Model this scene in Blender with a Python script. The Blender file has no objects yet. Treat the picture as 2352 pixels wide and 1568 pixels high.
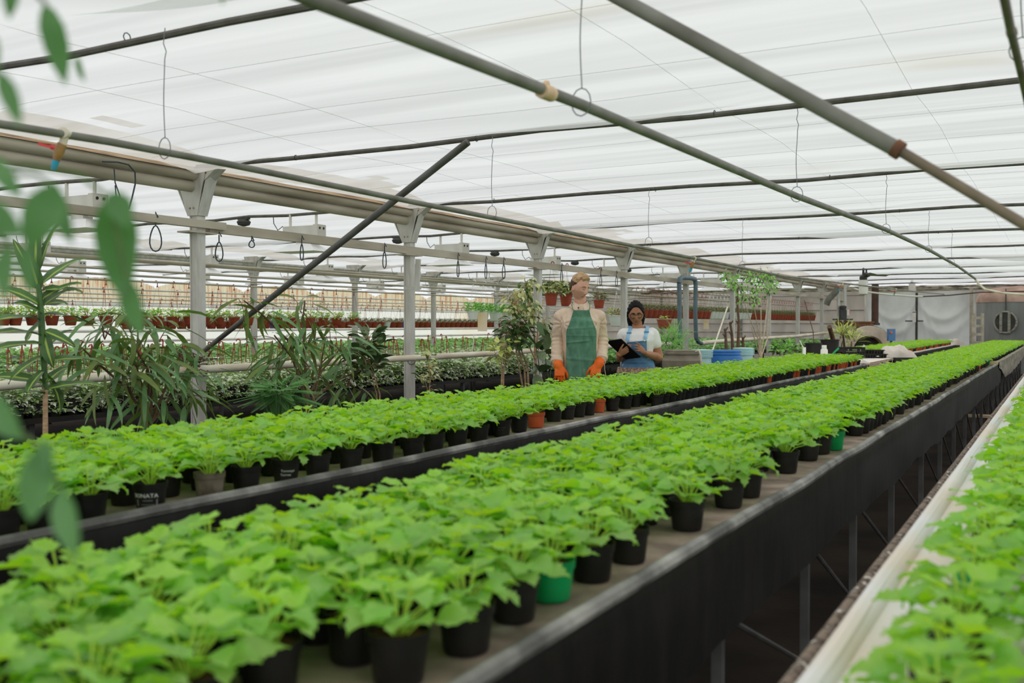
import bpy, bmesh, math, random
from math import sin, cos, pi, radians, atan, sqrt, exp
from mathutils import Vector, Matrix, noise

scene = bpy.context.scene
COL = scene.collection
V = Vector

# ------------------------------------------------------------------ camera
TH = radians(28.93)
FPX = 2287.0
EYE = 1.42
PITCH = atan(39 / FPX)
FWD = V((-sin(TH) * cos(PITCH), cos(TH) * cos(PITCH), -sin(PITCH)))
RGT = V((cos(TH), sin(TH), 0))
UPV = RGT.cross(FWD)
EYEP = V((0, 0, EYE))


def at(px, py, X=None, Y=None, Z=None, D=None):
    """point of the place seen at a pixel, on a plane of the room or at a depth"""
    d = FWD + RGT * ((px - 1176) / FPX) + UPV * ((784 - py) / FPX)
    if X is not None:
        t = X / d.x
    elif Y is not None:
        t = Y / d.y
    elif Z is not None:
        t = (Z - EYE) / d.z
    else:
        t = D
    return EYEP + d * t


def proj(p):
    q = V(p) - EYEP
    w = q.dot(FWD)
    if w < 0.05:
        return None
    return 1176 + FPX * q.dot(RGT) / w, 784 - FPX * q.dot(UPV) / w, w


cam = bpy.data.cameras.new('camera')
cam.lens = 35.0
cam.sensor_width = 36.0
cam.clip_start = 0.05
cam.clip_end = 300
cam.dof.use_dof = True
cam.dof.focus_distance = 9.2
cam.dof.aperture_fstop = 3.0
cam_o = bpy.data.objects.new('camera', cam)
COL.objects.link(cam_o)
cam_o.location = EYEP
cam_o.rotation_euler = (pi / 2 - PITCH, 0, TH)
scene.camera = cam_o

scene.view_settings.view_transform = 'Standard'
scene.view_settings.look = 'None'
scene.view_settings.gamma = 1
scene.view_settings.exposure = 0.0
scene.cycles.use_denoising = True
scene.cycles.max_bounces = 7
scene.cycles.diffuse_bounces = 4
scene.cycles.glossy_bounces = 2
scene.cycles.transmission_bounces = 4
scene.cycles.transparent_max_bounces = 8
scene.cycles.use_adaptive_sampling = True
scene.cycles.adaptive_threshold = 0.02
scene.cycles.caustics_reflective = False
scene.cycles.caustics_refractive = False

# ------------------------------------------------------------------ materials
GAIN = 1.65


def lin(c):
    c /= 255.0
    return c / 12.92 if c <= 0.04045 else ((c + 0.055) / 1.055) ** 2.4


def S(r, g, b, k=GAIN):
    return tuple(min(0.93, lin(v) * k) for v in (r, g, b)) + (1,)


MATS = {}


def M(name, col, rough=0.6, spec=0.3, col2=None, scale=8.0, stretch=(1, 1, 1), metal=0.0, transl=0.0, tcol=None,
      bump=0.0, bscale=40.0, orand=0.0, detail=3.0, ramp=(0.35, 0.65), coat=0.0, col3=None):
    if name in MATS:
        return MATS[name]
    m = bpy.data.materials.new(name)
    m.use_nodes = True
    nt = m.node_tree
    N, L = nt.nodes, nt.links
    bs = N['Principled BSDF']
    out = N['Material Output']
    bs.inputs['Roughness'].default_value = rough
    bs.inputs['Specular IOR Level'].default_value = spec
    bs.inputs['Metallic'].default_value = metal
    if coat:
        bs.inputs['Coat Weight'].default_value = coat
    bs.inputs['Base Color'].default_value = col
    csock = None
    mp = None
    if col2 is not None or bump:
        tc = N.new('ShaderNodeTexCoord')
        mp = N.new('ShaderNodeMapping')
        mp.inputs['Scale'].default_value = stretch
        L.new(tc.outputs['Object'], mp.inputs['Vector'])
    if col2 is not None:
        nz = N.new('ShaderNodeTexNoise')
        nz.inputs['Scale'].default_value = scale
        nz.inputs['Detail'].default_value = detail
        L.new(mp.outputs[0], nz.inputs['Vector'])
        rp = N.new('ShaderNodeValToRGB')
        rp.color_ramp.elements[0].position = ramp[0]
        rp.color_ramp.elements[1].position = ramp[1]
        rp.color_ramp.elements[0].color = col
        rp.color_ramp.elements[1].color = col2
        if col3 is not None:
            e = rp.color_ramp.elements.new(min(0.98, ramp[1] + 0.1))
            e.color = col3
        L.new(nz.outputs['Fac'], rp.inputs['Fac'])
        csock = rp.outputs['Color']
    if orand:
        oi = N.new('ShaderNodeObjectInfo')
        mr = N.new('ShaderNodeMapRange')
        mr.inputs['To Min'].default_value = 1 - orand
        mr.inputs['To Max'].default_value = 1 + orand
        L.new(oi.outputs['Random'], mr.inputs['Value'])
        hs = N.new('ShaderNodeHueSaturation')
        L.new(mr.outputs[0], hs.inputs['Value'])
        if csock is None:
            hs.inputs['Color'].default_value = col
        else:
            L.new(csock, hs.inputs['Color'])
        csock = hs.outputs['Color']
    if csock is not None:
        L.new(csock, bs.inputs['Base Color'])
    if bump:
        nb = N.new('ShaderNodeTexNoise')
        nb.inputs['Scale'].default_value = bscale
        L.new(mp.outputs[0], nb.inputs['Vector'])
        bp = N.new('ShaderNodeBump')
        bp.inputs['Strength'].default_value = bump
        bp.inputs['Distance'].default_value = 0.01
        L.new(nb.outputs['Fac'], bp.inputs['Height'])
        L.new(bp.outputs['Normal'], bs.inputs['Normal'])
    if transl:
        tb = N.new('ShaderNodeBsdfTranslucent')
        if tcol is not None or csock is None:
            tb.inputs['Color'].default_value = tcol or col
        else:
            L.new(csock, tb.inputs['Color'])
        mx = N.new('ShaderNodeMixShader')
        mx.inputs['Fac'].default_value = transl
        L.new(bs.outputs[0], mx.inputs[1])
        L.new(tb.outputs[0], mx.inputs[2])
        L.new(mx.outputs[0], out.inputs['Surface'])
    MATS[name] = m
    return m


def film_mat(name, clear, tint, dirt_wrinkle, scale, stretch, diff=0.35, ramp=(0.3, 0.75)):
    m = bpy.data.materials.new(name)
    m.use_nodes = True
    nt = m.node_tree
    N, L = nt.nodes, nt.links
    out = N['Material Output']
    N.remove(N['Principled BSDF'])
    tc = N.new('ShaderNodeTexCoord')
    mp = N.new('ShaderNodeMapping')
    mp.inputs['Scale'].default_value = stretch
    mp.inputs['Rotation'].default_value = (0, 0, 0.06)
    L.new(tc.outputs['Object'], mp.inputs['Vector'])
    nz = N.new('ShaderNodeTexNoise')
    nz.inputs['Scale'].default_value = scale
    nz.inputs['Detail'].default_value = 6
    nz.inputs['Distortion'].default_value = 0.4
    L.new(mp.outputs[0], nz.inputs['Vector'])
    rp = N.new('ShaderNodeValToRGB')
    rp.color_ramp.elements[0].position = ramp[0]
    rp.color_ramp.elements[1].position = ramp[1]
    rp.color_ramp.elements[0].color = dirt_wrinkle  # grey streaks: dirt, plus wrinkle shading put into the film colour
    rp.color_ramp.elements[1].color = tint
    L.new(nz.outputs['Fac'], rp.inputs['Fac'])
    mp2 = N.new('ShaderNodeMapping')
    mp2.inputs['Scale'].default_value = (0.55, 1.7, 1)
    L.new(tc.outputs['Object'], mp2.inputs['Vector'])
    nz2 = N.new('ShaderNodeTexNoise')
    nz2.inputs['Scale'].default_value = 0.8
    nz2.inputs['Detail'].default_value = 2
    L.new(mp2.outputs[0], nz2.inputs['Vector'])
    rp2 = N.new('ShaderNodeValToRGB')
    rp2.color_ramp.elements[0].position = 0.66
    rp2.color_ramp.elements[1].position = 0.74
    rp2.color_ramp.elements[0].color = (1, 1, 1, 1)
    rp2.color_ramp.elements[1].color = (0.93, 0.91, 0.85, 1)
    L.new(nz2.outputs['Fac'], rp2.inputs['Fac'])
    mul = N.new('ShaderNodeMix')
    mul.data_type = 'RGBA'
    mul.blend_type = 'MULTIPLY'
    mul.inputs['Factor'].default_value = 1.0
    L.new(rp.outputs['Color'], mul.inputs['A'])
    L.new(rp2.outputs['Color'], mul.inputs['B'])
    tr = N.new('ShaderNodeBsdfTransparent')
    tl = N.new('ShaderNodeBsdfTranslucent')
    df = N.new('ShaderNodeBsdfDiffuse')
    for s in (tr, tl, df):
        L.new(mul.outputs['Result'], s.inputs['Color'])
    m1 = N.new('ShaderNodeMixShader')
    m1.inputs['Fac'].default_value = diff
    L.new(tl.outputs[0], m1.inputs[1])
    L.new(df.outputs[0], m1.inputs[2])
    m2 = N.new('ShaderNodeMixShader')
    m2.inputs['Fac'].default_value = clear
    L.new(m1.outputs[0], m2.inputs[1])
    L.new(tr.outputs[0], m2.inputs[2])
    L.new(m2.outputs[0], out.inputs['Surface'])
    MATS[name] = m
    return m


# ------------------------------------------------------------------ mesh builder
class MB:
    def __init__(s):
        s.v = []
        s.f = []
        s.m = []

    def face(s, idx, m=0):
        s.f.append(tuple(idx))
        s.m.append(m)

    def box(s, c, size, m=0, rot=None):
        b = len(s.v)
        hx, hy, hz = (k / 2 for k in size)
        for x, y, z in ((-1, -1, -1), (1, -1, -1), (1, 1, -1), (-1, 1, -1), (-1, -1, 1), (1, -1, 1), (1, 1, 1), (-1, 1, 1)):
            p = V((x * hx, y * hy, z * hz))
            if rot is not None:
                p = rot @ p
            s.v.append(tuple(p + V(c)))
        for f in ((0, 3, 2, 1), (4, 5, 6, 7), (0, 1, 5, 4), (1, 2, 6, 5), (2, 3, 7, 6), (3, 0, 4, 7)):
            s.face([b + i for i in f], m)
        return s

    def hexa(s, pts, m=0):
        """eight corners: bottom ring of four, then top ring of four"""
        b = len(s.v)
        s.v += [tuple(p) for p in pts]
        for f in ((0, 3, 2, 1), (4, 5, 6, 7), (0, 1, 5, 4), (1, 2, 6, 5), (2, 3, 7, 6), (3, 0, 4, 7)):
            s.face([b + i for i in f], m)
        return s

    def tube(s, pts, r, n=8, m=0, cap=True, flat=1.0):
        pts = [V(p) for p in pts]
        k = len(pts)
        rs = r if isinstance(r, (list, tuple)) else [r] * k
        up = None
        rings = []
        for i, p in enumerate(pts):
            t = (pts[min(i + 1, k - 1)] - pts[max(i - 1, 0)])
            if t.length < 1e-9:
                t = V((0, 0, 1))
            t.normalize()
            if up is None:
                up = V((0, 0, 1)) if abs(t.z) < 0.9 else V((1, 0, 0))
            a = t.cross(up)
            if a.length < 1e-6:
                a = t.orthogonal()
            a.normalize()
            c = a.cross(t).normalized()
            up = c
            b = len(s.v)
            for j in range(n):
                w = 2 * pi * j / n
                s.v.append(tuple(p + a * (rs[i] * cos(w)) + c * (rs[i] * sin(w) * flat)))
            rings.append(b)
        for i in range(k - 1):
            for j in range(n):
                j2 = (j + 1) % n
                s.face((rings[i] + j, rings[i] + j2, rings[i + 1] + j2, rings[i + 1] + j), m)
        if cap:
            s.face([rings[0] + j for j in reversed(range(n))], m)
            s.face([rings[-1] + j for j in range(n)], m)
        return s

    def lathe(s, prof, n=16, c=(0, 0, 0), m=0, sx=1.0, sy=1.0, cap=True, seg_m=None, sq=2.0):
        rings = []
        for r, z in prof:
            b = len(s.v)
            for j in range(n):
                w = 2 * pi * j / n
                ca, sa = cos(w), sin(w)
                if sq != 2.0:
                    q = (abs(ca) ** sq + abs(sa) ** sq) ** (-1 / sq)
                    ca, sa = ca * q, sa * q
                s.v.append((c[0] + r * sx * ca, c[1] + r * sy * sa, c[2] + z))
            rings.append(b)
        for i in range(len(prof) - 1):
            for j in range(n):
                j2 = (j + 1) % n
                s.face((rings[i] + j, rings[i] + j2, rings[i + 1] + j2, rings[i + 1] + j), seg_m[i] if seg_m else m)
        if cap:
            s.face([rings[0] + j for j in reversed(range(n))], m)
            s.face([rings[-1] + j for j in range(n)], m)
        return s

    def loft(s, rings, n=32, m=0):
        """rings: (z, cx, cy, rx, ry, exponent)"""
        rr = []
        for z, cx, cy, rx, ry, ex in rings:
            b = len(s.v)
            for j in range(n):
                w = 2 * pi * j / n
                ca, sa = cos(w), sin(w)
                q = (abs(ca) ** ex + abs(sa) ** ex) ** (-1 / ex)
                s.v.append((cx + rx * ca * q, cy + ry * sa * q, z))
            rr.append(b)
        for i in range(len(rings) - 1):
            for j in range(n):
                j2 = (j + 1) % n
                s.face((rr[i] + j, rr[i] + j2, rr[i + 1] + j2, rr[i + 1] + j), m)
        s.face([rr[0] + j for j in reversed(range(n))], m)
        s.face([rr[-1] + j for j in range(n)], m)
        return s

    def grid(s, P, nu, nv, m=0):
        b = len(s.v)
        for i in range(nu + 1):
            for j in range(nv + 1):
                s.v.append(tuple(P(i / nu, j / nv)))
        for i in range(nu):
            for j in range(nv):
                a = b + i * (nv + 1) + j
                s.face((a, a + nv + 1, a + nv + 2, a + 1), m)
        return s

    def ball(s, c, r, n=12, k=8, m=0, sc=(1, 1, 1)):
        b = len(s.v)
        for i in range(k + 1):
            t = pi * i / k
            for j in range(n):
                w = 2 * pi * j / n
                s.v.append((c[0] + r * sc[0] * sin(t) * cos(w), c[1] + r * sc[1] * sin(t) * sin(w), c[2] + r * sc[2] * cos(t)))
        for i in range(k):
            for j in range(n):
                j2 = (j + 1) % n
                s.face((b + i * n + j, b + (i + 1) * n + j, b + (i + 1) * n + j2, b + i * n + j2), m)
        return s

    def leaf(s, p, d, nrm, L, W, prof, droop=0.3, fold=0.15, m=0, mid=None, wave=0.0, half=1):
        """a leaf blade: prof = list of (t, w) half widths; columns: edge, (mid), edge"""
        d = V(d).normalized()
        nrm = V(nrm)
        side = d.cross(nrm)
        if side.length < 1e-5:
            side = d.orthogonal()
        side.normalize()
        nn = side.cross(d).normalized()
        b = len(s.v)
        cols = (-1.0, -0.16, 0.16, 1.0) if mid is not None else ((-1.0, 0.0, 1.0) if half == 1 else (-1.0, -0.5, 0.0, 0.5, 1.0))
        ph = (p[0] * 31 + p[1] * 17) % 6.28
        last = V(p)
        lt = 0.0
        ang = 0.0
        for t, w in prof:
            ang = droop * t * t * 1.6
            dd = d * cos(ang) - nn * sin(ang)
            last = last + dd * (L * (t - lt))
            lt = t
            un = nn * cos(ang) + d * sin(ang)
            for c in cols:
                z = fold * abs(c) * w * W + (wave * W * sin(9 * t + ph + (2 if c > 0 else 0)) * abs(c) if wave else 0)
                s.v.append(tuple(last + side * (c * w * W) + un * z))
        nc = len(cols)
        for i in range(len(prof) - 1):
            for j in range(nc - 1):
                a = b + i * nc + j
                s.face((a, a + 1, a + nc + 1, a + nc), mid if (mid is not None and j == 1) else m)
        return s

    def build(s, name, mats, parent=None, smooth=True, loc=None, sharp=True):
        me = bpy.data.meshes.new(name)
        me.from_pydata(s.v, [], s.f)
        if not isinstance(mats, (list, tuple)):
            mats = [mats]
        for q in mats:
            me.materials.append(q)
        if len(mats) > 1:
            me.polygons.foreach_set('material_index', s.m)
        if smooth:
            me.polygons.foreach_set('use_smooth', [True] * len(s.f))
            try:
                if sharp:
                    me.set_sharp_from_angle(angle=radians(38))
            except Exception:
                pass
        me.update()
        o = bpy.data.objects.new(name, me)
        COL.objects.link(o)
        if parent is not None:
            o.parent = parent
        if loc is not None:
            o.location = loc
        return o


def tag(o, label=None, cat=None, group=None, kind=None):
    if label:
        o['label'] = label
    if cat:
        o['category'] = cat
    if group:
        o['group'] = group
    if kind:
        o['kind'] = kind
    return o


def thing(name, label, cat, loc=(0, 0, 0), rz=0.0, group=None):
    o = bpy.data.objects.new(name, None)
    o.empty_display_size = 0.05
    COL.objects.link(o)
    o.location = loc
    o.rotation_euler = (0, 0, rz)
    return tag(o, label, cat, group)


def dup(root, loc, rz=None, label=None, group=None, scale=None, swap=None):
    r = root.copy()
    COL.objects.link(r)
    r.location = loc
    if rz is not None:
        r.rotation_euler = (0, 0, rz)
    if scale:
        r.scale = (scale,) * 3
    if label:
        r['label'] = label
    if group:
        r['group'] = group
    for ch in list(root.children):
        c = ch.copy()
        COL.objects.link(c)
        c.parent = r
        for g in ch.children:
            d = g.copy()
            COL.objects.link(d)
            d.parent = c
    return r


ORD = ('first second third fourth fifth sixth seventh eighth ninth tenth eleventh twelfth thirteenth fourteenth fifteenth sixteenth '
       'seventeenth eighteenth nineteenth twentieth').split()
TENS = {2: 'twenty', 3: 'thirty', 4: 'forty', 5: 'fifty', 6: 'sixty', 7: 'seventy', 8: 'eighty', 9: 'ninety'}


def nth(i):
    """1-based ordinal word"""
    if i <= 20:
        return ORD[i - 1]
    t, u = divmod(i, 10)
    if u == 0:
        return TENS[t][:-1] + 'ieth'
    return TENS[t] + '-' + ORD[u - 1]


def fb(p, s=1.0):
    return noise.noise(V(p) * s)


def text_mesh(txt, size, mat, name, parent, radius=None, z0=0.0, ang0=0.0, taper=0.0, depth=0.0006, align='CENTER', plane=None):
    cu = bpy.data.curves.new('lettering', 'FONT')
    cu.body = txt
    cu.size = size
    cu.align_x = align
    cu.extrude = depth
    cu.resolution_u = 2
    to = bpy.data.objects.new('lettering', cu)
    COL.objects.link(to)
    dg = bpy.context.evaluated_depsgraph_get()
    dg.update()
    me = bpy.data.meshes.new_from_object(to.evaluated_get(dg))
    bpy.data.objects.remove(to)
    bpy.data.curves.remove(cu)
    if radius is not None:
        for v in me.vertices:
            x, y, z = v.co
            rr = radius + taper * (z0 + y) + z + depth
            a = ang0 + x / radius
            v.co = (rr * cos(a), rr * sin(a), z0 + y)
    me.materials.clear()
    me.materials.append(mat)
    o = bpy.data.objects.new(name, me)
    COL.objects.link(o)
    o.parent = parent
    return o
# ------------------------------------------------------------------ light: an overcast sky above the clear roof film
world = bpy.data.worlds.new('overcast sky')
scene.world = world
world.use_nodes = True
wn = world.node_tree.nodes
bg = wn['Background']
wtc = wn.new('ShaderNodeTexCoord')
wsep = wn.new('ShaderNodeSeparateXYZ')
wrp = wn.new('ShaderNodeValToRGB')
wrp.color_ramp.elements[0].position = 0.0
wrp.color_ramp.elements[0].color = (0.80, 0.83, 0.84, 1)
wrp.color_ramp.elements[1].position = 0.6
wrp.color_ramp.elements[1].color = (0.98, 0.985, 0.98, 1)
wl = world.node_tree.links
wl.new(wtc.outputs['Generated'], wsep.inputs[0])
wl.new(wsep.outputs['Z'], wrp.inputs['Fac'])
wl.new(wrp.outputs['Color'], bg.inputs['Color'])
bg.inputs['Strength'].default_value = 1.12

# ------------------------------------------------------------------ shared materials
m_soilfloor = M('trodden soil', S(42, 36, 32, 1.2), 0.9, 0.1, S(66, 57, 50, 1.2), 1.3, bump=0.4, bscale=14)
m_film = film_mat('greenhouse film', 0.42, (0.985, 0.99, 0.985, 1), (0.80, 0.805, 0.80, 1), 1.0, (0.20, 3.4, 1.0), ramp=(0.28, 0.62))
m_filmdirt = film_mat('dusty film', 0.25, (0.88, 0.86, 0.82, 1), (0.70, 0.66, 0.59, 1), 1.6, (0.6, 2.2, 1.0))
m_cream = M('cream wall sheet', S(244, 238, 222, 1.15), 0.8, 0.1, S(236, 222, 196, 1.15), 0.5, (1, 0.6, 0.6), ramp=(0.5, 0.74), col3=S(206, 168, 128, 1.2), transl=0.8)
m_rustsheet = M('rust streaked sheet', S(238, 220, 192, 1.2), 0.85, 0.1, S(176, 124, 84), 3.0, (1, 7, 0.35), ramp=(0.48, 0.66), transl=0.55)
m_greyfilm = M('grey wall film', S(158, 150, 142, 1.6), 0.5, 0.3, S(128, 121, 113, 1.6), 0.8, (2, 1, 0.7), ramp=(0.35, 0.68), transl=0.3, bump=0.3, bscale=2.5)
m_curtain = M('cloudy plastic curtain', S(166, 167, 163, 1.8), 0.35, 0.5, S(146, 147, 143, 1.8), 1.2, ramp=(0.4, 0.7), transl=0.25)
m_steel = M('dull galvanised steel', S(126, 124, 116), 0.5, 0.4, S(98, 95, 87), 9, (0.6, 0.6, 3), ramp=(0.4, 0.65))
m_pipe = M('weathered pipe', S(108, 108, 100), 0.5, 0.4, S(84, 82, 74), 6, ramp=(0.35, 0.7))
m_darkpipe = M('dark crossbar', S(86, 84, 78), 0.55, 0.35, S(62, 58, 52), 4, (2, 1, 1), ramp=(0.35, 0.7))
m_brace = M('dark steel brace', S(84, 84, 82), 0.45, 0.5, S(60, 56, 52), 7, ramp=(0.35, 0.7))
m_post = M('grey painted post', S(176, 175, 170), 0.55, 0.3, S(150, 147, 140), 6, (2, 2, 0.5), ramp=(0.35, 0.72))
m_gutter = M('grimy gutter', S(160, 153, 139), 0.55, 0.3, S(128, 119, 104), 2.2, (3, 0.6, 3), ramp=(0.35, 0.7))
m_whitepipe = M('dusty white pipe', S(206, 194, 178), 0.55, 0.3, S(172, 154, 134), 2.5, (3, 0.7, 3), ramp=(0.4, 0.72))
m_greypvc = M('grey plastic pipe', S(88, 104, 112), 0.45, 0.4, S(76, 90, 97), 5, ramp=(0.4, 0.7))
m_wire = M('thin wire', S(96, 100, 100), 0.5, 0.4)
m_fine = M('fine clear line', S(196, 200, 200), 0.5, 0.3)
m_darkwire = M('dark insulated wire', S(46, 56, 60), 0.5, 0.4)
m_white = M('white enamel', S(226, 224, 216, 1.15), 0.45, 0.4, S(208, 204, 194, 1.15), 3)
m_black = M('black plastic', S(34, 33, 31, 1.0), 0.5, 0.3, S(46, 43, 39, 1.0), 6)
m_rust = M('rusty iron', S(120, 84, 58), 0.8, 0.2, S(86, 60, 46), 9)
m_tan = M('tan plank', S(206, 178, 148), 0.7, 0.2, S(180, 150, 122), 3, (0.5, 6, 1))
m_dark = M('dark grey metal', S(64, 64, 62), 0.6, 0.3, S(48, 47, 45), 6)

# ------------------------------------------------------------------ setting
FX0, FX1, FY0, FY1 = -20.2, 6.5, -4.0, 35.2
b = MB()
b.grid(lambda u, v: (FX0 + (FX1 - FX0) * u, FY0 + (FY1 - FY0) * v, 0.012 * fb((u * 30, v * 40, 0))), 60, 80)
tag(b.build('floor', m_soilfloor), 'dark trodden soil floor of the greenhouse', 'floor', kind='structure')

PX = -6.16          # first post line
PX2 = -13.07        # second post line
ROWY = [3.05] + [5.86 + 3 * k for k in range(0, 10)]
CZ = EYE + 1.28


def film_z(x, y):
    t = ((y - 2.86) / 3.0) % 1.0
    row = math.floor((y - 2.86) / 3.0)
    z = CZ + 0.04 + 0.05 * sin(pi * t)
    z -= 0.125 * exp(-((t - 0.95) / 0.07) ** 2) * max(0.0, 0.35 + 1.1 * noise.noise(V((x * 0.55, row * 7.3, 0))))
    z += 0.012 * noise.noise(V((x * 0.35, y * 2.2, 1.7))) + 0.007 * noise.noise(V((x * 0.6, y * 8, 4.0)))
    for gx in (PX, PX2):
        z -= 0.035 * exp(-((x - gx) / 0.45) ** 2)
    return z


b = MB()
NU, NV = 200, 330
b.grid(lambda u, v: (FX0 + (FX1 - FX0) * u, FY0 + (FY1 - FY0) * v, film_z(FX0 + (FX1 - FX0) * u, FY0 + (FY1 - FY0) * v)), NU, NV)
k = 0
for i in range(NU):
    xm = FX0 + (FX1 - FX0) * (i + 0.5) / NU
    for j in range(NV):
        dd = min(abs(xm - PX), abs(xm - PX2))
        if dd < 0.42 + 0.40 * noise.noise(V((i * 0.45, j * 0.16, 2))):
            b.m[k] = 1
        k += 1
tag(b.build('ceiling', [m_film, m_filmdirt]), 'wrinkled clear film ceiling over the greenhouse', 'ceiling', kind='structure')

# left end wall of cream sheets under arched rusty sheeting
b = MB()
b.grid(lambda u, v: (-20.1 + 0.03 * fb((u * 18, v * 2, 0)), -4 + 39.2 * u, 2.0 * v), 100, 6)
wl_o = b.build('wall_left', m_cream)
tag(wl_o, 'cream sheet wall behind the hanging baskets', 'wall', kind='structure')
b = MB()


def ribs(u, v):
    y = -4.0 + 39.0 * u
    t = ((y - 14.6) / 3.05) % 1.0
    top = 2.30 + 0.24 * sqrt(max(0.0, sin(pi * t)))
    return (-20.02 + 0.03 * sin(y * 2 * pi / 0.17), y, 1.98 + (top - 1.98) * v)


b.grid(ribs, 920, 1)
tag(b.build('trim_1', m_rustsheet), 'rust streaked corrugated sheeting in arches above the cream wall', 'wall sheeting', kind='structure')

# far wall of grey film
b = MB()
b.grid(lambda u, v: (-20.1 + 14.4 * u, 35.0 + 0.05 * fb((u * 20, v * 2, 0)) + 0.03 * fb((u * 60, v * 3, 3)), 0.0 + 2.66 * v), 120, 14)
b.grid(lambda u, v: (-2.45 + 8.9 * u, 35.0 + 0.04 * fb((u * 14, v * 2, 5)), 0.0 + 2.66 * v), 60, 14)
tag(b.build('wall_back', m_greyfilm), 'grey film wall at the far end', 'wall', kind='structure')
b = MB()
for z in (0.55, 1.15, 1.45, 1.9, 2.4):
    b.tube([(-20, 34.93, z), (-5.8, 34.93, z)], 0.02, 6)
for x in (-19, -16, -13, -10, -8, -5.75):
    b.box((x, 34.95, 1.3), (0.07, 0.05, 2.6))
tag(b.build('trim_2', m_steel), 'steel rails framing the grey film wall', 'wall frame', kind='structure')


def sm_(a, c, x):
    t = max(0.0, min(1.0, (x - a) / (c - a)))
    return t * t * (3 - 2 * t)


def curtain(u, v):
    x = -5.72 + 3.28 * u
    s = sin(pi * u)
    y = 34.86 - 0.03 * sin(5 * (u + 0.35 * v) * pi) - 0.06 * fb((u * 3, v * 2.5, 1)) - 0.05 * s
    for cx, hw in ((0.26, 0.24), (0.72, 0.27)):
        t = (u - cx) / hw
        if abs(t) < 1:
            e = (1 - t * t)
            sag = v - 0.28 * t * t
            y -= 0.10 * e * exp(-((sag - 0.62) / 0.05) ** 2) + 0.09 * e * exp(-((sag - 0.43) / 0.06) ** 2) + 0.06 * e * exp(-((t + 0.95 - 1.25 * (1 - v)) / 0.07) ** 2) + 0.05 * e * exp(-((t - 0.92 + 0.8 * (1 - v)) / 0.06) ** 2) + 0.05 * e * exp(-((t + 0.9 - 0.55 * (1 - v)) / 0.05) ** 2)
    return (x, y, 0.05 + 2.5 * v)


dr = thing('door_1', 'cloudy plastic curtain door hung in the far wall', 'door', (0, 0, 0))
dr['kind'] = 'structure'
b = MB()
b.grid(curtain, 90, 50)
b.build('curtain', m_curtain, dr)
b = MB()
b.tube([(-5.85, 34.75, 2.52), (-2.2, 34.75, 2.56)], 0.05, 10)
b.build('curtain_rail', m_whitepipe, dr)
b = MB()
b.box((-4.15, 34.70, 1.25), (0.07, 0.05, 2.4))
b.build('door_stile', m_dark, dr)
b = MB()
hp = at(2100, 728, Y=34.6)
b.box(hp, (0.10, 0.05, 0.34))
b.box(hp + V((-0.05, 0, 0.17)), (0.2, 0.05, 0.05))
b.build('handle', m_white, dr)
b = MB()
b.box(at(2100, 737, Y=34.62), (0.55, 0.03, 0.04))
b.build('latch_bar', m_dark, dr)

# film folds and pipes along the top of the far wall
b = MB()
for k in range(4):
    b.tube([(-20 + 26 * i / 40, 34.7 - 0.07 * k + 0.06 * fb((i * 0.7, k, 0)), 2.55 + 0.035 * k + 0.03 * fb((i * 0.5, k, 9))) for i in range(41)], 0.03, 6)
tag(b.build('trim_3', M('rolled dirty film', S(190, 184, 172), 0.7, 0.2, S(96, 88, 78), 2.2, (1.5, 4, 4), ramp=(0.42, 0.6))),
    'rolled dirty film gathered along the top of the far wall', 'film roll', kind='structure')

# ------------------------------------------------------------------ crossbars
bays = [(PX, 6.4, 'over the long benches'), (PX2, PX, 'over the hanging baskets'), (-20.0, PX2, 'in front of the cream wall')]
for bi, (xa, xb, where) in enumerate(bays):
    for ri, y in enumerate(ROWY):
        if bi == 2 and ri < 1:
            continue
        zz = CZ - 0.01
        root = thing('crossbar', 'dark pipe crossbar under the film %s, %s from the camera' % (where, nth(ri + 1)), 'crossbar',
                     ((xa + xb) / 2, y, zz), 0, 'crossbars under the film ceiling')
        hl = (xb - xa) / 2
        b = MB()
        b.tube([(-hl + 2 * hl * i / 12, 0, 0.012 * sin(i * 2.3 + ri) + (0.04 * sin(pi * i / 12) * -1 if (ri == 0 and bi == 0) else 0)) for i in range(13)], 0.0175, 8)
        b.build('bar', m_darkpipe, root)
        if bi == 0 and ri < 5:
            for q in range(7):
                b = MB()
                xx = -hl + 2 * hl * (q + 0.5) / 7 + 0.17 * sin(q * 5 + ri)
                b.tube([(xx, 0.0195 * cos(a * pi / 4), 0.0195 * sin(a * pi / 4)) for a in range(9)], 0.0028, 5)
                b.build('clip', m_darkwire, root)

# thin support wires of the film
R = random.Random(3)
wi = 0
for y in [2.2] + [3.9 + 1.5 * k for k in range(9)] + [4.9, 7.9, 10.9]:
    wi += 1
    b = MB()
    b.tube([(PX + 9 * i / 14, y, film_z(PX + 9 * i / 14, y) - 0.012) for i in range(15)], 0.0012, 4)
    tag(b.build('support_wire', m_fine), 'thin wire holding the film ceiling flat, %s of those running crosswise' % nth(wi), 'wire', 'thin wires under the film')
for k, x in enumerate((-4.9, -4.1, -2.55, -1.85, -0.75, 0.1)):
    b = MB()
    b.tube([(x, 1.5 + 0.75 * i, film_z(x, 1.5 + 0.75 * i) - 0.012) for i in range(42)], 0.0012, 4)
    tag(b.build('support_wire', m_fine), 'thin wire holding the film ceiling flat, %s lengthwise from the post row' % nth(k + 1), 'wire', 'thin wires under the film')

# ------------------------------------------------------------------ posts with funnel brackets
HW = 0.045


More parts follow.
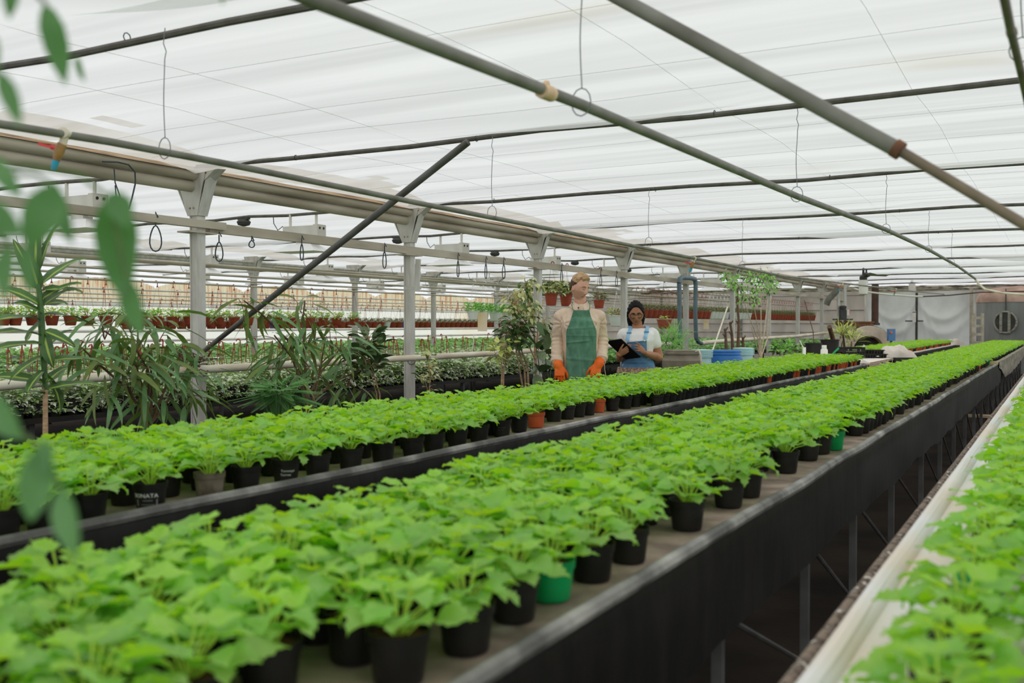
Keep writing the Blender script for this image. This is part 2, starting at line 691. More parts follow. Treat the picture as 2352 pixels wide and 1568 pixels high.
def make_post(flare=1.0):
    root = thing('post', 'grey steel post', 'post')
    b = MB()
    for sx in (-1, 1):
        b.box((sx * 0.038, 0, 1.2), (0.012, 0.085, 2.4))
    b.box((0, 0, 1.2), (0.066, 0.07, 2.4))
    b.build('column', m_post, root)
    b = MB()
    zt, zb = CZ - 0.03, EYE + 0.88
    t = 0.17 * flare
    for sy in (-1, 1):
        b.hexa([(-0.055, sy * 0.052 - 0.004, zb), (0.055, sy * 0.052 - 0.004, zb), (0.055, sy * 0.052 + 0.004, zb), (-0.055, sy * 0.052 + 0.004, zb),
                (-t, sy * 0.075 - 0.004, zt), (t, sy * 0.075 - 0.004, zt), (t, sy * 0.075 + 0.004, zt), (-t, sy * 0.075 + 0.004, zt)])
    for sx in (-1, 1):
        b.hexa([(sx * 0.055 - 0.004, -0.05, zb), (sx * 0.055 + 0.004, -0.05, zb), (sx * 0.055 + 0.004, 0.05, zb), (sx * 0.055 - 0.004, 0.05, zb),
                (sx * t - 0.004, -0.075, zt - 0.1), (sx * t + 0.004, -0.075, zt - 0.1), (sx * t + 0.004, 0.075, zt), (sx * t - 0.004, 0.075, zt)])
    b.hexa([(0.05, -0.06, zt - 0.13), (0.09, -0.06, zt - 0.13), (0.09, 0.06, zt - 0.13), (0.05, 0.06, zt - 0.13),
            (0.2, -0.06, zt - 0.012), (0.26, -0.06, zt - 0.012), (0.26, 0.06, zt - 0.002), (0.2, 0.06, zt - 0.002)])
    b.build('bracket', m_post, root, smooth=False)
    for sx in (-0.02, 0.02):
        for z in (zb + 0.06, zb + 0.3):
            b = MB()
            b.ball((sx, -0.06, z), 0.009, 8, 5)
            b.build('bolt', m_steel, root)
    b = MB()
    b.box((0.0, 0, EYE + 0.745), (0.14, 0.3, 0.012))
    b.build('rail_plate', m_gutter, root)
    return root


post0 = make_post()
py_list = [PY for PY in [2.86] + [5.86 + 3 * k for k in range(10)]]
beside = {1: 'beside the dark diagonal brace', 3: 'behind the man in the green apron', 4: 'behind the woman with the tablet', 5: 'between two grey plastic pipes',
          2: 'beside the dark broad-leaved shrub', 0: 'nearest the camera', 6: 'behind the small leafy tree'}
for i, y in enumerate(py_list):
    lab = 'grey steel post with funnel bracket, %s' % beside.get(i, '%s along the gutter from the camera' % nth(i + 1))
    if i == 0:
        post0.location = (PX, y, 0)
        post0['label'] = lab
        post0['group'] = 'posts under the gutter'
    else:
        dup(post0, (PX, y, 0), 0, lab, 'posts under the gutter')
dup(post0, (0.80, 2.98, 0), 0, 'grey steel post carrying the lower end of the thick slanting brace', 'posts of the right row')
y2 = at(583, 700, X=PX2).y
for i in range(7):
    dup(post0, (PX2, y2 + 3 * i, 0), 0, 'pale grey post of the far post row behind the red baskets, %s from the camera' % nth(i + 1), 'posts of the far row')


def make_gutter(x, lab, k=1.0, mat=None):
    g = thing('gutter', lab, 'gutter', (x, 15, 0))
    for dx, dz, r in ((0.05, 1.20, 0.045 * k), (0.0, 1.20 - 0.085 * k, 0.05 * k)):
        b = MB()
        b.tube([(dx, -18 + 36 * i / 12, EYE + dz - (0.06 if mat else 0.0) + 0.004 * sin(i * 3)) for i in range(13)], r, 12)
        b.build('channel', mat or m_gutter, g)
    if mat:
        return g
    b = MB()
    b.grid(lambda u, v: (0.11 - 0.15 * v, -18 + 36 * u, EYE + 1.225 + 0.055 * v + 0.014 * fb((u * 90, v, x))), 90, 2)
    b.build('film_edge', M('brown stained film edge', S(170, 150, 124), 0.8, 0.1, S(120, 98, 76), 3, (4, 1, 1)), g)
    return g


make_gutter(PX, 'double grimy gutter running along the top of the near post row')
make_gutter(PX2, 'pale gutter running along the top of the far post row', 0.55, m_post)

# low rail that carries wire loops and baskets
rail = thing('rail', 'grey box-section rail along the post row with wire loops hung on it', 'rail', (PX + 0.02, 15, EYE + 0.80))
b = MB()
b.box((0.03, -13.4, 0.012), (0.06, 9.0, 0.062))
b.build('near_section', m_gutter, rail)
b = MB()
b.box((0, 4.7, -0.005), (0.05, 27.5, 0.08))
b.build('far_section', m_gutter, rail)

# low white heating pipe, sagging a little between brackets
pts = [at(x, y, X=PX + 0.12) for x, y in ((-250, 900), (0, 886), (200, 868), (455, 849), (700, 835), (945, 822), (1190, 808), (1240, 803), (1400, 795), (1545, 789))]
wp = thing('heating_pipe', 'dusty white heating pipe along the near post row, below the red hanger hooks', 'pipe', pts[3])
b = MB()
b.tube([p - pts[3] for p in pts], 0.033, 12)
b.build('pipe', m_whitepipe, wp)
for x, y in ((466, 845), (945, 822), (1238, 803)):
    b = MB()
    p = at(x, y + 4, X=PX + 0.1) - pts[3]
    b.tube([p + V((0.05 * cos(a), 0, 0.05 * sin(a))) for a in [pi * (1 + q / 8) for q in range(9)]], 0.008, 6)
    b.build('pipe_hanger', m_steel, wp)
pts = [at(x, y, X=PX + 0.12) for x, y in ((1606, 788), (1660, 783), (1740, 778), (1830, 772), (1890, 765), (1915, 762))]
wp2 = thing('heating_pipe', 'dusty white heating pipe leading on from the bent grey pipe to the far end', 'pipe', pts[2])
b = MB()
b.tube([p - pts[2] for p in pts], 0.04, 12)
b.build('pipe', m_whitepipe, wp2)

# bent grey plastic pipe up and over the fifth post
pb = [at(x, y, X=PX + 0.2) for x, y in ((1562, 782), (1561, 720), (1560, 650), (1561, 641), (1566, 637), (1585, 638), (1596, 641), (1598, 652), (1597, 720), (1599, 776), (1604, 785), (1611, 788))]
gp = thing('bent_pipe', 'blue-grey plastic pipe bent up and over beside a post', 'pipe', pb[0])
b = MB()
b.tube([p - pb[0] for p in pb[:3]], 0.04, 12)
b.build('riser', m_greypvc, gp)
b = MB()
b.tube([p - pb[0] for p in pb[2:8]], 0.043, 12)
b.build('bend', m_greypvc, gp)
b = MB()
b.tube([p - pb[0] for p in pb[7:]], 0.04, 12)
b.build('downpipe', m_greypvc, gp)

# diagonal braces
b = MB()
pa, pz = at(468, 806, Y=5.78), at(1075, 326, Y=5.78)
b.tube([pa, pa.lerp(pz, 0.5), pz], [0.019, 0.025, 0.025], 10)
tag(b.build('diagonal_brace', m_brace), 'dark steel brace slanting up from the post foot to a crossbar', 'brace')
br = thing('telescopic_brace', 'thick grey brace slanting down across the upper right with a thinner inner tube', 'brace', at(2065, 345, Y=2.95))
o = br.location.copy()
b = MB()
_a, _c = at(1430, 0, Y=2.95), at(2068, 347, Y=2.95)
_top = _a + (_a - _c) * ((CZ - 0.02 - _a.z) / (_a.z - _c.z))
b.tube([_top - o, _c - o], 0.023, 14)
b.build('outer_tube', m_pipe, br)
b = MB()
b.tube([at(2060, 342, Y=2.95) - o, at(2352, 515, Y=2.95) - o, V((0.76, 2.95, at(2352, 515, Y=2.95).z - 0.70 * (0.76 - at(2352, 515, Y=2.95).x))) - o], 0.0145, 12)
b.build('inner_tube', M('brown inner tube', S(112, 100, 84), 0.6, 0.3, S(92, 82, 70), 9), br)
b = MB()
q = at(2062, 343, Y=2.95) - o
qd = (at(2352, 515, Y=2.95) - at(2060, 342, Y=2.95)).normalized()
b.tube([q - qd * 0.012, q + qd * 0.012], 0.026, 12)
b.build('collar', m_rust, br)

# ------------------------------------------------------------------ water pipes slung from wires, with taps
m_brass = M('old brass', S(150, 116, 66), 0.4, 0.5, S(116, 84, 46), 14)
m_redh = M('red tap handle', S(196, 60, 62), 0.45, 0.4)
m_blueh = M('blue hose nozzle', S(20, 134, 168), 0.45, 0.4)


def water_pipe(label, pix, X, r, mat, reach=False):
    pts = [at(px, py, X=x) for (px, py), x in zip(pix, X)]
    dn = (pts[1] - pts[2]).normalized()
    pts = [pts[1] + V((dn.x * 0.3, dn.y, 0)) * ((pts[1].y + 3.0) / max(0.3, dn.y * -1))] + pts[1:]
    if reach:
        pts.append(V((pts[-1].x, 30.0, pts[-1].z)))
    b = MB()
    o = pts[len(pts) // 2]
    root = thing('water_pipe', label, 'pipe', o)
    b.tube([p - o for p in pts], r, 10)
    b.build('pipe', mat, root)
    return root


p_left = [(-300, 232), (0, 285), (250, 325), (520, 376), (980, 470), (1300, 533), (1590, 592), (1800, 634), (1950, 652), (2090, 668), (2190, 678)]
w1 = water_pipe('long thin grey water pipe slung over the left-hand bench, carrying taps', p_left, [-3.35] * 11, 0.0155, m_pipe)
p_mid = [(400, -125), (720, 0), (1020, 117), (1335, 240), (1600, 352), (1830, 450), (2035, 527), (2133, 573), (2200, 611), (2240, 640)]
w2 = water_pipe('grey water pipe slung over the middle bench', p_mid, [-1.46, -1.45, -1.43, -1.41, -1.38, -1.36, -1.31, -1.29, -1.27, -1.26], 0.0185, m_pipe)
p_r = [(2296, -90), (2308, 0), (2322, 70), (2345, 165), (2400, 420)]
w3 = water_pipe('dark olive water pipe slung over the right-hand bench', p_r, [-0.122, -0.12, -0.118, -0.112, -0.06], 0.011,
                M('olive stained pipe', S(84, 82, 58), 0.5, 0.4, S(62, 58, 42), 14), True)
b = MB()
jp = at(2324, 75, X=-0.118) - w3.location
jd = (at(2345, 165, X=-0.112) - at(2308, 0, X=-0.12)).normalized()
b.tube([jp - jd * 0.016, jp + jd * 0.016], 0.0135, 10)
b.build('joint', m_rust, w3)
b = MB()
jp = at(1255, 212, X=-1.415) - w2.location
jd = (at(1335, 240, X=-1.41) - at(1020, 117, X=-1.43)).normalized()
b.tube([jp - jd * 0.035, jp + jd * 0.035], 0.024, 10)
b.ball(jp + V((0, 0, 0.026)), 0.012, 8, 6)
b.build('joint', m_tan, w2)


def hang_wire(top, ring, label, r=0.0022, loop=0.035):
    """a wire twisted round a crossbar with an open ring under which a pipe lies"""
    root = thing('hanging_wire', label, 'wire', top, 0, 'wires holding the water pipes')
    d = V(ring) - V(top)
    b = MB()
    n = 14
    pts = []
    for i in range(n + 1):
        t = i / n
        p = d * t * 0.86
        if t < 0.22:
            p = p + V((0.006 * sin(t * 120), 0.006 * cos(t * 120), 0))
        pts.append(p + V((0.004 * sin(t * 7), 0, 0)))
    b.tube(pts, r, 5)
    b.build('strand', m_wire, root)
    b = MB()
    lo = d * 0.86
    hgt = max(0.05, (d * 0.14).length)
    b.tube([lo + V((loop * sin(2 * pi * q / 12), 0, -hgt * 0.6 * (1 - cos(2 * pi * q / 12)))) for q in range(13)], r, 5)
    b.build('ring', m_wire, root)


hang = [((375, 82), (378, 346), 3.03, -3.35, 'over the left bench, nearest'), ((1124, 328), (1130, 492), 5.86, -3.35, 'over the left bench, second'),
        ((1487, 440), (1490, 558), 8.86, -3.35, 'over the left bench, third'), ((1700, 500), (1705, 612), 11.86, -3.35, 'over the left bench, fourth'),
        ((1345, -20), (1335, 242), 3.03, -1.41, 'over the middle bench, nearest'), ((1827, 262), (1830, 450), 5.86, -1.36, 'over the middle bench, second'),
        ((2032, 398), (2035, 527), 8.86, -1.31, 'over the middle bench, third'), ((2135, 476), (2133, 573), 11.86, -1.29, 'over the middle bench, fourth'),
        ((2181, 525), (2186, 603), 14.86, -1.27, 'over the middle bench, fifth'), ((2352, 20), (2347, 118), 3.03, -0.115, 'over the right bench')]
for tp, rp_, yr, xr, wh in hang:
    ring = at(*rp_, X=xr)
    top = V((ring.x, ring.y, CZ - 0.02))
    hang_wire(top, ring + V((0, 0, -0.02)), 'bare wire with an open ring holding the water pipe %s' % wh)


def make_tap(p, label, sc=1.0):
    root = thing('tap', label, 'tap', p, 0, 'taps on the left water pipe')
    b = MB()
    b.tube([(0, 0.02, 0), (0, -0.02, 0)], 0.021, 10)
    b.tube([(0, 0, 0), (-0.012, 0, -0.045)], 0.015, 10)
    b.build('tee', m_whitepipe, root)
    b = MB()
    b.tube([(-0.012, 0, -0.04), (-0.022, 0, -0.062), (-0.03, 0, -0.085), (-0.036, 0, -0.105)], [0.017, 0.02, 0.017, 0.013], 12)
    b.build('valve_body', m_brass, root)
    b = MB()
    b.tube([(-0.022, 0, -0.06), (-0.055, 0, -0.052)], 0.009, 8)
    b.box((-0.075, 0, -0.047), (0.055, 0.014, 0.010), rot=Matrix.Rotation(0.25, 3, 'Y'))
    b.build('handle', m_redh, root)
    b = MB()
    b.tube([(-0.036, 0, -0.103), (-0.043, 0, -0.125), (-0.048, 0, -0.142)], [0.013, 0.012, 0.009], 10)
    b.build('nozzle', m_blueh, root)
    root.rotation_euler = (0, 0, TH)
    return root


make_tap(at(150, 306, X=-3.35), 'brass tap with red handle and blue nozzle, nearest on the water pipe')
make_tap(at(1595, 593, X=-3.35), 'brass tap with red handle in front of the fifth post bracket')
make_tap(at(1934, 650, X=-3.35), 'small brass tap further along the water pipe, before the fan')
make_tap(at(2058, 664, X=-3.35), 'small brass tap near the far end of the pipe before the curtain door')
# ------------------------------------------------------------------ benches
BZ = 0.82
m_top = M('damp dark bench mat', S(144, 126, 116), 0.8, 0.25, S(90, 79, 72), 5, ramp=(0.38, 0.66), bump=0.4, bscale=30, col3=S(128, 120, 110))
m_skirt = M('black bench film', S(22, 21, 20, 1.0), 0.5, 0.3, S(38, 35, 33, 1.0), 2.5, (1, 3.5, 1.0), ramp=(0.4, 0.75), bump=0.3, bscale=5)
m_lip = M('dusty rolled edge', S(150, 148, 144), 0.6, 0.3, S(80, 79, 77), 4, (1, 1.2, 1), ramp=(0.3, 0.6), bump=0.5, bscale=24)
m_leg = M('dark steel leg', S(94, 94, 92, 1.4), 0.45, 0.5, S(74, 73, 71, 1.4), 7)
m_cloth = M('cream ground cloth', S(222, 212, 198), 0.8, 0.1, S(196, 182, 166), 2.2, (1, 0.6, 1), ramp=(0.4, 0.7), bump=0.3, bscale=12)
m_mottle = M('mottled rusty pipe', S(118, 104, 92), 0.75, 0.2, S(62, 50, 42), 28, ramp=(0.42, 0.58), col3=S(190, 182, 172))


def make_bench(name, label, x0, x1, y0, y1, topmat, legs_y, lip_x, skirt_h, lipmat, skirt_end=None):
    root = thing(name, label, 'bench', (x0, y0, 0))
    o = V((x0, y0, 0))
    ln = y1 - y0
    b = MB()
    nu = max(8, int(ln * 3))
    b.grid(lambda u, v: (x0 + (x1 - x0) * v - o.x, ln * u, BZ - 0.004 + 0.005 * fb((u * ln * 2.5, v * 4, x0))), nu, 10)
    b.build('mat', topmat, root)
    b = MB()
    b.box(((x1 - x0) / 2, ln / 2, BZ - 0.04), (x1 - x0 - 0.02, ln - 0.02, 0.04))
    b.build('tabletop', m_leg, root)
    sx = 1 if lip_x > (x0 + x1) / 2 else -1
    b = MB()
    n = int(ln * 5)
    b.tube([(lip_x - o.x + 0.006 * fb((0, i * 0.31, 1)), ln * i / n, BZ + 0.007 + 0.007 * fb((3, i * 0.23, x0))) for i in range(n + 1)], 0.019, 8)
    b.build('edge_roll', lipmat, root)
    if skirt_h:
        b = MB()
        se = (skirt_end or y1) - y0
        ns = int(se * 9)

        def P(u, v):
            yy = se * u
            w = fb((yy * 1.7, v * 0.8, 4)) * 0.012 + fb((yy * 6, v, 8)) * 0.006
            h = skirt_h + 0.035 * fb((yy * 1.3, 0, 2)) + 0.012 * fb((yy * 9, 0, 5))
            return (lip_x - o.x + sx * (0.012 + 0.007 * min(1, v * 6) + w * (0.3 + v) * min(1, v * 3)), yy, BZ - 0.008 - h * v)
        b.grid(P, ns, 7)
        b.build('skirt', m_skirt, root)
    for k, y in enumerate(legs_y):
        b = MB()
        xl = lip_x - sx * 0.04 - o.x
        b.box((xl, y - o.y, (BZ - 0.05) / 2), (0.032, 0.032, BZ - 0.05))
        b.build('leg', m_leg, root)
        b = MB()
        b.box((xl - sx * (x1 - x0 - 0.12), y - o.y, (BZ - 0.05) / 2), (0.026, 0.026, BZ - 0.05))
        b.build('leg', m_leg, root)
        if k + 1 < len(legs_y):
            b = MB()
            y2_ = legs_y[k + 1]
            b.tube([(xl, y - o.y, 0.56), (xl, y2_ - o.y - 0.01, 0.07)], 0.0095, 6)
            b.build('diagonal', m_leg, root)
    return root


B2X0, B2X1 = -1.70, -0.852
legs2 = [0.45, 1.66] + [at(px, 1300, X=-0.925).y for px in (1625, 1830, 1943, 2033, 2103, 2147)]
while legs2[-1] < 27:
    legs2.append(legs2[-1] + 1.22)
make_bench('bench', 'long middle bench with a black film skirt and dusty rolled edge beside the walkway', B2X0, B2X1, -0.4, 31.0, m_top, legs2, B2X1, 0.29, m_lip, 17.2)
make_bench('bench', 'long bench with a rolled black edge in front of the two people', -3.58, -2.515, -0.6, 15.3, m_top, [0.8 + 1.4 * k for k in range(11)], -2.515, 0.22, m_lip)
make_bench('bench', 'far bench of potted plants before the curtain door', -3.62, -2.75, 19.6, 33.2, m_cloth, [20 + 1.8 * k for k in range(7)], -2.75, 0.2, m_cloth)
r3 = make_bench('bench', 'cream cloth covered bench at the right edge of the photo', -0.355, 0.72, 0.2, 30.0, m_cloth, [1.0 + 2.0 * k for k in range(14)], -0.355, 0, m_cloth)
b = MB()
b.tube([(-0.437 + 0.355, 0.1 + 30 * i / 60, 0.752 + 0.004 * fb((i, 0, 0))) for i in range(61)], 0.017, 10)
b.build('edge_pipe', m_mottle, r3)
b = MB()
b.tube([(0.0, 30 * i / 150, BZ - 0.006 + 0.004 * fb((i * 0.3, 0, 2))) for i in range(151)], 0.03, 10)
b.build('padded_edge', m_cloth, r3)

# ------------------------------------------------------------------ potted seedlings
m_leafA = M('lime green leaf', S(112, 160, 62, 1.6), 0.42, 0.5, S(136, 176, 92, 1.6), 26, orand=0.14, ramp=(0.3, 0.72), transl=0.45, tcol=S(150, 208, 22, 1.6))
m_leafC = M('young leaf', S(132, 180, 56, 1.6), 0.45, 0.45, S(150, 188, 86, 1.6), 26, orand=0.12, transl=0.45, tcol=S(164, 212, 30, 1.6))
m_stemA = M('pale green stem', S(148, 176, 66), 0.5, 0.3)
m_potK = M('black plant pot', S(30, 29, 28, 1.0), 0.45, 0.35, S(42, 40, 37, 1.0), 12, orand=0.25)
m_potR = M('terracotta plastic pot', S(172, 80, 46), 0.5, 0.3, S(150, 66, 38), 10, orand=0.1)
m_potG = M('green plastic pot', S(14, 138, 78), 0.4, 0.4, S(8, 122, 66), 8)
m_potB = M('faded grey-brown pot', S(110, 100, 88), 0.7, 0.2, S(78, 70, 60), 22, ramp=(0.35, 0.65))
m_soil = M('peat soil', S(70, 48, 34), 0.95, 0.05, S(44, 30, 22), 60, bump=0.8, bscale=140)
m_ink = M('white print', S(196, 200, 194), 0.6, 0.2)
m_inkd = M('worn white print', S(120, 122, 118), 0.7, 0.2)

PROF = [(0, 0.06), (0.03, 0.58), (0.12, 0.95), (0.20, 0.78), (0.29, 1.02), (0.37, 0.74), (0.46, 0.88), (0.54, 0.56), (0.64, 0.66), (0.72, 0.34), (0.81, 0.38), (0.90, 0.12), (1, 0.0)]
PROFL = [(0, 0.1), (0.08, 0.9), (0.2, 0.72), (0.32, 1.05), (0.44, 0.62), (0.58, 0.78), (0.72, 0.36), (0.84, 0.4), (1, 0.0)]


def seedling(R, low=False):
    """leaves and stems around the origin at soil level"""
    b = MB()
    w0 = R.random() * 6.28
    plan = ([(9, 0.054, 0.30, 0.068, 0.038), (7, 0.044, 0.72, 0.068, 0.058), (5, 0.022, 1.05, 0.052, 0.074)] if not low else
            [(9, 0.054, 0.32, 0.066, 0.038), (7, 0.044, 0.74, 0.064, 0.058), (4, 0.022, 1.05, 0.050, 0.074)])
    for wi_, (n, pr, el, L, hz) in enumerate(plan):
        for k in range(n):
            a = w0 + wi_ * 0.5 + 2 * pi * k / n + R.uniform(-0.25, 0.25)
            e = el + R.uniform(-0.22, 0.22)
            q = pr * R.uniform(0.8, 1.2)
            tip = V((cos(a) * q, sin(a) * q, hz * R.uniform(0.7, 1.15)))
            if not low or k % 2 == 0:
                b.tube([(cos(a) * 0.006, sin(a) * 0.006, -0.008), tip * 0.55 + V((0, 0, 0.004)), tip], 0.0019, 4 if low else 5, m=1, cap=False)
            d = V((cos(a), sin(a), R.uniform(-0.16, 0.26) if wi_ < 2 else R.uniform(0.1, 0.6)))
            nrm = V((R.uniform(-0.35, 0.35), R.uniform(-0.35, 0.35), 1))
            l2 = L * R.uniform(0.78, 1.16)
            b.leaf(tip, d, nrm, l2, l2 * 0.54, PROFL if low else PROF, droop=R.uniform(0.0, 0.42) if R.random() > 0.12 else 0.9, fold=R.uniform(0.05, 0.38), m=2 if wi_ == 2 else 0,
                   wave=0.10, half=1 if low else 2)
    return b


R = random.Random(11)
HI = [seedling(R) for _ in range(8)]
LO = [seedling(R, True) for _ in range(6)]
hi_mesh = []
for h in HI:
    o = h.build('foliage', [m_leafA, m_stemA, m_leafC])
    hi_mesh.append(o.data)
    bpy.data.objects.remove(o)

POTP = [(0.0415, 0.0), (0.0435, 0.006), (0.0500, 0.066), (0.0500, 0.068), (0.0535, 0.069), (0.0550, 0.088), (0.0528, 0.088), (0.0508, 0.074)]


def pot_mb(n=28):
    b = MB()
    b.lathe(POTP, n, cap=False)
    bb = len(b.v)
    b.face(list(reversed(range(n))))
    return b


pot_me = {}
for key, mt in (('black', m_potK), ('orange', m_potR), ('green', m_potG), ('faded grey-brown', m_potB)):
    o = pot_mb().build('pot', mt)
    pot_me[key] = o.data
    bpy.data.objects.remove(o)
b = MB()
b.lathe([(0.0512, 0.076), (0.03, 0.079), (0.001, 0.080)], 20, cap=False)
o = b.build('soil', m_soil)
soil_me = o.data
bpy.data.objects.remove(o)

BASE2 = BZ - 0.001
SPECIAL = []   # (x, y, colour, print) on a bench top
front2 = [(915, 1560, 'black'), (1075, 1490, 'black'), (1180, 1418, 'black'), (1265, 1372, 'green'), (1360, 1328, 'black'), (1455, 1288, 'black'),
          (1595, 1215, 'black'), (1690, 1163, 'black'), (1740, 1140, 'black'), (1805, 1083, 'black'), (1855, 1055, 'black'), (1884, 1040, 'black'), (1915, 1031, 'green'),
          (1962, 998, 'black')]
front1 = [(25, 1240, 'black'), (100, 1215, 'black'), (235, 1200, 'black'), (365, 1170, 'black'), (505, 1143, 'faded grey-brown'), (582, 1125, 'black'), (668, 1106, 'black'),
          (748, 1092, 'black'), (818, 1076, 'black'), (893, 1061, 'black'), (948, 1046, 'black'), (996, 1036, 'black'), (1050, 1025, 'black'), (1100, 1013, 'black'),
          (1152, 1000, 'black'), (1192, 990, 'black'), (1231, 980, 'orange'), (1272, 967, 'black'), (1328, 956, 'black'), (1374, 945, 'orange'), (1420, 933, 'black')]
plants = []    # bench, row, x, y, colour, print
PRINT = {(365, 1170): 'sonata', (668, 1106): 'terron', (1328, 956): 'lemon', (1152, 1000): 'faint'}
for px, py, c in front2:
    p = at(px, py, Z=BZ)
    p.x = min(p.x, -0.962)
    plants.append(['middle', 1, p.x, p.y, c, None])
for px, py, c in front1:
    p = at(px, py, Z=BZ)
    p.x = min(p.x, -2.598)
    plants.append(['left', 1, p.x, p.y, c, PRINT.get((px, py))])
p = at(2246, 1395, Z=BZ)
plants.append(['right', 1, p.x, p.y, 'green', None])


def fill(bench, rows, y0, y1, step, redp=0.0, jit=0.02, reda=1e9):
    ex = [(q[2], q[3]) for q in plants if q[0] == bench]
    for ri, x in enumerate(rows):
        y = y0 + step * (0.5 if ri % 2 else 0.0)
        while y < y1:
            xx, yy = x + R.uniform(-jit, jit), y + R.uniform(-jit, jit)
            if all((xx - a) ** 2 + (yy - c) ** 2 > 0.105 ** 2 for a, c in ex):
                col = 'orange' if R.random() < (redp if y < reda else 0.6) else 'black'
                if R.random() < 0.012:
                    col = 'green'
                plants.append([bench, ri + 1, xx, yy, col, None])
            y += step
            if bench == 'right' and ri == 0:
                y += 0.02


f2end = at(1962, 998, Z=BZ).y + 0.14
fill('middle', [-0.985], f2end, 30.6, 0.15, 0.02)
fill('middle', [-1.115, -1.25, -1.385, -1.52, -1.63], 0.34, 30.6, 0.178, 0.015)
f1end = at(1420, 933, Z=BZ).y + 0.15
fill('left', [-2.605], f1end, 15.1, 0.135, 0.01, 0.01, 11.0)
fill('left', [-2.76, -2.92, -3.08, -3.24, -3.40], 0.75, 15.1, 0.19, 0.0, 0.02, 12.0)
fill('far', [-2.84, -3.0, -3.16, -3.32, -3.5], 19.8, 31.0, 0.18, 0.75, 0.015)
fill('right', [-0.135, 0.05, 0.24, 0.43], 0.95, 29.5, 0.2, 0.0)

vis = []
rest = []
for q in plants:
    c = proj((q[2], q[3], BZ + 0.1))
    if c and -30 < c[0] < 2390 and 500 < c[1] < 1640:
        vis.append((c[2], q))
    else:
        rest.append(q)
vis.sort(key=lambda t: t[0])
NEAR = [q for _, q in vis[:300]]
rest += [q for _, q in vis[300:]]
# orders along each row, counted from the near end
rows_ = {}
for q in NEAR:
    rows_.setdefault((q[0], q[1]), []).append(q)
ROWNAME = {'middle': 'middle bench', 'left': 'bench before people', 'right': 'cream cloth bench'}
EDGE = {'middle': 'walkway', 'left': 'rolled black', 'right': 'cream'}
for (bn, rw), lst in rows_.items():
    lst.sort(key=lambda q: q[3])
    for k, q in enumerate(lst):
        x, y, colr, prt = q[2], q[3], q[4], q[5]
        side = 'edge row' if rw == 1 else '%s row from the %s edge' % (nth(rw), EDGE[bn].split()[-1])
        extra = {'sonata': 'with large white capitals', 'terron': 'with white handwriting', 'lemon': 'with three handwritten lines', 'faint': 'with faint handwriting'}.get(prt)
        if extra:
            lab = 'green seedling in a black pot %s, on the %s' % (extra, ROWNAME[bn])
        else:
            lab = '%s-potted seedling, %s, %s, %s from near end' % (colr.split()[-1], ROWNAME[bn], side, nth(k + 1))
        root = thing('potted_seedling', lab, 'potted plant', (x, y, BASE2), R.random() * 6.28, 'potted seedlings in rows on the benches')
        sc = R.uniform(0.92, 1.14)
        po = bpy.data.objects.new('pot', pot_me[colr])
        so = bpy.data.objects.new('soil', soil_me)
        fo = bpy.data.objects.new('foliage', hi_mesh[R.randrange(8)])
        for ch in (po, so, fo):
            COL.objects.link(ch)
            ch.parent = root
        fo.location = (0, 0, 0.078)
        fo.scale = (sc, sc, sc * R.uniform(0.9, 1.12))
        if prt:
            root.rotation_euler = (0, 0, 0)
            a0 = math.atan2(-y, -x)
            tp = (0.0500 - 0.0435) / 0.06
            r0 = 0.0431
            if prt == 'sonata':
                text_mesh('SONATA', 0.0185, m_ink, 'lettering', root, r0, 0.044, a0 - 0.36, tp)
                b = MB()
                for rr_, aa in ((0.0, -0.95), (0.0, 0.42)):
                    for q2 in range(4):
                        w = a0 + aa
                        zc = 0.019 + q2 * 0.0055
                        rr2 = r0 + tp * zc + 0.0008
                        b.box((rr2 * cos(w), rr2 * sin(w), zc), (0.001, 0.0045, 0.0042), rot=Matrix.Rotation(w, 3, 'Z'))
                for q2 in range(9):
                    w = a0 - 0.5 + q2 * 0.075
                    rr2 = r0 + tp * 0.034 + 0.0006
                    b.box((rr2 * cos(w), rr2 * sin(w), 0.0345), (0.0008, 0.0022, 0.003), rot=Matrix.Rotation(w, 3, 'Z'))
                for q2 in range(12):
                    w = a0 - 0.62 + q2 * 0.075
                    rr2 = r0 + tp * 0.02 + 0.0006
                    b.box((rr2 * cos(w), rr2 * sin(w), 0.021), (0.0008, 0.0029, 0.0012), rot=Matrix.Rotation(w, 3, 'Z'))
                b.build('print_mark', m_inkd, root)
            elif prt == 'terron':
                text_mesh('Tennaqui', 0.0125, m_ink, 'lettering', root, r0, 0.043, a0 + 0.15, tp)
                text_mesh('Terron', 0.0125, m_ink, 'lettering', root, r0, 0.028, a0 - 0.02, tp)
            elif prt == 'lemon':
                text_mesh('Tennaqui', 0.010, m_inkd, 'lettering', root, r0, 0.053, a0 + 0.02, tp)
                text_mesh('Lemon', 0.010, m_inkd, 'lettering', root, r0, 0.040, a0 - 0.15, tp)
                text_mesh('Drop', 0.0105, m_inkd, 'lettering', root, r0, 0.027, a0 - 0.17, tp)
            else:
                m_f = M('faint print', S(70, 71, 68), 0.7, 0.2)
                text_mesh('Tennaqui', 0.010, m_f, 'lettering', root, r0, 0.046, a0, tp)
                text_mesh('Terron', 0.010, m_f, 'lettering', root, r0, 0.033, a0 - 0.1, tp)

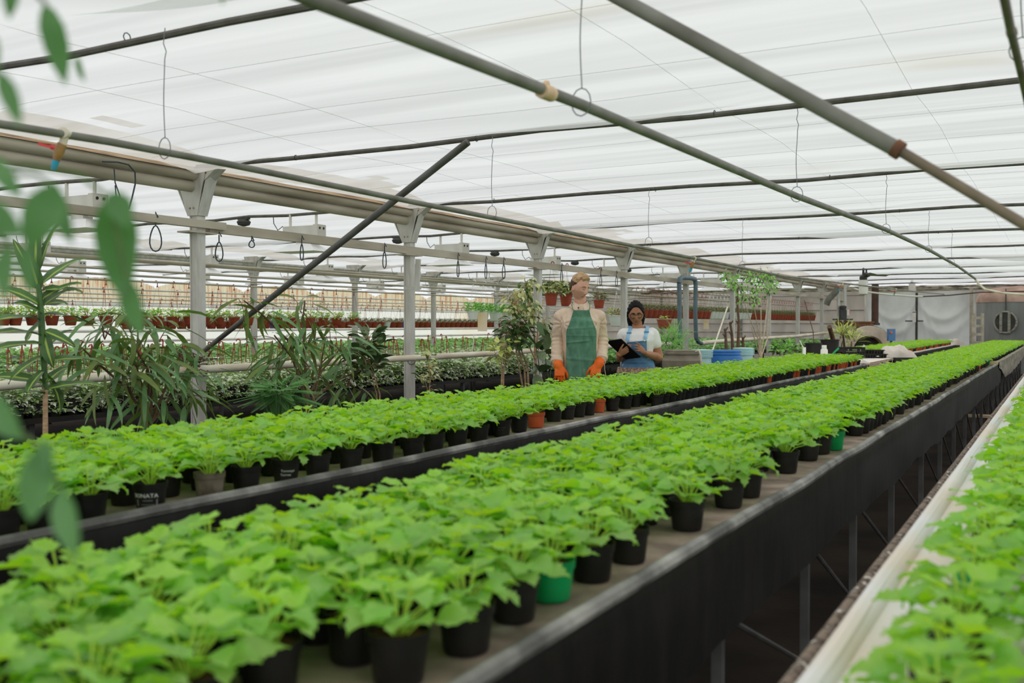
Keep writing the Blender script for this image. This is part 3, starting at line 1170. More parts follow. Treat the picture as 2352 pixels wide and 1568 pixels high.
# all the remaining seedlings further off
b = MB()
MIDX = {'black': 3, 'orange': 4, 'green': 5, 'faded grey-brown': 3}
for q in rest:
    x, y, colr = q[2], q[3], q[4]
    lo = LO[R.randrange(6)]
    a = R.random() * 6.28
    ca, sa = cos(a), sin(a)
    sc = R.uniform(0.95, 1.16)
    base = len(b.v)
    for vx, vy, vz in lo.v:
        vx, vy = vx * sc, vy * sc
        b.v.append((x + ca * vx - sa * vy, y + sa * vx + ca * vy, BASE2 + 0.078 + vz * sc))
    for f, mm in zip(lo.f, lo.m):
        b.f.append(tuple(base + i for i in f))
        b.m.append(mm)
    b.lathe([(0.042, 0), (0.050, 0.067), (0.054, 0.07), (0.055, 0.088), (0.050, 0.08), (0.002, 0.08)], 10, (x, y, BASE2), cap=False,
            seg_m=[MIDX[colr]] * 4 + [6])
o = b.build('far_potted_seedlings', [m_leafA, m_stemA, m_leafC, m_potK, m_potR, m_potG, m_soil])
tag(o, 'dense mass of small bright green potted seedlings further along the benches', 'potted plants', kind='stuff')
# ------------------------------------------------------------------ second bay: hanging rails, baskets, lamps
m_red = M('terracotta hanging pot', S(150, 70, 50, 1.4), 0.5, 0.3, S(132, 58, 42, 1.4), 7, orand=0.12)
m_wht = M('white hanging pot', S(226, 228, 226, 1.2), 0.45, 0.35)
m_pur = M('purple hanging pot', S(126, 104, 170), 0.45, 0.35)
m_brn = M('brown-red hanging pot', S(150, 76, 62), 0.5, 0.3)
m_hook = M('red hanger plastic', S(140, 52, 42, 1.4), 0.45, 0.35)
m_whook = M('white hanger plastic', S(224, 226, 224), 0.45, 0.35)
m_fyel = M('yellow-green leaf', S(170, 190, 96), 0.5, 0.3, S(196, 206, 128), 30, orand=0.1, transl=0.3)
m_fol = M('olive leaf', S(112, 118, 66), 0.55, 0.3, S(142, 136, 96), 24, orand=0.12, transl=0.25)
m_twig = M('reddish twig', S(122, 92, 70), 0.7, 0.2)
m_fbr = M('fresh green leaf', S(116, 172, 76), 0.5, 0.35, S(140, 190, 96), 24, orand=0.1, transl=0.3)
m_fvar = M('cream edged leaf', S(206, 204, 150), 0.5, 0.35, S(178, 182, 118), 20, orand=0.1, transl=0.25)
m_fdk = M('deep green leaf', S(70, 96, 48), 0.45, 0.4, S(86, 112, 58), 20, transl=0.22)

SM = [(0, 0.1), (0.35, 1.0), (0.7, 0.75), (1, 0.0)]
LONG = [(0, 0.15), (0.12, 0.75), (0.3, 1.0), (0.55, 0.92), (0.78, 0.6), (0.92, 0.25), (1, 0.0)]
OVAL = [(0, 0.1), (0.1, 0.6), (0.3, 1.0), (0.55, 0.98), (0.78, 0.66), (0.92, 0.28), (1, 0.0)]


def rand_dir(R, up=0.3):
    a = R.random() * 6.28
    z = R.uniform(-0.6, 1.0) * 1.0 + up
    return V((cos(a), sin(a), z)).normalized()


def tuft(R, rx, h, n, L, mats=2, droop=0.5, twig=True, up=0.5):
    b = MB()
    for k in range(n):
        a = R.random() * 6.28
        q = rx * sqrt(R.random())
        p = V((cos(a) * q, sin(a) * q, h * R.uniform(0.05, 1.0)))
        if twig and k % 3 == 0:
            b.tube([(p.x * 0.3, p.y * 0.3, -0.01), (p.x * 0.7, p.y * 0.7, p.z * 0.6), p], 0.0018, 4, m=2, cap=False)
        d = V((cos(a), sin(a), R.uniform(-0.4, 0.9) + up * 0.3))
        b.leaf(p, d, (R.uniform(-.5, .5), R.uniform(-.5, .5), 1), L * R.uniform(0.7, 1.2), L * 0.26, SM, droop=R.uniform(0, droop), fold=0.2, m=R.randrange(2))
    return b


def make_basket(name, label, w, h, drop, potmat, hookmat, tb, tmats, group, hook_r=0.024, saucer=True):
    """origin at the hook top; the pot hangs below"""
    root = thing(name, label, 'hanging basket', (0, 0, 0), 0, group)
    b = MB()
    r = w / 2
    b.lathe([(r * 0.66, -drop), (r * 0.72, -drop + h * 0.08), (r * 0.92, -drop + h * 0.86), (r, -drop + h * 0.88), (r, -drop + h), (r * 0.93, -drop + h),
             (r * 0.88, -drop + h * 0.84), (0.002, -drop + h * 0.86)], 20, cap=False)
    n0 = len(b.v)
    b.lathe([(0.002, -drop), (r * 0.66, -drop)], 20, cap=False)
    b.build('pot', potmat, root)
    if saucer:
        b = MB()
        b.lathe([(0.002, -drop - 0.012), (r * 0.6, -drop - 0.012), (r * 0.74, -drop - 0.001), (r * 0.7, -drop)], 18, cap=False)
        b.build('saucer', potmat, root)
    b = MB()
    b.tube([(0.0, 0, -0.075), (0, 0, -0.045)] + [(hook_r * (1 - cos(t)) * 0.9, 0, -0.02 + hook_r * sin(t)) for t in [0.2 + q * 0.45 for q in range(8)]], 0.0062, 6)
    b.lathe([(0.018, -0.095), (0.016, -0.088), (0.007, -0.07)], 10)
    b.build('hook', hookmat, root)
    for k in range(3):
        a = 0.5 + 2.094 * k
        b = MB()
        b.tube([(cos(a) * 0.014, sin(a) * 0.014, -0.09), (cos(a) * r * 0.98, sin(a) * r * 0.98, -drop + h)], 0.0017, 4)
        b.build('strand', hookmat, root)
    o = tb.build('foliage', tmats, root)
    o.location = (0, 0, -drop + h * 0.86)
    return root


R = random.Random(23)
T_yel = [tuft(R, 0.115, 0.12, 90, 0.065) for _ in range(3)]
T_oliv = [tuft(R, 0.13, 0.13, 110, 0.05, up=0.2) for _ in range(3)]
T_grn = tuft(R, 0.14, 0.14, 240, 0.05, twig=False)
T_var = tuft(R, 0.17, 0.17, 170, 0.085, droop=0.9)
T_small = tuft(R, 0.10, 0.08, 40, 0.05)
MY = [m_fyel, m_fbr, m_twig]
MO = [m_fol, m_fdk, m_twig]
MG = [m_fbr, M('mid green leaf', S(92, 148, 62), 0.5, 0.35, transl=0.3), m_twig]
MV = [m_fvar, m_fdk, m_twig]


# --- thin rails that run the length of the bay
def thin_rail(p0, p1, r, label, mat=None):
    p0, p1 = V(p0), V(p1)
    d = (p1 - p0).normalized()
    ps = [p0 + (p1 - p0) * (i / 10) for i in range(11)]
    b = MB()
    b.tube([p - p0 for p in ps], r, 7)
    o = b.build('hanging_rail', mat or m_gutter, None, loc=p0)
    tag(o, label, 'rail', 'rails under the film')


def y_end(p, q, yy):
    t = (yy - p.y) / (q.y - p.y)
    return p + (q - p) * t


rl = []
for xx, (pa_, pb_), nm in ((-7.6, ((320, 574), (1500, 690)), 'highest of the thin rails above the baskets'),
                           (-9.2, ((320, 597), (700, 630)), 'second of the thin rails above the baskets'),
                           (-10.4, ((250, 618), (700, 642)), 'third of the thin rails above the baskets'),
                           (-11.2, ((250, 632), (700, 652)), 'fourth of the thin rails above the baskets')):
    a_, c_ = at(*pa_, X=xx), at(*pb_, X=xx)
    z = (a_.z + c_.z) / 2
    thin_rail((xx, 1.5, z), (xx, 34.5, z), 0.016, 'pale pipe rail hung along the second bay, %s' % nm)
RZ1 = EYE + 0.64
thin_rail((-12.0, 1.5, RZ1), (-12.0, 34.5, RZ1), 0.016, 'pale pipe rail carrying the front row of terracotta hanging baskets')
for xx, z, nm in ((-14.6, EYE + 0.62, 'just behind the far posts'), (-15.4, EYE + 0.56, 'between far posts and the cream wall'), (-16.0, EYE + 0.50, 'carrying the rear row of crowded baskets'),
                  (-17.2, EYE + 0.46, 'behind the crowded baskets'), (-18.4, EYE + 0.42, 'nearest the cream wall')):
    thin_rail((xx, 3, z), (xx, 34.5, z), 0.016, 'thin pale rail of the third bay %s' % nm, m_white)
RZ3 = EYE + 0.70
thin_rail((-7.2, 14, RZ3), (-7.2, 34.5, RZ3), 0.014, 'thin rail carrying the basket row behind the two people')

# pipes along the cream wall
for k, (py, x) in enumerate(((700, 300), (735, 300), (760, 300), (783, 300), (803, 300))):
    z = at(x, py, X=-19.8).z
    thin_rail((-19.85, 2, z), (-19.85, 34.6, z), 0.035, 'white heating pipe on the cream wall, %s from the top' % nth(k + 1), m_white)

# --- front row of terracotta baskets
GR1 = 'terracotta baskets in the front hanging row'
xs1 = [7, 35, 75, 119, 162, 202, 244, 286, 325, 362, 398, 434, 470, 502, 538, 570, 602, 637, 672, 713, 742, 773, 813]
proto = [make_basket('hanging_basket', 'x', 0.20, 0.125, 0.66, m_red, m_hook, T_yel[k], MY, GR1) for k in range(3)]
used = set()
for i, px in enumerate(xs1):
    yb = 746 - (px / 813) * 11
    p = at(px, yb, X=-12.0)
    drop = RZ1 + 0.018 - p.z
    k = i % 3
    lab = 'terracotta basket with yellow-green plant in the front hanging row, %s from the left' % nth(i + 1)
    loc = (p.x, p.y, RZ1 + 0.018)
    if k not in used:
        r_ = proto[k]
        used.add(k)
        r_.location = loc
        r_['label'] = lab
        r_.rotation_euler.z = R.random() * 6.28
    else:
        r_ = dup(proto[k], loc, R.random() * 6.28, lab, GR1)

# --- rear row of crowded baskets
GR2 = 'crowded baskets in the rear hanging row'


def protos(w, h, drop, hookm, extra):
    out = {}
    for key, mt, tb, tm in (('terracotta', m_red, T_oliv[0], MO), ('white', m_wht, T_oliv[1], MO), ('purple', m_pur, T_oliv[2], MO)):
        out[key] = make_basket('hanging_basket', 'x', w, h, drop, mt, m_whook if key != 'terracotta' else hookm, tb, tm, extra)
    return out


def run_row(X, y0, y1, z_of, rz, pr, step, colour_of, lab_of, grp):
    first = {}
    y = y0
    n = 0
    cnt = {}
    while y < y1:
        c = colour_of(y, n)
        n += 1
        cnt[c] = cnt.get(c, 0) + 1
        lab = lab_of(c, n, cnt[c])
        loc = (X, y, rz)
        if c not in first:
            first[c] = True
            pr[c].location = loc
            pr[c]['label'] = lab
            pr[c]['group'] = grp
        else:
            dup(pr[c], loc, R.random() * 0.5, lab, grp)
        y += step
    for c in pr:
        if c not in first:
            for ch in list(pr[c].children):
                bpy.data.objects.remove(ch)
            bpy.data.objects.remove(pr[c])


rz2 = EYE + 0.50 + 0.018
pur2 = at(620, 738, X=-16).y
wh2 = at(887, 738, X=-16).y
pu3 = at(925, 738, X=-16).y


def col2(y, n):
    for t, c in ((pur2, 'purple'), (wh2, 'white'), (pu3, 'purple')):
        if abs(y - t) < 0.14:
            return c
    return 'terracotta'


for _px in (14, 62, 114):
    pass
run_row(-16.0, at(292, 750, X=-16).y, at(1150, 745, X=-16).y, None, rz2, protos(0.26, 0.15, 0.60, m_hook, GR2), 0.275, col2,
        lambda c, n, k: ('terracotta basket in the crowded rear hanging row, %s counting from the left' % nth(n)) if c == 'terracotta' else
        '%s basket among terracotta ones in the rear hanging row, %s from the left' % (c, nth(n)), GR2)
GR3 = 'baskets in the row behind the two people'
yw0, yw1 = at(1626, 720, X=-7.2).y, at(1716, 720, X=-7.2).y
yp = at(1674, 720, X=-7.2).y


def col3(y, n):
    if abs(y - yp) < 0.16:
        return 'purple'
    return 'white' if yw0 < y < yw1 else 'terracotta'


run_row(-7.2, at(1462, 735, X=-7.2).y, 33.6, None, RZ3 + 0.018, protos(0.27, 0.16, 0.58, m_hook, GR3), 0.285, col3,
        lambda c, n, k: ('terracotta basket of the row behind the people, %s counting toward the far end' % nth(n)) if c == 'terracotta' else
        ('%s basket in the row behind the people, %s from the near end' % (c, nth(n))), GR3)

# --- white baskets of bright green plants before the white pots' paper note
wb = make_basket('hanging_basket', 'white basket of bushy bright green plants, left of the hanging paper note', 0.21, 0.14, 0.62, m_wht, m_whook, T_grn, MG, 'white baskets of bright green plants')
zr = EYE + 0.17 + 0.62
for i, (px, lab) in enumerate(((1087, None), (1110, 'white basket of bushy bright green plants, behind the hanging paper note'),
                               (1137, 'white basket of bushy bright green plants, right of the hanging paper note'),
                               (1166, 'white basket of bushy bright green plants, half hidden by the dark umbrella plant'))):
    p = at(px, 733 + (px - 1087) * 0.06, X=-8.2)
    if i == 0:
        wb.location = (p.x, p.y, p.z + 0.62)
        top = p.z + 0.62
    else:
        dup(wb, (p.x, p.y, p.z + 0.62), 0.4 * i, lab)
thin_rail((-8.2, 9, top - 0.02), (-8.2, 16, top - 0.02), 0.013, 'short rail that carries the white baskets of bright green plants')
m_note = M('stained paper note', S(228, 212, 190, 1.2), 0.85, 0.05, S(206, 176, 140), 9, ramp=(0.45, 0.7))


def note(px, py, X, w, h, label):
    p = at(px, py, X=X)
    b = MB()
    b.grid(lambda u, v: ((u - 0.5) * w, 0.012 * sin(2.5 * v + u), -h * v), 6, 8)
    b.grid(lambda u, v: ((0.5 - u) * w, 0.012 * sin(2.5 * v + 1 - u) - 0.002, -h * v), 6, 8)
    o = b.build('paper_note', m_note, None, loc=p)
    o.rotation_euler = (0, 0, TH)
    tag(o, label, 'paper note')


note(1108, 717, -8.05, 0.15, 0.30, 'stained paper note hanging below the white baskets')
note(1622, 734, -7.05, 0.12, 0.21, 'stained paper note hanging under the terracotta basket row behind the people')

# --- baskets on the low rail by the people
vb = make_basket('hanging_basket', 'terracotta basket with cream-leaved trailing plant, left of the blond man', 0.19, 0.17, 0.60, m_red, m_hook, T_var, MV, 'baskets on the low rail', saucer=False)
RZL = EYE + 0.86
p = at(1266, 712, X=PX + 0.0)
vb.location = (p.x, p.y, RZL)
for (px, py, lab) in ((1300, 702, 'terracotta basket with cream-leaved plant, half hidden behind the blond man'),):
    p = at(px, py, X=PX)
    dup(vb, (p.x, p.y, RZL), 1.2, lab)
p = at(1376, 708, X=PX)
ob = make_basket('hanging_basket', 'terracotta basket with olive bushy plant, right of the blond man\'s head', 0.18, 0.13, RZL - p.z, m_red, m_hook, T_oliv[1], MO, 'baskets on the low rail', saucer=False)
ob.location = (p.x, p.y, RZL)
p = at(1416, 748, X=-7.0)
ob = make_basket('hanging_basket', 'large white basket with olive plant between the man and the woman', 0.29, 0.19, 0.66, m_wht, m_whook,
                 tuft(R, 0.16, 0.17, 150, 0.06, up=0.4), [m_fyel, m_fol, m_twig], None)
ob.location = (p.x, p.y, p.z + 0.66)
thin_rail((-7.0, p.y - 2, p.z + 0.64), (-7.0, p.y + 1.5, p.z + 0.64), 0.013, 'short white rail that carries the large white basket')
p = at(1526, 744, X=-6.35)
ob = make_basket('hanging_basket', 'brown-red basket with a few yellow leaves, right of the woman\'s head', 0.29, 0.155, 0.92, m_brn, m_darkwire, T_small, MY, None)
ob.location = (p.x, p.y, RZL)
rail_top = RZL

# --- red plastic hangers standing up out of the bed pots
b = MB()
b.tube([(0, 0, 0.22), (0, 0, 0.245)] + [(0.02 * (1 - cos(t)), 0, 0.255 + 0.022 * sin(t)) for t in [0.2 + q * 0.42 for q in range(8)]], 0.0062, 6)
b.lathe([(0.016, 0.195), (0.015, 0.203), (0.006, 0.222)], 8)
for k in range(3):
    a = 2.094 * k
    b.tube([(cos(a) * 0.012, sin(a) * 0.012, 0.2), (cos(a) * 0.04, sin(a) * 0.04, -0.1)], 0.0032, 4)
h0 = b.build('plant_hanger', m_hook)
hx = []
x = -2
while x < 1150:
    x += R.uniform(13, 31) * (1.0 - 0.35 * max(0, x) / 1150)
    hx.append(x)
for i, px in enumerate(hx):
    p = at(px, 800 - 24 * max(0, px) / 1150 + R.uniform(-7, 7), X=-7.7 + R.uniform(-0.35, 0.35))
    lab = 'red plastic pot hanger standing upright in the pot bed, %s counting from the left' % nth(i + 1)
    o = h0 if i == 0 else h0.copy()
    if i:
        COL.objects.link(o)
    o.location = (p.x, p.y, p.z - 0.245)
    o.rotation_euler = (R.uniform(-0.12, 0.12), R.uniform(-0.12, 0.12), R.random() * 6.28)
    tag(o, lab, 'plant hanger', 'red hangers standing in the pot bed')
p = at(1088, 772, X=-7.6)
o = MB()
o.tube([(0, 0, 0.24)] + [(0.02 * (1 - cos(t)), 0, 0.255 + 0.022 * sin(t)) for t in [0.2 + q * 0.42 for q in range(8)]], 0.007, 6)
for a in (0.2, 2.3, 4.4):
    o.tube([(0, 0, 0.24), (cos(a) * 0.05, sin(a) * 0.05, -0.12)], 0.0035, 4)
tag(o.build('plant_hanger', m_whook, None, loc=(p.x, p.y, p.z - 0.25)), 'single white pot hanger standing among the red ones', 'plant hanger')

# --- unused red hangers on the third bay rails
b = MB()
b.tube([(0, 0, -0.05), (0, 0, -0.03)] + [(0.02 * (1 - cos(t)), 0, -0.02 + 0.022 * sin(t)) for t in [0.2 + q * 0.42 for q in range(8)]], 0.009, 6)
b.lathe([(0.022, -0.085), (0.018, -0.075), (0.007, -0.05)], 8)
for k in range(3):
    a = 2.094 * k
    b.tube([(cos(a) * 0.015, sin(a) * 0.015, -0.08), (cos(a) * 0.03, sin(a) * 0.03, -0.34)], 0.003, 4)
h1 = b.build('plant_hanger', m_hook)
n = 0
for xx, z, y0, st, where in ((-14.6, EYE + 0.62, 9, 0.85, 'rail just behind the far posts'), (-17.2, EYE + 0.46, 11, 0.95, 'rail behind the crowded baskets')):
    for k in range(19):
        o = h1 if n == 0 else h1.copy()
        if n:
            COL.objects.link(o)
        n += 1
        o.location = (xx, y0 + st * k + R.uniform(-0.25, 0.25), z + 0.02)
        o.rotation_euler.z = R.random() * 6.28
        tag(o, 'empty red pot hanger on the %s, %s from the left' % (where, nth(k + 1)), 'plant hanger', 'empty hangers on the third bay rails')


# --- growing lamps under the crossbars
m_lamp = M('off white lamp housing', S(214, 212, 204, 1.15), 0.5, 0.35, S(196, 193, 182, 1.15), 4)
m_refl = M('white lamp reflector', S(232, 234, 232, 1.2), 0.4, 0.4)
lamp = thing('growing_lamp', 'x', 'lamp', (0, 0, 0), 0, 'white growing lamps')
b = MB()
b.box((0, 0, -0.21), (0.44, 0.15, 0.15))
b.build('housing', m_lamp, lamp, smooth=False)
b = MB()
b.box((0.245, 0, -0.225), (0.06, 0.16, 0.2))
b.build('end_box', m_lamp, lamp, smooth=False)
for dy in (-0.035, 0.035):
    b = MB()
    b.tube([(0.274, dy, -0.165), (0.28, dy, -0.165)], 0.014, 10)
    b.build('socket', m_black, lamp)
for dx in (-0.17, 0.2):
    b = MB()
    b.box((dx, 0, -0.065), (0.025, 0.02, 0.15))
    b.build('bracket', m_lamp, lamp, smooth=False)
b = MB()
b.box((0.03, 0, -0.315), (0.16, 0.1, 0.07))
b.build('lamp_neck', m_lamp, lamp, smooth=False)
b = MB()
for s in (1, -1):
    pass
b.hexa([(-0.30, -0.17, -0.43), (0.30, -0.17, -0.43), (0.30, 0.17, -0.43), (-0.30, 0.17, -0.43), (-0.13, -0.07, -0.34), (0.17, -0.07, -0.34), (0.17, 0.07, -0.34), (-0.13, 0.07, -0.34)])
b.build('reflector', m_refl, lamp, smooth=False)
cable = MB()
cable.tube([(-0.22, 0, -0.2), (-0.3, 0.02, -0.12), (-0.38, 0.03, -0.16), (-0.43, 0.02, -0.08), (-0.42, 0, -0.01)], 0.005, 6)
cable.build('cable', m_darkwire, lamp)
first = True
for nm, xl, r0, r1 in (('above the near hanging rails', -7.55, 1, 9), ('beside the far post row', -12.35, 2, 9), ('before the cream wall', -15.6, 3, 8)):
    for ri in range(r0, r1):
        lab = 'white growing lamp under a crossbar %s, %s from the camera' % (nm, nth(ri - r0 + 1))
        loc = (xl - 0.05 * (ri % 3), ROWY[ri], CZ - 0.02)
        if first:
            lamp.location = loc
            lamp['label'] = lab
            first = False
        else:
            dup(lamp, loc, R.uniform(-0.12, 0.12), lab)
b = MB()
b.lathe([(0.02, -0.1), (0.07, -0.085), (0.085, -0.05), (0.06, -0.02), (0.02, -0.015)], 12)
b.box((0, 0, -0.012), (0.16, 0.05, 0.02))
ub = b.build('junction_box', m_dark)
for i, ri in enumerate((2, 3, 4, 5, 6)):
    o = ub if i == 0 else ub.copy()
    if i:
        COL.objects.link(o)
    o.location = (-8.55 + 0.1 * (i % 2), ROWY[ri], CZ - 0.01)
    tag(o, 'small dark ballast unit strapped under a crossbar, %s from the camera' % nth(i + 1), 'junction box', 'dark units under the crossbars')

# --- wire loops and hooks hung on the low rail
loops = [(357, 490, 577, 17, 'nearest, wide drop shaped'), (503, 535, 600, 11, 'twisted, beside the first post bracket'), (578, 545, 568, 8, 'short U shaped'),
         (693, 543, 598, 4.5, 'narrow drop shaped'), (883, 560, 616, 5, 'narrow, left of the second post'), (1052, 582, 636, 3, 'single straight'),
         (1116, 590, 640, 3, 'hooked, left of the third post'), (1157, 592, 640, 4, 'thick twisted, left of the third post'),
         (1290, 605, 650, 3, 'narrow, above the blond man\'s left side'), (1380, 618, 655, 3, 'narrow, right of the blond man'), (1416, 623, 657, 3, 'narrow, above the white basket')]
for px, y0, y1_, wpx, nm in loops:
    a = at(px, y0, X=PX + 0.07)
    c = at(px, y1_, X=PX + 0.07)
    dep = proj(a)[2]
    w = wpx * dep / FPX
    h = a.z - c.z
    b = MB()
    pts = [V((0.02, 0, -0.03)), V((0.0, 0, 0.012)), V((0, 0, -0.1 * h))]
    for q in range(17):
        t = 2 * pi * q / 16
        pts.append(V((-w * sin(t) * (0.55 + 0.45 * (1 - cos(t)) / 2), 0, -0.32 * h - 0.68 * h * (1 - cos(t)) / 2)))
    b.tube([Matrix.Rotation(TH, 3, 'Z') @ p for p in pts], 0.0055, 6)
    o = b.build('wire_loop', m_darkwire, None, loc=a)
    tag(o, 'dark wire loop hung on the low rail, %s' % nm, 'wire loop', 'wire loops on the low rail')
b = MB()
a = at(262, 388, X=PX + 0.1)
b.tube([V((0, 0, 0)), V((0.01, 0, -0.1)), V((0.06, 0, -0.2)), V((0.05, 0, -0.24)), V((0.02, 0, -0.2)), V((0.01, 0, -0.12))], 0.005, 6)
tag(b.build('wire_loop', m_darkwire, None, loc=a), 'small dark wire loop hanging from the gutter near the first post', 'wire loop')
b = MB()
q = [at(x, y, X=PX + 0.14) for x, y in ((235, 371), (270, 372), (295, 378), (310, 395), (311, 420), (303, 455), (296, 480))]
b.tube([p - q[0] for p in q], 0.006, 6)
tag(b.build('wire', m_darkwire, None, loc=q[0]), 'dark cable drooping off the gutter down behind the low rail', 'cable')
b = MB()
bb_ = at(940, 640, X=PX + 0.1)
tag(MB().box((0.14, -0.05, 0.03), (0.05, 0.03, 0.34), rot=Matrix.Rotation(0.05, 3, 'Y')).box((0.06, -0.02, -0.1), (0.2, 0.02, 0.03)).build('stand_off', m_post, None, smooth=False, loc=bb_),
    'bent grey metal strip fixed to the second post below the rail', 'bracket')

# ------------------------------------------------------------------ beds of low plants
m_v1 = M('grey-green bed leaf', S(184, 194, 160), 0.5, 0.35, S(212, 218, 192), 14, transl=0.2)
m_v2 = M('dull green bed leaf', S(124, 152, 90), 0.5, 0.35, S(150, 174, 112), 14, transl=0.2)
m_b1 = M('bright bed leaf', S(118, 162, 88), 0.5, 0.35, S(142, 180, 108), 14, transl=0.25)
m_b2 = M('soft bed leaf', S(98, 138, 78), 0.5, 0.35, S(120, 158, 94), 14, transl=0.25)
R = random.Random(5)


def bed(label, x0, x1, y0, y1, z0, z1, n, L, mats, bench=True, front=0.12, near=1.8):
    b = MB()
    w = x1 - x0
    for k in range(n):
        u = R.random() ** near
        y = y0 + (y1 - y0) * u
        front_leaf = R.random() < front
        x = x1 - (0.22 * R.random() ** 1.5 - 0.03 if front_leaf else w * R.random())
        hump = 0.6 + 0.5 * noise.noise(V((x * 3.1, y * 3.1, 0))) + 0.15 * noise.noise(V((x * 9, y * 9, 2)))
        z = z0 + (z1 - z0) * max(0.05, min(1.1, hump)) * (R.random() if front_leaf else R.uniform(0.7, 1.0))
        a = R.random() * 6.28
        l2 = L * R.uniform(0.7, 1.25) * (1 + 0.5 * u)
        d = V((cos(a), sin(a), R.uniform(-0.45, 0.35)))
        s = d.cross(V((R.uniform(-.45, .45), R.uniform(-.45, .45), 1))).normalized() * (l2 * 0.3)
        d.normalize()
        p = V((x, y, z))
        c = len(b.v)
        m = p + d * (l2 * 0.45) + V((0, 0, -0.003))
        m2 = p + d * (l2 * 0.72)
        b.v += [tuple(p), tuple(p + d * (l2 * 0.22) - s * 0.82), tuple(m - s), tuple(m2 - s * 0.62), tuple(p + d * l2 + V((0, 0, -0.2 * l2))), tuple(m2 + s * 0.62), tuple(m + s), tuple(p + d * (l2 * 0.22) + s * 0.82)]
        b.face((c, c + 1, c + 2, c + 3, c + 4, c + 5, c + 6, c + 7), 0 if R.random() < 0.55 else 1)
    o = b.build('bed_plants', mats, smooth=False)
    tag(o, label, 'plants', kind='stuff')


def bed_bench(label, x0, x1, y0, y1, ztop, col):
    root = thing('bench', label, 'bench', (x0, y0, 0))
    b = MB()
    b.box(((x1 - x0) / 2, (y1 - y0) / 2, ztop - 0.17), (x1 - x0, y1 - y0, 0.04))
    b.build('tabletop', m_black, root)
    n = max(2, int((y1 - y0) / 3))
    for k in range(n + 1):
        for xx in (0.05, x1 - x0 - 0.05):
            b = MB()
            b.box((xx, 0.05 + (y1 - y0 - 0.1) * k / n, (ztop - 0.19) / 2), (0.04, 0.04, ztop - 0.19))
            b.build('leg', m_dark, root)


def bed_pots(label, x0, x1, y0, y1, z0, ztop, step):
    b = MB()
    nx = max(1, int((x1 - x0) / step))
    ny = int((y1 - y0) / step)
    for i in range(nx):
        for j in range(ny):
            b.lathe([(step * 0.34, z0), (step * 0.45, ztop), (step * 0.40, ztop - 0.01), (0.002, ztop - 0.012)], 7, (x0 + (i + 0.5) * step, y0 + (j + 0.5) * step, 0), cap=False)
    tag(b.build('bed_pots', m_potK), label, 'plant pots', kind='stuff')


bed('mass of small grey-green and variegated bedding plants behind the near posts', -8.3, -6.55, 1.6, 13.6, 0.77, 1.10, 66000, 0.046, [m_v1, m_v2], near=1.15, front=0.42)
bed_bench('low bench under the grey-green bedding plants behind the near posts', -8.3, -6.5, 1.6, 13.6, 0.89, None)
bed_pots('rows of black pots under the grey-green bedding plants', -8.3, -6.5, 1.6, 13.6, 0.74, 0.86, 0.15)
bed('mass of bright green seedlings on the bench behind the woman', -9.0, -6.6, 13.8, 34, 0.80, 1.02, 12000, 0.08, [m_b1, m_b2], near=1.3, front=0.25)
bed_bench('low bench under the bright green seedlings behind the woman', -9.0, -6.55, 13.8, 34, 0.89, None)
bed_pots('rows of black pots under the bright seedlings behind the woman', -7.6, -6.55, 13.8, 34, 0.74, 0.86, 0.175)
bed('mass of bright low plants below the terracotta hanging baskets', -12.7, -9.3, 3.0, 34, 0.86, 1.0, 12000, 0.085, [m_b1, m_b2], near=1.2)
bed_bench('wide low bench below the terracotta hanging baskets', -12.7, -9.25, 3.0, 34, 0.99, None)
bed('strip of fresh green plants before the cream wall', -19.2, -14.2, 6, 33, 0.84, 0.98, 6000, 0.12, [m_fbr, m_b1], near=1.0)
bed_bench('wide low bench before the cream wall', -19.2, -14.15, 6, 33, 0.99, None)
# ------------------------------------------------------------------ taller plants in front of the post row
m_alii = M('long ficus leaf', S(76, 112, 66), 0.4, 0.5, S(98, 134, 86), 10, transl=0.2, tcol=S(112, 140, 40))
m_alii2 = M('older ficus leaf', S(104, 122, 58), 0.45, 0.4, S(92, 106, 58), 10, transl=0.2)
m_stemb = M('brown stem', S(106, 84, 66), 0.75, 0.2, S(84, 66, 52), 20)
m_stemt = M('tan trunk', S(168, 142, 112), 0.8, 0.15, S(136, 112, 86), 16, (1, 1, 3))
m_stemp = M('pale tree stem', S(186, 172, 150), 0.8, 0.15, S(154, 138, 116), 16, (1, 1, 3))
m_drac = M('dark striped leaf', S(60, 88, 50), 0.4, 0.45, S(80, 112, 60), 12, transl=0.15)
m_dracy = M('yellow leaf stripe', S(150, 172, 80), 0.45, 0.4, transl=0.15)
m_rub = M('dusty dark leaf', S(82, 100, 66), 0.45, 0.4, S(112, 124, 96), 8, transl=0.12)
m_rub2 = M('dark glossy leaf', S(60, 84, 44), 0.35, 0.5, S(72, 94, 52), 8, transl=0.12)
m_fern = M('feathery fern green', S(112, 156, 96), 0.6, 0.25, transl=0.4)
m_clay = M('dark nursery pot', S(44, 42, 40, 1.0), 0.6, 0.25)


def stand_pot(b_, x, y, z0, r, h):
    b_.lathe([(r * 0.75, z0), (r * 0.98, z0 + h * 0.9), (r * 1.05, z0 + h * 0.92), (r * 1.05, z0 + h), (r * 0.95, z0 + h), (0.003, z0 + h - 0.015)], 20, (x, y, 0), cap=False)
    b_.lathe([(0.003, z0), (r * 0.75, z0)], 20, (x, y, 0), cap=False)


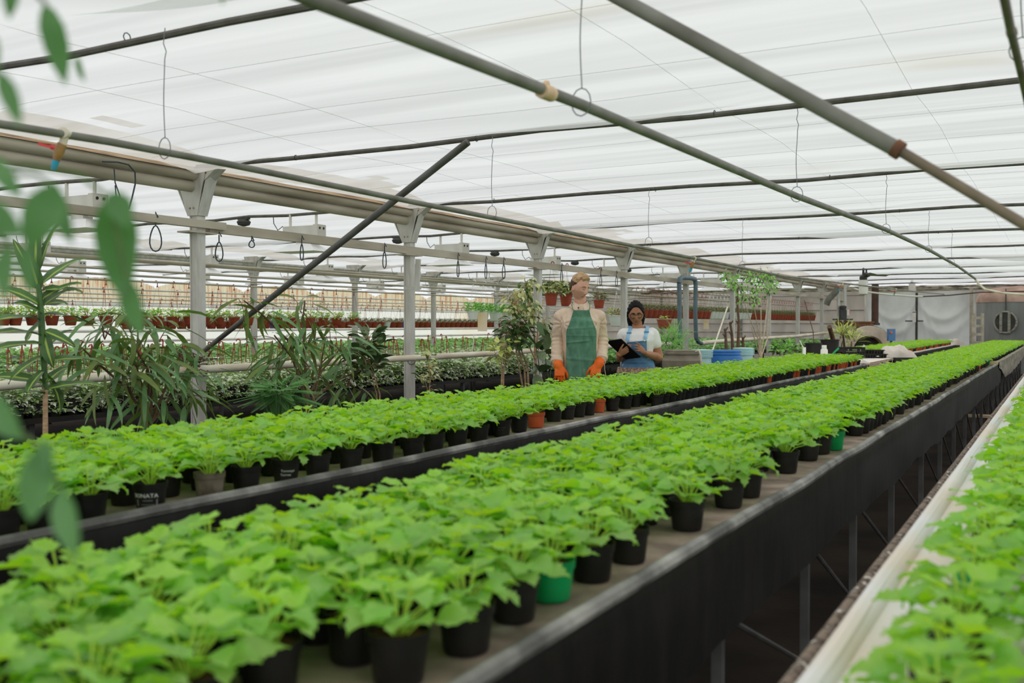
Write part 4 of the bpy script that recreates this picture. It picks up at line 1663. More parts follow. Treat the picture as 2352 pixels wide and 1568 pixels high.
def cluster_plant(name, label, X, stems, clusters, L, W, prof, leafmats, stemmat, seed, droop=0.6, down=-0.5, stem_r=0.012, pot=0.16, pot_h=0.3, fold=0.15, thick=0.5,
                  outward=True, base_z=0.0, cat='plant'):
    """stems: pixel polylines from the pot up; clusters: (px, py, radius px, count)"""
    R = random.Random(seed)
    base = at(*stems[0][0], X=X)
    root = thing(name, label, cat, (base.x, base.y, base_z))
    o = V((base.x, base.y, base_z))
    b = MB()
    for st in stems:
        pts = []
        nst = len(st)
        for i, (px, py) in enumerate(st):
            p = at(px, py, X=X)
            p = p + (EYEP - p) * (R.uniform(-1, 1) * 0.006 * (i > 0))
            pts.append(p - o)
        if pts[0].z > 0.12 + pot_h * 0.8:
            pts.insert(0, V((pts[0].x * 0.5, pts[0].y * 0.5, pot_h * 0.8)))
        n2 = len(pts)
        b.tube(pts, [stem_r * (1 - 0.6 * i / (n2 - 1)) for i in range(n2)], 7)
    b.build('stem', stemmat, root)
    b = MB()
    tb = MB()
    for px, py, rp, n in clusters:
        c = at(px, py, X=X)
        dep = proj(c)[2]
        r = rp * dep / FPX
        for k in range(n):
            q = V((R.gauss(0, 0.5), R.gauss(0, 0.5) * 1.0, R.gauss(0, 0.45)))
            if q.length > 1.2:
                q *= 1.2 / q.length
            p = c + q * r - o
            if outward:
                d = V((q.x + R.uniform(-.4, .4), q.y + R.uniform(-.4, .4), q.z * 0.4 + down + R.uniform(-.3, .4)))
            else:
                d = rand_dir(R, down)
            if d.length < 0.1:
                d = V((1, 0, 0))
            if k % 3 == 0:
                b.tube([c - o + V((0, 0, -r * 0.4)), (c - o + p) * 0.5, p], 0.003, 4, m=2, cap=False)
            b.leaf(p, d, (R.uniform(-.6, .6), R.uniform(-.6, .6), 1), L * R.uniform(0.7, 1.15), W / 2 * R.uniform(0.85, 1.15), prof, droop=R.uniform(0.2, 1.0) * droop, fold=fold,
                   m=0 if R.random() < 0.68 else 1)
    b.build('foliage', leafmats + [stemmat], root)
    if tb.v:
        tb.build('twigs', stemmat, root)
    if pot:
        b = MB()
        stand_pot(b, 0, 0, 0.0, pot, pot_h)
        b.build('pot', m_clay, root)
    return root


cluster_plant('long_leaved_ficus', 'drooping long-leaved ficus in front of the first post', -5.15,
              [[(345, 975), (330, 900), (300, 800), (240, 760)], [(345, 975), (350, 880), (340, 790)], [(345, 975), (380, 890), (420, 800)], [(345, 975), (400, 900), (440, 830)],
               [(345, 975), (290, 890), (220, 830), (190, 800)], [(345, 975), (340, 850), (300, 780)]],
              [(240, 760, 50, 16), (300, 745, 50, 17), (360, 770, 55, 19), (410, 800, 50, 18), (440, 840, 50, 18), (310, 820, 60, 26), (220, 830, 50, 16), (370, 860, 60, 24), (180, 800, 30, 8),
               (300, 880, 60, 20), (420, 900, 50, 16), (250, 880, 40, 9), (350, 920, 50, 14)],
              0.27, 0.034, LONG, [m_alii, m_alii2], m_stemb, 41, droop=0.75, down=-0.35, stem_r=0.013)
cluster_plant('long_leaved_ficus', 'taller drooping long-leaved ficus between the first and second posts', -5.35,
              [[(705, 915), (690, 850), (660, 780), (600, 720), (560, 690)], [(705, 915), (700, 830), (695, 740), (700, 690)], [(705, 915), (740, 850), (790, 790)], [(705, 915), (670, 820), (630, 770)],
               [(720, 915), (780, 870), (830, 850)], [(720, 915), (735, 850), (745, 790)]],
              [(560, 705, 30, 9), (610, 720, 35, 10), (690, 705, 30, 11), (720, 730, 35, 10), (650, 780, 55, 18), (700, 780, 55, 24), (760, 780, 50, 20), (800, 800, 40, 16), (640, 830, 50, 14), (720, 850, 60, 22),
               (800, 870, 50, 18), (840, 900, 40, 12), (770, 900, 40, 10)],
              0.27, 0.034, LONG, [m_alii, m_alii2], m_stemb, 42, droop=0.75, down=-0.35, stem_r=0.014)
cluster_plant('rubber_plant', 'dark broad-leaved shrub on a thin stem, left of the second post', -5.3,
              [[(872, 905), (858, 860), (845, 820), (848, 780)], [(865, 905), (850, 850)]],
              [(850, 775, 32, 22), (835, 800, 36, 28), (868, 795, 26, 18), (845, 830, 36, 28), (865, 838, 24, 12), (815, 812, 20, 8)],
              0.125, 0.066, OVAL, [m_rub2, m_rub], m_stemt, 43, droop=0.3, down=0.1, stem_r=0.009, pot=0.13)
cluster_plant('variegated_shrub', 'small thin shrub with cream-edged leaves, right of the second post', -5.2,
              [[(985, 905), (988, 870), (984, 820)], [(985, 905), (972, 860)]],
              [(985, 815, 14, 12), (985, 840, 18, 20), (995, 865, 18, 18), (970, 865, 14, 9), (985, 890, 16, 8)],
              0.065, 0.032, OVAL, [m_fvar, m_fdk], m_stemt, 44, droop=0.4, down=-0.1, stem_r=0.005, pot=0.1)
cluster_plant('umbrella_plant', 'dark umbrella plant on bare tan stems, left of the blond man', -5.0,
              [[(1207, 885), (1205, 850), (1190, 800), (1180, 770)], [(1214, 885), (1212, 845), (1196, 800), (1186, 770)], [(1200, 885), (1192, 840), (1183, 790)]],
              [(1182, 745, 22, 60), (1200, 760, 22, 50), (1165, 762, 18, 36), (1185, 775, 22, 50), (1208, 745, 14, 24), (1205, 785, 14, 16)],
              0.10, 0.04, OVAL, [m_rub2, m_fdk], m_stemt, 45, droop=0.5, down=-0.15, stem_r=0.014, pot=0.15)
cluster_plant('variegated_ficus', 'tall thin ficus with cream leaves beside the third post', -5.0,
              [[(1231, 880), (1230, 800), (1226, 740), (1215, 700), (1206, 650)], [(1231, 880), (1232, 800), (1238, 720), (1250, 690)], [(1231, 880), (1227, 770), (1195, 720), (1180, 700)],
               [(1231, 830), (1200, 760), (1185, 690)], [(1229, 800), (1246, 740)]],
              [(1208, 650, 16, 36), (1200, 672, 20, 40), (1180, 690, 24, 46), (1205, 705, 26, 54), (1225, 700, 22, 30), (1178, 715, 20, 26), (1216, 725, 20, 26), (1243, 660, 10, 10), (1250, 740, 16, 24),
               (1252, 755, 14, 18)],
              0.075, 0.034, OVAL, [m_fvar, m_fdk], m_stemt, 46, droop=0.8, down=-0.5, stem_r=0.012, pot=0.15)
cluster_plant('ivy_tree', 'pale-stemmed plant with yellow-green lobed leaves before the white pipe', -4.9,
              [[(1156, 885), (1157, 850), (1160, 815)], [(1152, 885), (1153, 850), (1150, 810)]],
              [(1150, 800, 22, 22), (1165, 790, 18, 18), (1140, 815, 14, 12), (1170, 815, 14, 10), (1140, 798, 12, 7)],
              0.085, 0.055, PROF, [m_fol, m_fyel], m_stemt, 47, droop=0.4, down=-0.1, stem_r=0.012, pot=0.13)
cluster_plant('bird_of_paradise', 'large-leaved dark plant with long stalks right beside the blond man', -4.7,
              [[(1262, 885), (1255, 840), (1250, 800)], [(1262, 885), (1266, 840), (1268, 790)], [(1262, 885), (1240, 850), (1232, 800)], [(1265, 885), (1280, 850)]],
              [(1258, 780, 10, 4), (1250, 815, 14, 5), (1236, 800, 10, 3), (1275, 850, 10, 4), (1240, 855, 12, 5)],
              0.22, 0.10, OVAL, [m_rub2, m_rub], m_fdk, 48, droop=0.5, down=0.2, stem_r=0.008, pot=0.15)
tree = cluster_plant('ficus_tree', 'small many-stemmed leafy tree in front of the sixth post', -4.9,
                     [[(1745, 815), (1742, 780), (1722, 730), (1708, 690)], [(1746, 815), (1744, 770), (1735, 720), (1728, 680)], [(1746, 815), (1748, 760), (1748, 700), (1748, 660)],
                      [(1748, 815), (1756, 760), (1762, 700), (1766, 660)], [(1750, 815), (1762, 780), (1766, 720), (1772, 680)], [(1744, 815), (1736, 790), (1726, 750)]],
                     [(1668, 634, 14, 40), (1684, 650, 16, 50), (1700, 660, 16, 50), (1690, 635, 12, 26), (1722, 640, 18, 60), (1748, 635, 18, 70), (1768, 640, 16, 56), (1780, 655, 12, 36), (1740, 660, 18, 60),
                      (1712, 680, 18, 56), (1735, 688, 14, 36), (1764, 665, 14, 40), (1755, 622, 10, 20), (1722, 624, 10, 14)],
                     0.065, 0.03, OVAL, [m_fbr, m_rub2], m_stemp, 49, droop=0.7, down=-0.5, stem_r=0.016, pot=0.2, cat='tree')

# striped dracaena, leaf by leaf
dr_pairs = [((93, 655), (200, 588)), ((95, 668), (190, 672)), ((92, 690), (185, 648)), ((96, 705), (168, 662)), ((85, 650), (72, 470)), ((88, 660), (28, 545)), ((90, 700), (10, 668)), ((92, 735), (-25, 745)),
            ((95, 742), (52, 795)), ((96, 772), (-15, 770)), ((97, 790), (-30, 815)), ((100, 762), (116, 842)), ((105, 830), (245, 838)), ((100, 818), (22, 878)), ((105, 895), (238, 888)), ((104, 860), (150, 945)),
            ((104, 800), (165, 755)), ((100, 722), (218, 752)), ((98, 700), (160, 700)), ((106, 880), (158, 842)), ((102, 905), (40, 906)), ((88, 640), (110, 500)), ((102, 850), (60, 905)), ((100, 760), (165, 800)),
            ((96, 720), (40, 700)), ((104, 900), (100, 870)), ((90, 665), (60, 590)), ((103, 880), (-20, 872))]
XD = -4.75
base = at(104, 990, X=XD)
root = thing('striped_dracaena', 'tall dracaena with yellow-striped leaves at the left edge', 'plant', (base.x, base.y, 0))
o = V((base.x, base.y, 0))
b = MB()
b.tube([V((0, 0, 0.25))] + [at(x, y, X=XD) - o for x, y in ((104, 990), (104, 950), (104, 905), (103, 880))], [0.016, 0.014, 0.013, 0.013, 0.012], 8)
b.build('trunk', m_stemt, root)
b = MB()
b.tube([at(x, y, X=XD) - o for x, y in ((104, 895), (102, 850), (98, 800), (95, 740), (92, 690), (87, 640), (84, 600))], [0.013, 0.015, 0.017, 0.018, 0.016, 0.013, 0.006], 8)
b.build('stem', m_drac, root)
R = random.Random(9)
for k, (p0, p1) in enumerate(dr_pairs):
    a = at(*p0, X=XD) - o
    c = at(*p1, X=XD + R.uniform(-0.12, 0.12)) - o
    d = c - a
    L = d.length * 1.05
    b = MB()
    lift = V((0, 0, 0.22 * L)) if abs(d.z) < L * 0.8 else V((0, 0, 0))
    b.leaf(a, d + lift, (R.uniform(-0.4, 0.1) + 0.5, -0.6, 0.75), L, 0.031 + 0.007 * R.random(), LONG, droop=0.35, fold=0.3, m=0, mid=1, wave=0.18)
    b.build('leaf', [m_drac, m_dracy], root)
b = MB()
stand_pot(b, 0, 0, 0, 0.15, 0.28)
b.build('pot', m_clay, root)

# asparagus fern, feathery
root = thing('feathery_fern', 'feathery green asparagus fern below the taller long-leaved ficus', 'plant', (0, 0, 0))
fo = at(640, 925, X=-4.9)
root.location = (fo.x, fo.y, 0)
b = MB()
R = random.Random(77)
for k in range(90):
    a = R.random() * 6.28
    q = R.uniform(0.1, 0.36)
    tip = V((cos(a) * q, sin(a) * q, fo.z + R.uniform(-0.06, 0.20) * (1.2 - q)))
    st = [V((0, 0, fo.z - 0.28)), V((cos(a) * q * 0.4, sin(a) * q * 0.4, (fo.z + tip.z) / 2 + 0.05)), tip]
    b.tube(st, 0.002, 4, cap=False)
    for j in range(20):
        t = 0.25 + 0.75 * j / 20
        p = st[1].lerp(tip, (t - 0.25) / 0.75)
        for sgn in (-1, 1):
            d = V((-sin(a) * sgn + cos(a) * 0.6, cos(a) * sgn + sin(a) * 0.6, 0.15))
            b.leaf(p, d, (0, 0, 1), 0.05 * (1.25 - t), 0.0042, [(0, 0.5), (0.5, 1), (1, 0)])
b.build('fronds', m_fern, root)
b = MB()
stand_pot(b, 0, 0, 0, 0.13, fo.z - 0.25)
b.build('pot', m_clay, root)

# twiggy bundle on the pipe at the first post
b = MB()
R = random.Random(13)
c = at(448, 838, X=PX + 0.16)
for k in range(70):
    d = V((R.uniform(-1, 1), R.uniform(-1, 1), R.uniform(-0.35, 0.35))).normalized() * R.uniform(0.05, 0.15)
    p = V((R.gauss(0, 0.05), R.gauss(0, 0.05), R.gauss(0.04, 0.025)))
    b.tube([p - d * 0.5, p + V((0, 0, 0.008)), p + d * 0.5], R.uniform(0.002, 0.006), 5)
tag(b.build('twig_bundle', M('dark dry twigs', S(72, 58, 48), 0.9, 0.1, S(104, 84, 66), 20), None, loc=c), 'dark bundle of dry twigs lying on the pipe at the first post', 'twigs')

# bare cut trunks left of the tree
for k, (pts, lab) in enumerate((([(1668, 800), (1667, 770), (1665, 755)], 'short bare brown trunk, leftmost beside the leafy tree'),
                                ([(1683, 800), (1681, 765), (1677, 740)], 'slender bare brown trunk, second beside the leafy tree'),
                                ([(1695, 800), (1697, 740), (1693, 690), (1694, 668)], 'tallest bare brown trunk beside the leafy tree'),
                                ([(1707, 800), (1707, 785), (1706, 774)], 'shortest bare brown trunk nearest the leafy tree'))):
    q = [at(x, y, X=-5.1) for x, y in pts]
    o = V((q[0].x, q[0].y, 0))
    b = MB()
    b.tube([V((0, 0, 0))] + [p - o for p in q], [0.035, 0.032] + [0.022] * (len(q) - 1), 8)
    for j in range(1, len(q)):
        p = q[j] - o
        b.tube([p - V((0, 0, 0.06)), p + V((0.05 * (-1) ** j, 0, 0.03))], 0.012, 6)
    tag(b.build('bare_trunk', m_stemb, None, loc=o), lab, 'trunk', 'bare trunks left of the leafy tree')

# grassy plant by the bent grey pipe and low shrubs before the far posts
cluster_plant('grassy_plant', 'fine arching grassy plant behind the woman\'s arm', -5.6,
              [[(1545, 815), (1545, 790), (1548, 775)]], [(1545, 775, 22, 70), (1530, 782, 18, 36), (1560, 785, 18, 36), (1540, 800, 20, 40)], 0.32, 0.012, LONG, [m_fbr, m_fern], m_fdk, 51,
              droop=1.2, down=0.5, stem_r=0.01, pot=0.16, pot_h=0.4)
cluster_plant('low_shrub', 'low broad-leaved green shrub at the foot of the seventh post', -5.3,
              [[(1800, 812), (1800, 802)]], [(1785, 800, 14, 40), (1805, 802, 14, 44), (1825, 800, 14, 40), (1840, 805, 10, 26)], 0.13, 0.06, OVAL, [m_fbr, m_rub2], m_stemb, 52,
              droop=0.5, down=0.1, stem_r=0.01, pot=0.18, pot_h=0.5)

# ------------------------------------------------------------------ out-of-focus plant close to the camera on the left
m_near = M('near ficus leaf', S(66, 104, 58), 0.38, 0.5, S(92, 128, 84), 14, transl=0.3, tcol=S(70, 136, 24))
CN = thing('weeping_ficus', 'blurred hanging ficus branches close to the camera at the left edge', 'plant', (-1.16, 0.42, BZ))
o = V((-1.16, 0.42, BZ))
b = MB()
stand_pot(b, 0, 0, 0, 0.1, 0.16)
b.build('pot', m_clay, CN)
trunk_pts = [V((0, 0, 0.12)), V((0.01, -0.02, 0.5)), V((0.0, 0.0, 0.9)), V((0.02, 0.02, 1.25))]
b = MB()
b.tube(trunk_pts, [0.014, 0.012, 0.010, 0.006], 8)
b.build('trunk', m_stemb, CN)
leaves = [((105, 10), (150, 188), 46, 0.95), ((30, -60), (20, 40), 30, 0.9), ((0, 165), (46, 285), 34, 0.85), ((175, 130), (190, 185), 16, 1.1), ((505, -70), (512, 8), 14, 1.1),
          ((-20, 360), (44, 452), 40, 0.85), ((-40, 470), (45, 540), 60, 0.8), ((130, 425), (60, 570), 70, 0.85), ((125, 430), (160, 560), 44, 0.9), ((250, 455), (285, 690), 74, 0.92),
          ((290, 640), (322, 775), 52, 0.92), ((260, 440), (290, 520), 50, 0.9), ((20, 560), (5, 690), 56, 0.8), ((60, 560), (70, 680), 44, 0.85), ((-30, 910), (44, 1010), 60, 0.82), ((95, 1030), (68, 1200), 62, 0.8),
          ((140, 1120), (168, 1288), 64, 0.8), ((105, 1010), (100, 1100), 30, 0.8), ((300, 500), (302, 600), 40, 0.95), ((-60, 640), (-10, 760), 60, 0.85), ((-40, 60), (-20, 180), 46, 0.85)]
b = MB()
tw = MB()
for (p0, p1, wpx, dep) in leaves:
    a = at(*p0, D=dep) - o
    c = at(*p1, D=dep * 0.985) - o
    d = c - a
    b.leaf(a, d, (-FWD * 0.8 + RGT * 0.35 * (1 if wpx % 4 else -1) + V((0, 0, 0.2))), d.length, wpx * dep / FPX * 0.6, OVAL, droop=0.12, fold=0.2, half=2)
brs = [[(-120, -40), (-10, -120), (105, 10)], [(-120, 60), (-40, 20), (30, -60)], [(-110, 250), (-40, 180), (0, 165)], [(-110, 420), (0, 400), (80, 400), (128, 428)], [(-110, 400), (60, 380), (180, 400), (252, 455), (290, 640)],
       [(-110, 500), (-50, 500), (20, 560)], [(-110, 880), (-60, 880), (-30, 910)], [(-110, 900), (0, 960), (95, 1030), (140, 1120)], [(-100, -150), (200, -200), (505, -70)]]
for br_ in brs:
    pts = [at(x, y, D=0.9) - o for x, y in br_]
    z = min(1.2, max(0.25, pts[0].z))
    tw.tube([V((0.0, 0.0, z))] + pts, [0.004] * 2 + [0.0022] * (len(pts) - 1), 6)
b.build('leaves', m_near, CN)
tw.build('branches', m_fdk, CN)
# ------------------------------------------------------------------ things toward the far end
m_bluep = M('blue plastic drum', S(52, 112, 176), 0.4, 0.4, S(44, 98, 158), 4)
m_lblue = M('pale blue plastic', S(166, 206, 222), 0.45, 0.35)
m_bin = M('grey-brown plastic bin', S(122, 116, 102), 0.6, 0.3, S(104, 96, 82), 5)
m_wp = M('white plastic', S(232, 228, 218, 1.2), 0.45, 0.4)
m_sheet = M('white cloth sheet', S(228, 220, 210, 1.15), 0.8, 0.1, S(206, 194, 182, 1.1), 3)
m_conc = M('chalky boiler shell', S(198, 184, 168), 0.85, 0.15, S(164, 150, 136), 2.2)
m_tankg = M('grey tank steel', S(116, 117, 116), 0.6, 0.3, S(94, 95, 94), 1.4, (2, 2, 0.4), bump=0.2)
m_tankr = M('rust tinged dome', S(160, 134, 122), 0.75, 0.2, S(128, 104, 92), 2.5)
m_bluebox = M('blue electric box', S(78, 116, 160), 0.45, 0.35)
m_maroon = M('maroon painted steel', S(96, 48, 46), 0.6, 0.3)
m_brown = M('brown flue steel', S(74, 54, 46), 0.65, 0.25, S(58, 44, 38), 4)


def lathe_thing(name, label, cat, px, X, ybase_z, prof, mat, n=28, extra=None, sy=1.0):
    p = at(*px, X=X)
    root = thing(name, label, cat, (p.x, p.y, ybase_z))
    b = MB()
    b.lathe(prof, n, cap=False, sy=sy)
    b.build('body', mat, root)
    if extra:
        extra(root)
    return root


# bin, drums and tubs behind the left bench
def hoop(root):
    b = MB()
    b.lathe([(0.262, 0.985), (0.27, 0.99), (0.27, 1.02), (0.262, 1.025)], 28, cap=False)
    b.build('rim_band', m_bin, root)
    b = MB()
    b.tube([(0.245, -0.1, 1.03), (0.30, -0.12, 1.05), (0.33, -0.13, 0.98), (0.335, -0.13, 0.85)], 0.014, 7)
    b.build('hose', m_whitepipe, root)


lathe_thing('bin', 'grey-brown lidded plastic bin behind the woman\'s elbow', 'bin', (1566, 810), -4.85, 0,
            [(0.003, 0), (0.24, 0), (0.27, 0.3), (0.285, 0.9), (0.255, 0.94), (0.25, 0.99), (0.255, 1.045), (0.24, 1.05), (0.003, 1.05)], m_bin, extra=hoop)


def drum_ex(root):
    for z in (0.94, 0.99):
        b = MB()
        b.lathe([(0.235, z - 0.012), (0.25, z), (0.235, z + 0.012)], 28, cap=False)
        b.build('hoop', m_bluep, root)


lathe_thing('drum', 'blue plastic drum behind the left bench', 'drum', (1667, 810), -4.75, 0,
            [(0.003, 0), (0.27, 0), (0.29, 0.5), (0.27, 0.85), (0.235, 0.93), (0.232, 1.01), (0.003, 1.015)], m_bluep, extra=drum_ex)
for px, X, lab in ((1708, -4.75, 'stack of pale blue ribbed lids, right of the blue drum'), (1611, -5.0, 'stack of pale blue ribbed tubs, left of the blue drum')):
    p = at(px, 810, X=X)
    pr = [(0.003, 0.0), (0.17, 0.0)]
    for k in range(5):
        z = 0.90 + 0.026 * k
        pr += [(0.155, z), (0.182, z + 0.004), (0.182, z + 0.016), (0.155, z + 0.02)]
    pr += [(0.003, 1.03)]
    root = thing('ribbed_tub', lab, 'tub', (p.x, p.y, 0))
    b = MB()
    b.lathe(pr, 24, cap=False)
    b.build('body', m_lblue, root)

# work table between the two runs of the left bench
tb = thing('work_table', 'cloth covered work table between the two left-hand benches', 'table', (-4.3, 15.7, 0))
b = MB()
b.box((0.8, 1.85, BZ - 0.03), (1.6, 3.7, 0.03))
b.build('tabletop', m_tan, tb, smooth=False)
b = MB()
b.grid(lambda u, v: (1.62 * u - 0.01, 3.72 * v - 0.01, BZ - 0.010 + 0.004 * fb((u * 6, v * 12, 1))), 24, 40)
b.build('cover', m_cloth, tb)
for x in (0.06, 1.54):
    for y in (0.06, 3.64):
        b = MB()
        b.box((x, y, (BZ - 0.045) / 2), (0.045, 0.045, BZ - 0.045))
        b.build('leg', m_leg, tb, smooth=False)
TZ = BZ - 0.004


def tub(label, px, wpx, h, mat, tap=0.8):
    p = at(px[0], px[1], Z=TZ)
    dep = proj(p)[2]
    r = wpx / 2 * dep / FPX
    root = thing('planter_tub', label, 'tub', p)
    b = MB()
    b.lathe([(0.003, 0), (r * tap, 0), (r * 0.97, h * 0.93), (r * 1.03, h * 0.935), (r * 1.03, h), (r * 0.94, h), (r * 0.9, h * 0.9), (0.003, h * 0.88)], 28, cap=False)
    b.build('tub', mat, root)
    return root


tub('wide low black planter tub left of the white bottle', (1868, 822), 38, 0.27, m_black, 0.86)
tub('taller black bucket behind the white bottle', (1906, 818), 42, 0.32, m_black, 0.86)
p = at(1893, 826, Z=TZ)
root = thing('bottle', 'white plastic bottle with a ribbed cap on the work table', 'bottle', p)
b = MB()
b.lathe([(0.003, 0), (0.056, 0), (0.06, 0.01), (0.06, 0.16), (0.05, 0.185), (0.034, 0.2), (0.034, 0.205)], 24, cap=False)
b.build('body', m_wp, root)
b = MB()
b.lathe([(0.039, 0.2), (0.041, 0.205), (0.041, 0.245), (0.037, 0.25), (0.003, 0.25)], 24, cap=False)
b.build('cap', m_wp, root)
p = at(1900, 829, Z=TZ)
root = thing('watering_can', 'green watering can with a slanted spout before the black bucket', 'watering can', p)
b = MB()
b.lathe([(0.003, 0), (0.07, 0), (0.068, 0.1), (0.05, 0.115), (0.003, 0.116)], 20, cap=False)
b.build('body', m_potG, root)
b = MB()
q = Matrix.Rotation(TH, 3, 'Z')
b.tube([q @ V((0.05, 0, 0.05)), q @ V((0.11, 0, 0.14)), q @ V((0.19, 0, 0.215))], [0.016, 0.013, 0.016], 10)
b.build('spout', m_potG, root)
p = at(1847, 823, Z=TZ)
root = thing('white_scoop', 'white plastic scoop leaning beside the low black tub', 'scoop', p)
b = MB()
b.box(q @ V((0, 0, 0.1)), (0.05, 0.05, 0.2), rot=Matrix.Rotation(TH, 3, 'Z'))
b.tube([q @ V((-0.01, 0, 0.18)), q @ V((-0.08, 0, 0.32))], 0.008, 6)
b.build('scoop', m_wp, root)

# black fruit crate with pale lettering
p = at(1953, 822, Z=TZ)
dep = proj(p)[2]
cr = thing('crate', 'black plastic crate with pale printing on the work table', 'crate', p, TH + 0.12)
w, d, h = 50 * dep / FPX, 0.3, 0.2
b = MB()
for z, t in ((0.012, 0.024), (h * 0.36, 0.03), (h * 0.68, 0.05), (h - 0.012, 0.024)):
    for sy in (-1, 1):
        b.box((0, sy * d / 2, z), (w, 0.014, t))
    for sx in (-1, 1):
        b.box((sx * w / 2, 0, z), (0.014, d, t))
for k in range(9):
    for sy in (-1, 1):
        b.box((-w / 2 + w * k / 8, sy * d / 2, h / 2), (0.016, 0.018, h))
for sx in (-1, 1):
    for sy in (-1, 0, 1):
        b.box((sx * w / 2, sy * d / 2, h / 2), (0.018, 0.016, h))
b.box((0, 0, 0.006), (w, d, 0.012))
for sy in (-1, 1):
    b.box((0, sy * (d / 2 - 0.012), h * 0.46), (w - 0.02, 0.006, h * 0.86))
b.build('crate_body', m_black, cr, smooth=False)
m_cprint = M('green-grey print', S(110, 124, 92), 0.7, 0.2)
b = MB()
for k in range(7):
    b.box((-w * 0.36 + k * w * 0.075, -d / 2 - 0.009, h * 0.60), (w * 0.05, 0.003, 0.012))
    if k in (1, 4, 5, 6):
        b.box((-w * 0.36 + k * w * 0.075, -d / 2 - 0.009, h * 0.76), (w * 0.055, 0.003, 0.022))
b.box((w * 0.3, -d / 2 - 0.009, h * 0.72), (0.014, 0.003, 0.04))
b.box((-w * 0.36, -d / 2 - 0.009, h * 0.36), (w * 0.14, 0.003, 0.02))
b.build('printing', m_cprint, cr, smooth=False)
b = MB()
b.box((w * 0.5, -d * 0.4, h + 0.012), (0.03, 0.01, 0.05), rot=Matrix.Rotation(0.6, 3, 'Y'))
b.build('label_tag', m_wp, cr, smooth=False)

# stacked seed trays
for k, (dx, lab) in enumerate(((0.02, 'black seed tray, lower of the two stacked beside the white cloth'), (-0.02, 'dusty black seed tray, upper of the two stacked beside the white cloth'))):
    p = at(2003, 821, Z=TZ)
    root = thing('seed_tray', lab, 'seed tray', p + V((dx, 0, 0.075 * k)), TH + 0.1 * (1 - 2 * k), 'stacked seed trays')
    b = MB()
    W, D, H = 0.40, 0.26, 0.07
    b.hexa([(-W / 2 + .02, -D / 2 + .02, 0), (W / 2 - .02, -D / 2 + .02, 0), (W / 2 - .02, D / 2 - .02, 0), (-W / 2 + .02, D / 2 - .02, 0),
            (-W / 2, -D / 2, H * 0.8), (W / 2, -D / 2, H * 0.8), (W / 2, D / 2, H * 0.8), (-W / 2, D / 2, H * 0.8)])
    b.box((0, 0, H * 0.9), (W + 0.03, D + 0.03, H * 0.2))
    for j in range(8):
        b.box((-W / 2 + W * (j + 0.5) / 8, -D / 2 + 0.003, H * 0.4), (0.02, 0.025, H * 0.75))
    b.build('tray', m_black, root, smooth=False)
    b = MB()
    b.box((0, 0, H + 0.001), (W - 0.03, D - 0.03, 0.004))
    b.build('peat', M('dusty peat', S(112, 98, 84), 0.9, 0.1, S(84, 72, 60), 30), root, smooth=False)
    if k == 0:
        b = MB()
        b.box((0.02, -D / 2 - 0.013, 0.03), (0.05, 0.004, 0.012))
        b.build('label_tag', m_wp, root, smooth=False)


# crumpled white cloth heap
def cloth_heap(px, wpx, hgt, lab, seed, dpt=0.5):
    p = at(*px, Z=TZ)
    dep = proj(p)[2]
    w = wpx * dep / FPX

    def P(u, v):
        x = (u - 0.5) * w
        y = (v - 0.5) * dpt
        e = max(0.0, 1 - (2 * abs(u - 0.5)) ** 2.4) * max(0.0, 1 - (2 * abs(v - 0.5)) ** 2.2)
        z = hgt * e ** 0.6 * (0.8 + 0.5 * fb((u * 3 + seed, v * 3, 0))) + 0.03 * e * fb((u * 9, v * 6, seed)) + 0.002
        return (x, y, max(0.002, z))
    b = MB()
    b.grid(P, 40, 26)
    o = b.build('white_cloth', m_sheet, None, loc=p)
    o.rotation_euler = (0, 0, TH)
    tag(o, lab, 'cloth')


cloth_heap((2054, 820), 84, 0.26, 'crumpled white cloth heaped on the work table behind the seed trays', 2)
cloth_heap((2190, 792), 44, 0.20, 'small white cloth bundle at the far corner of the far bench', 5, 0.5)
cloth_heap((1972, 834), 40, 0.06, 'white cloth corner lying at the near edge of the work table', 8, 0.3)

cluster_plant('yucca', 'spiky-leaved yucca in front of the old boiler', -4.5,
              [[(1940, 800), (1938, 780), (1936, 765)], [(1955, 800), (1956, 785)]],
              [(1932, 765, 10, 46), (1950, 772, 12, 50), (1962, 780, 10, 30)], 0.42, 0.03, LONG, [m_fyel, m_fol], m_stemb, 61, droop=0.8, down=0.5, stem_r=0.04, pot=0.2, pot_h=0.35)
q = [at(x, y, X=-4.55) for x, y in ((1914, 800), (1913, 778), (1909, 764), (1905, 750))]
b = MB()
b.tube([V((0.06, 0, -q[0].z + 0.0))] + [p - q[0] for p in q], [0.06, 0.06, 0.055, 0.05, 0.05], 10)
tag(b.build('bare_trunk', m_stemb, None, loc=q[0]), 'thick sawn-off brown trunk left of the spiky yucca', 'trunk')

# old boiler lying in front of the far wall
BY = 30.2
c = at(1996, 803, Y=BY)
bo = thing('boiler', 'old round chalky boiler with a dark open mouth', 'boiler', (c.x, c.y, 0), TH - 0.12)
r = 0.66
b = MB()
n = 40
ax = []
for yy, rr in ((0, r * 0.985), (0.02, r), (1.7, r), (1.75, r * 0.95)):
    ax.append([(rr * cos(2 * pi * j / n), yy, 0.72 + rr * sin(2 * pi * j / n)) for j in range(n)])
inn = [[(r * 0.66 * cos(2 * pi * j / n), yy, 0.72 - 0.06 + r * 0.66 * sin(2 * pi * j / n)) for j in range(n)] for yy in (0, 0.5)]
rings = [inn[1], inn[0]] + ax
bb = [len(b.v)]
for rg in rings:
    bb.append(len(b.v))
    b.v += rg
bb = bb[1:]
for i in range(len(rings) - 1):
    for j in range(n):
        j2 = (j + 1) % n
        b.face((bb[i] + j, bb[i] + j2, bb[i + 1] + j2, bb[i + 1] + j))
b.face([bb[-1] + j for j in range(n)])
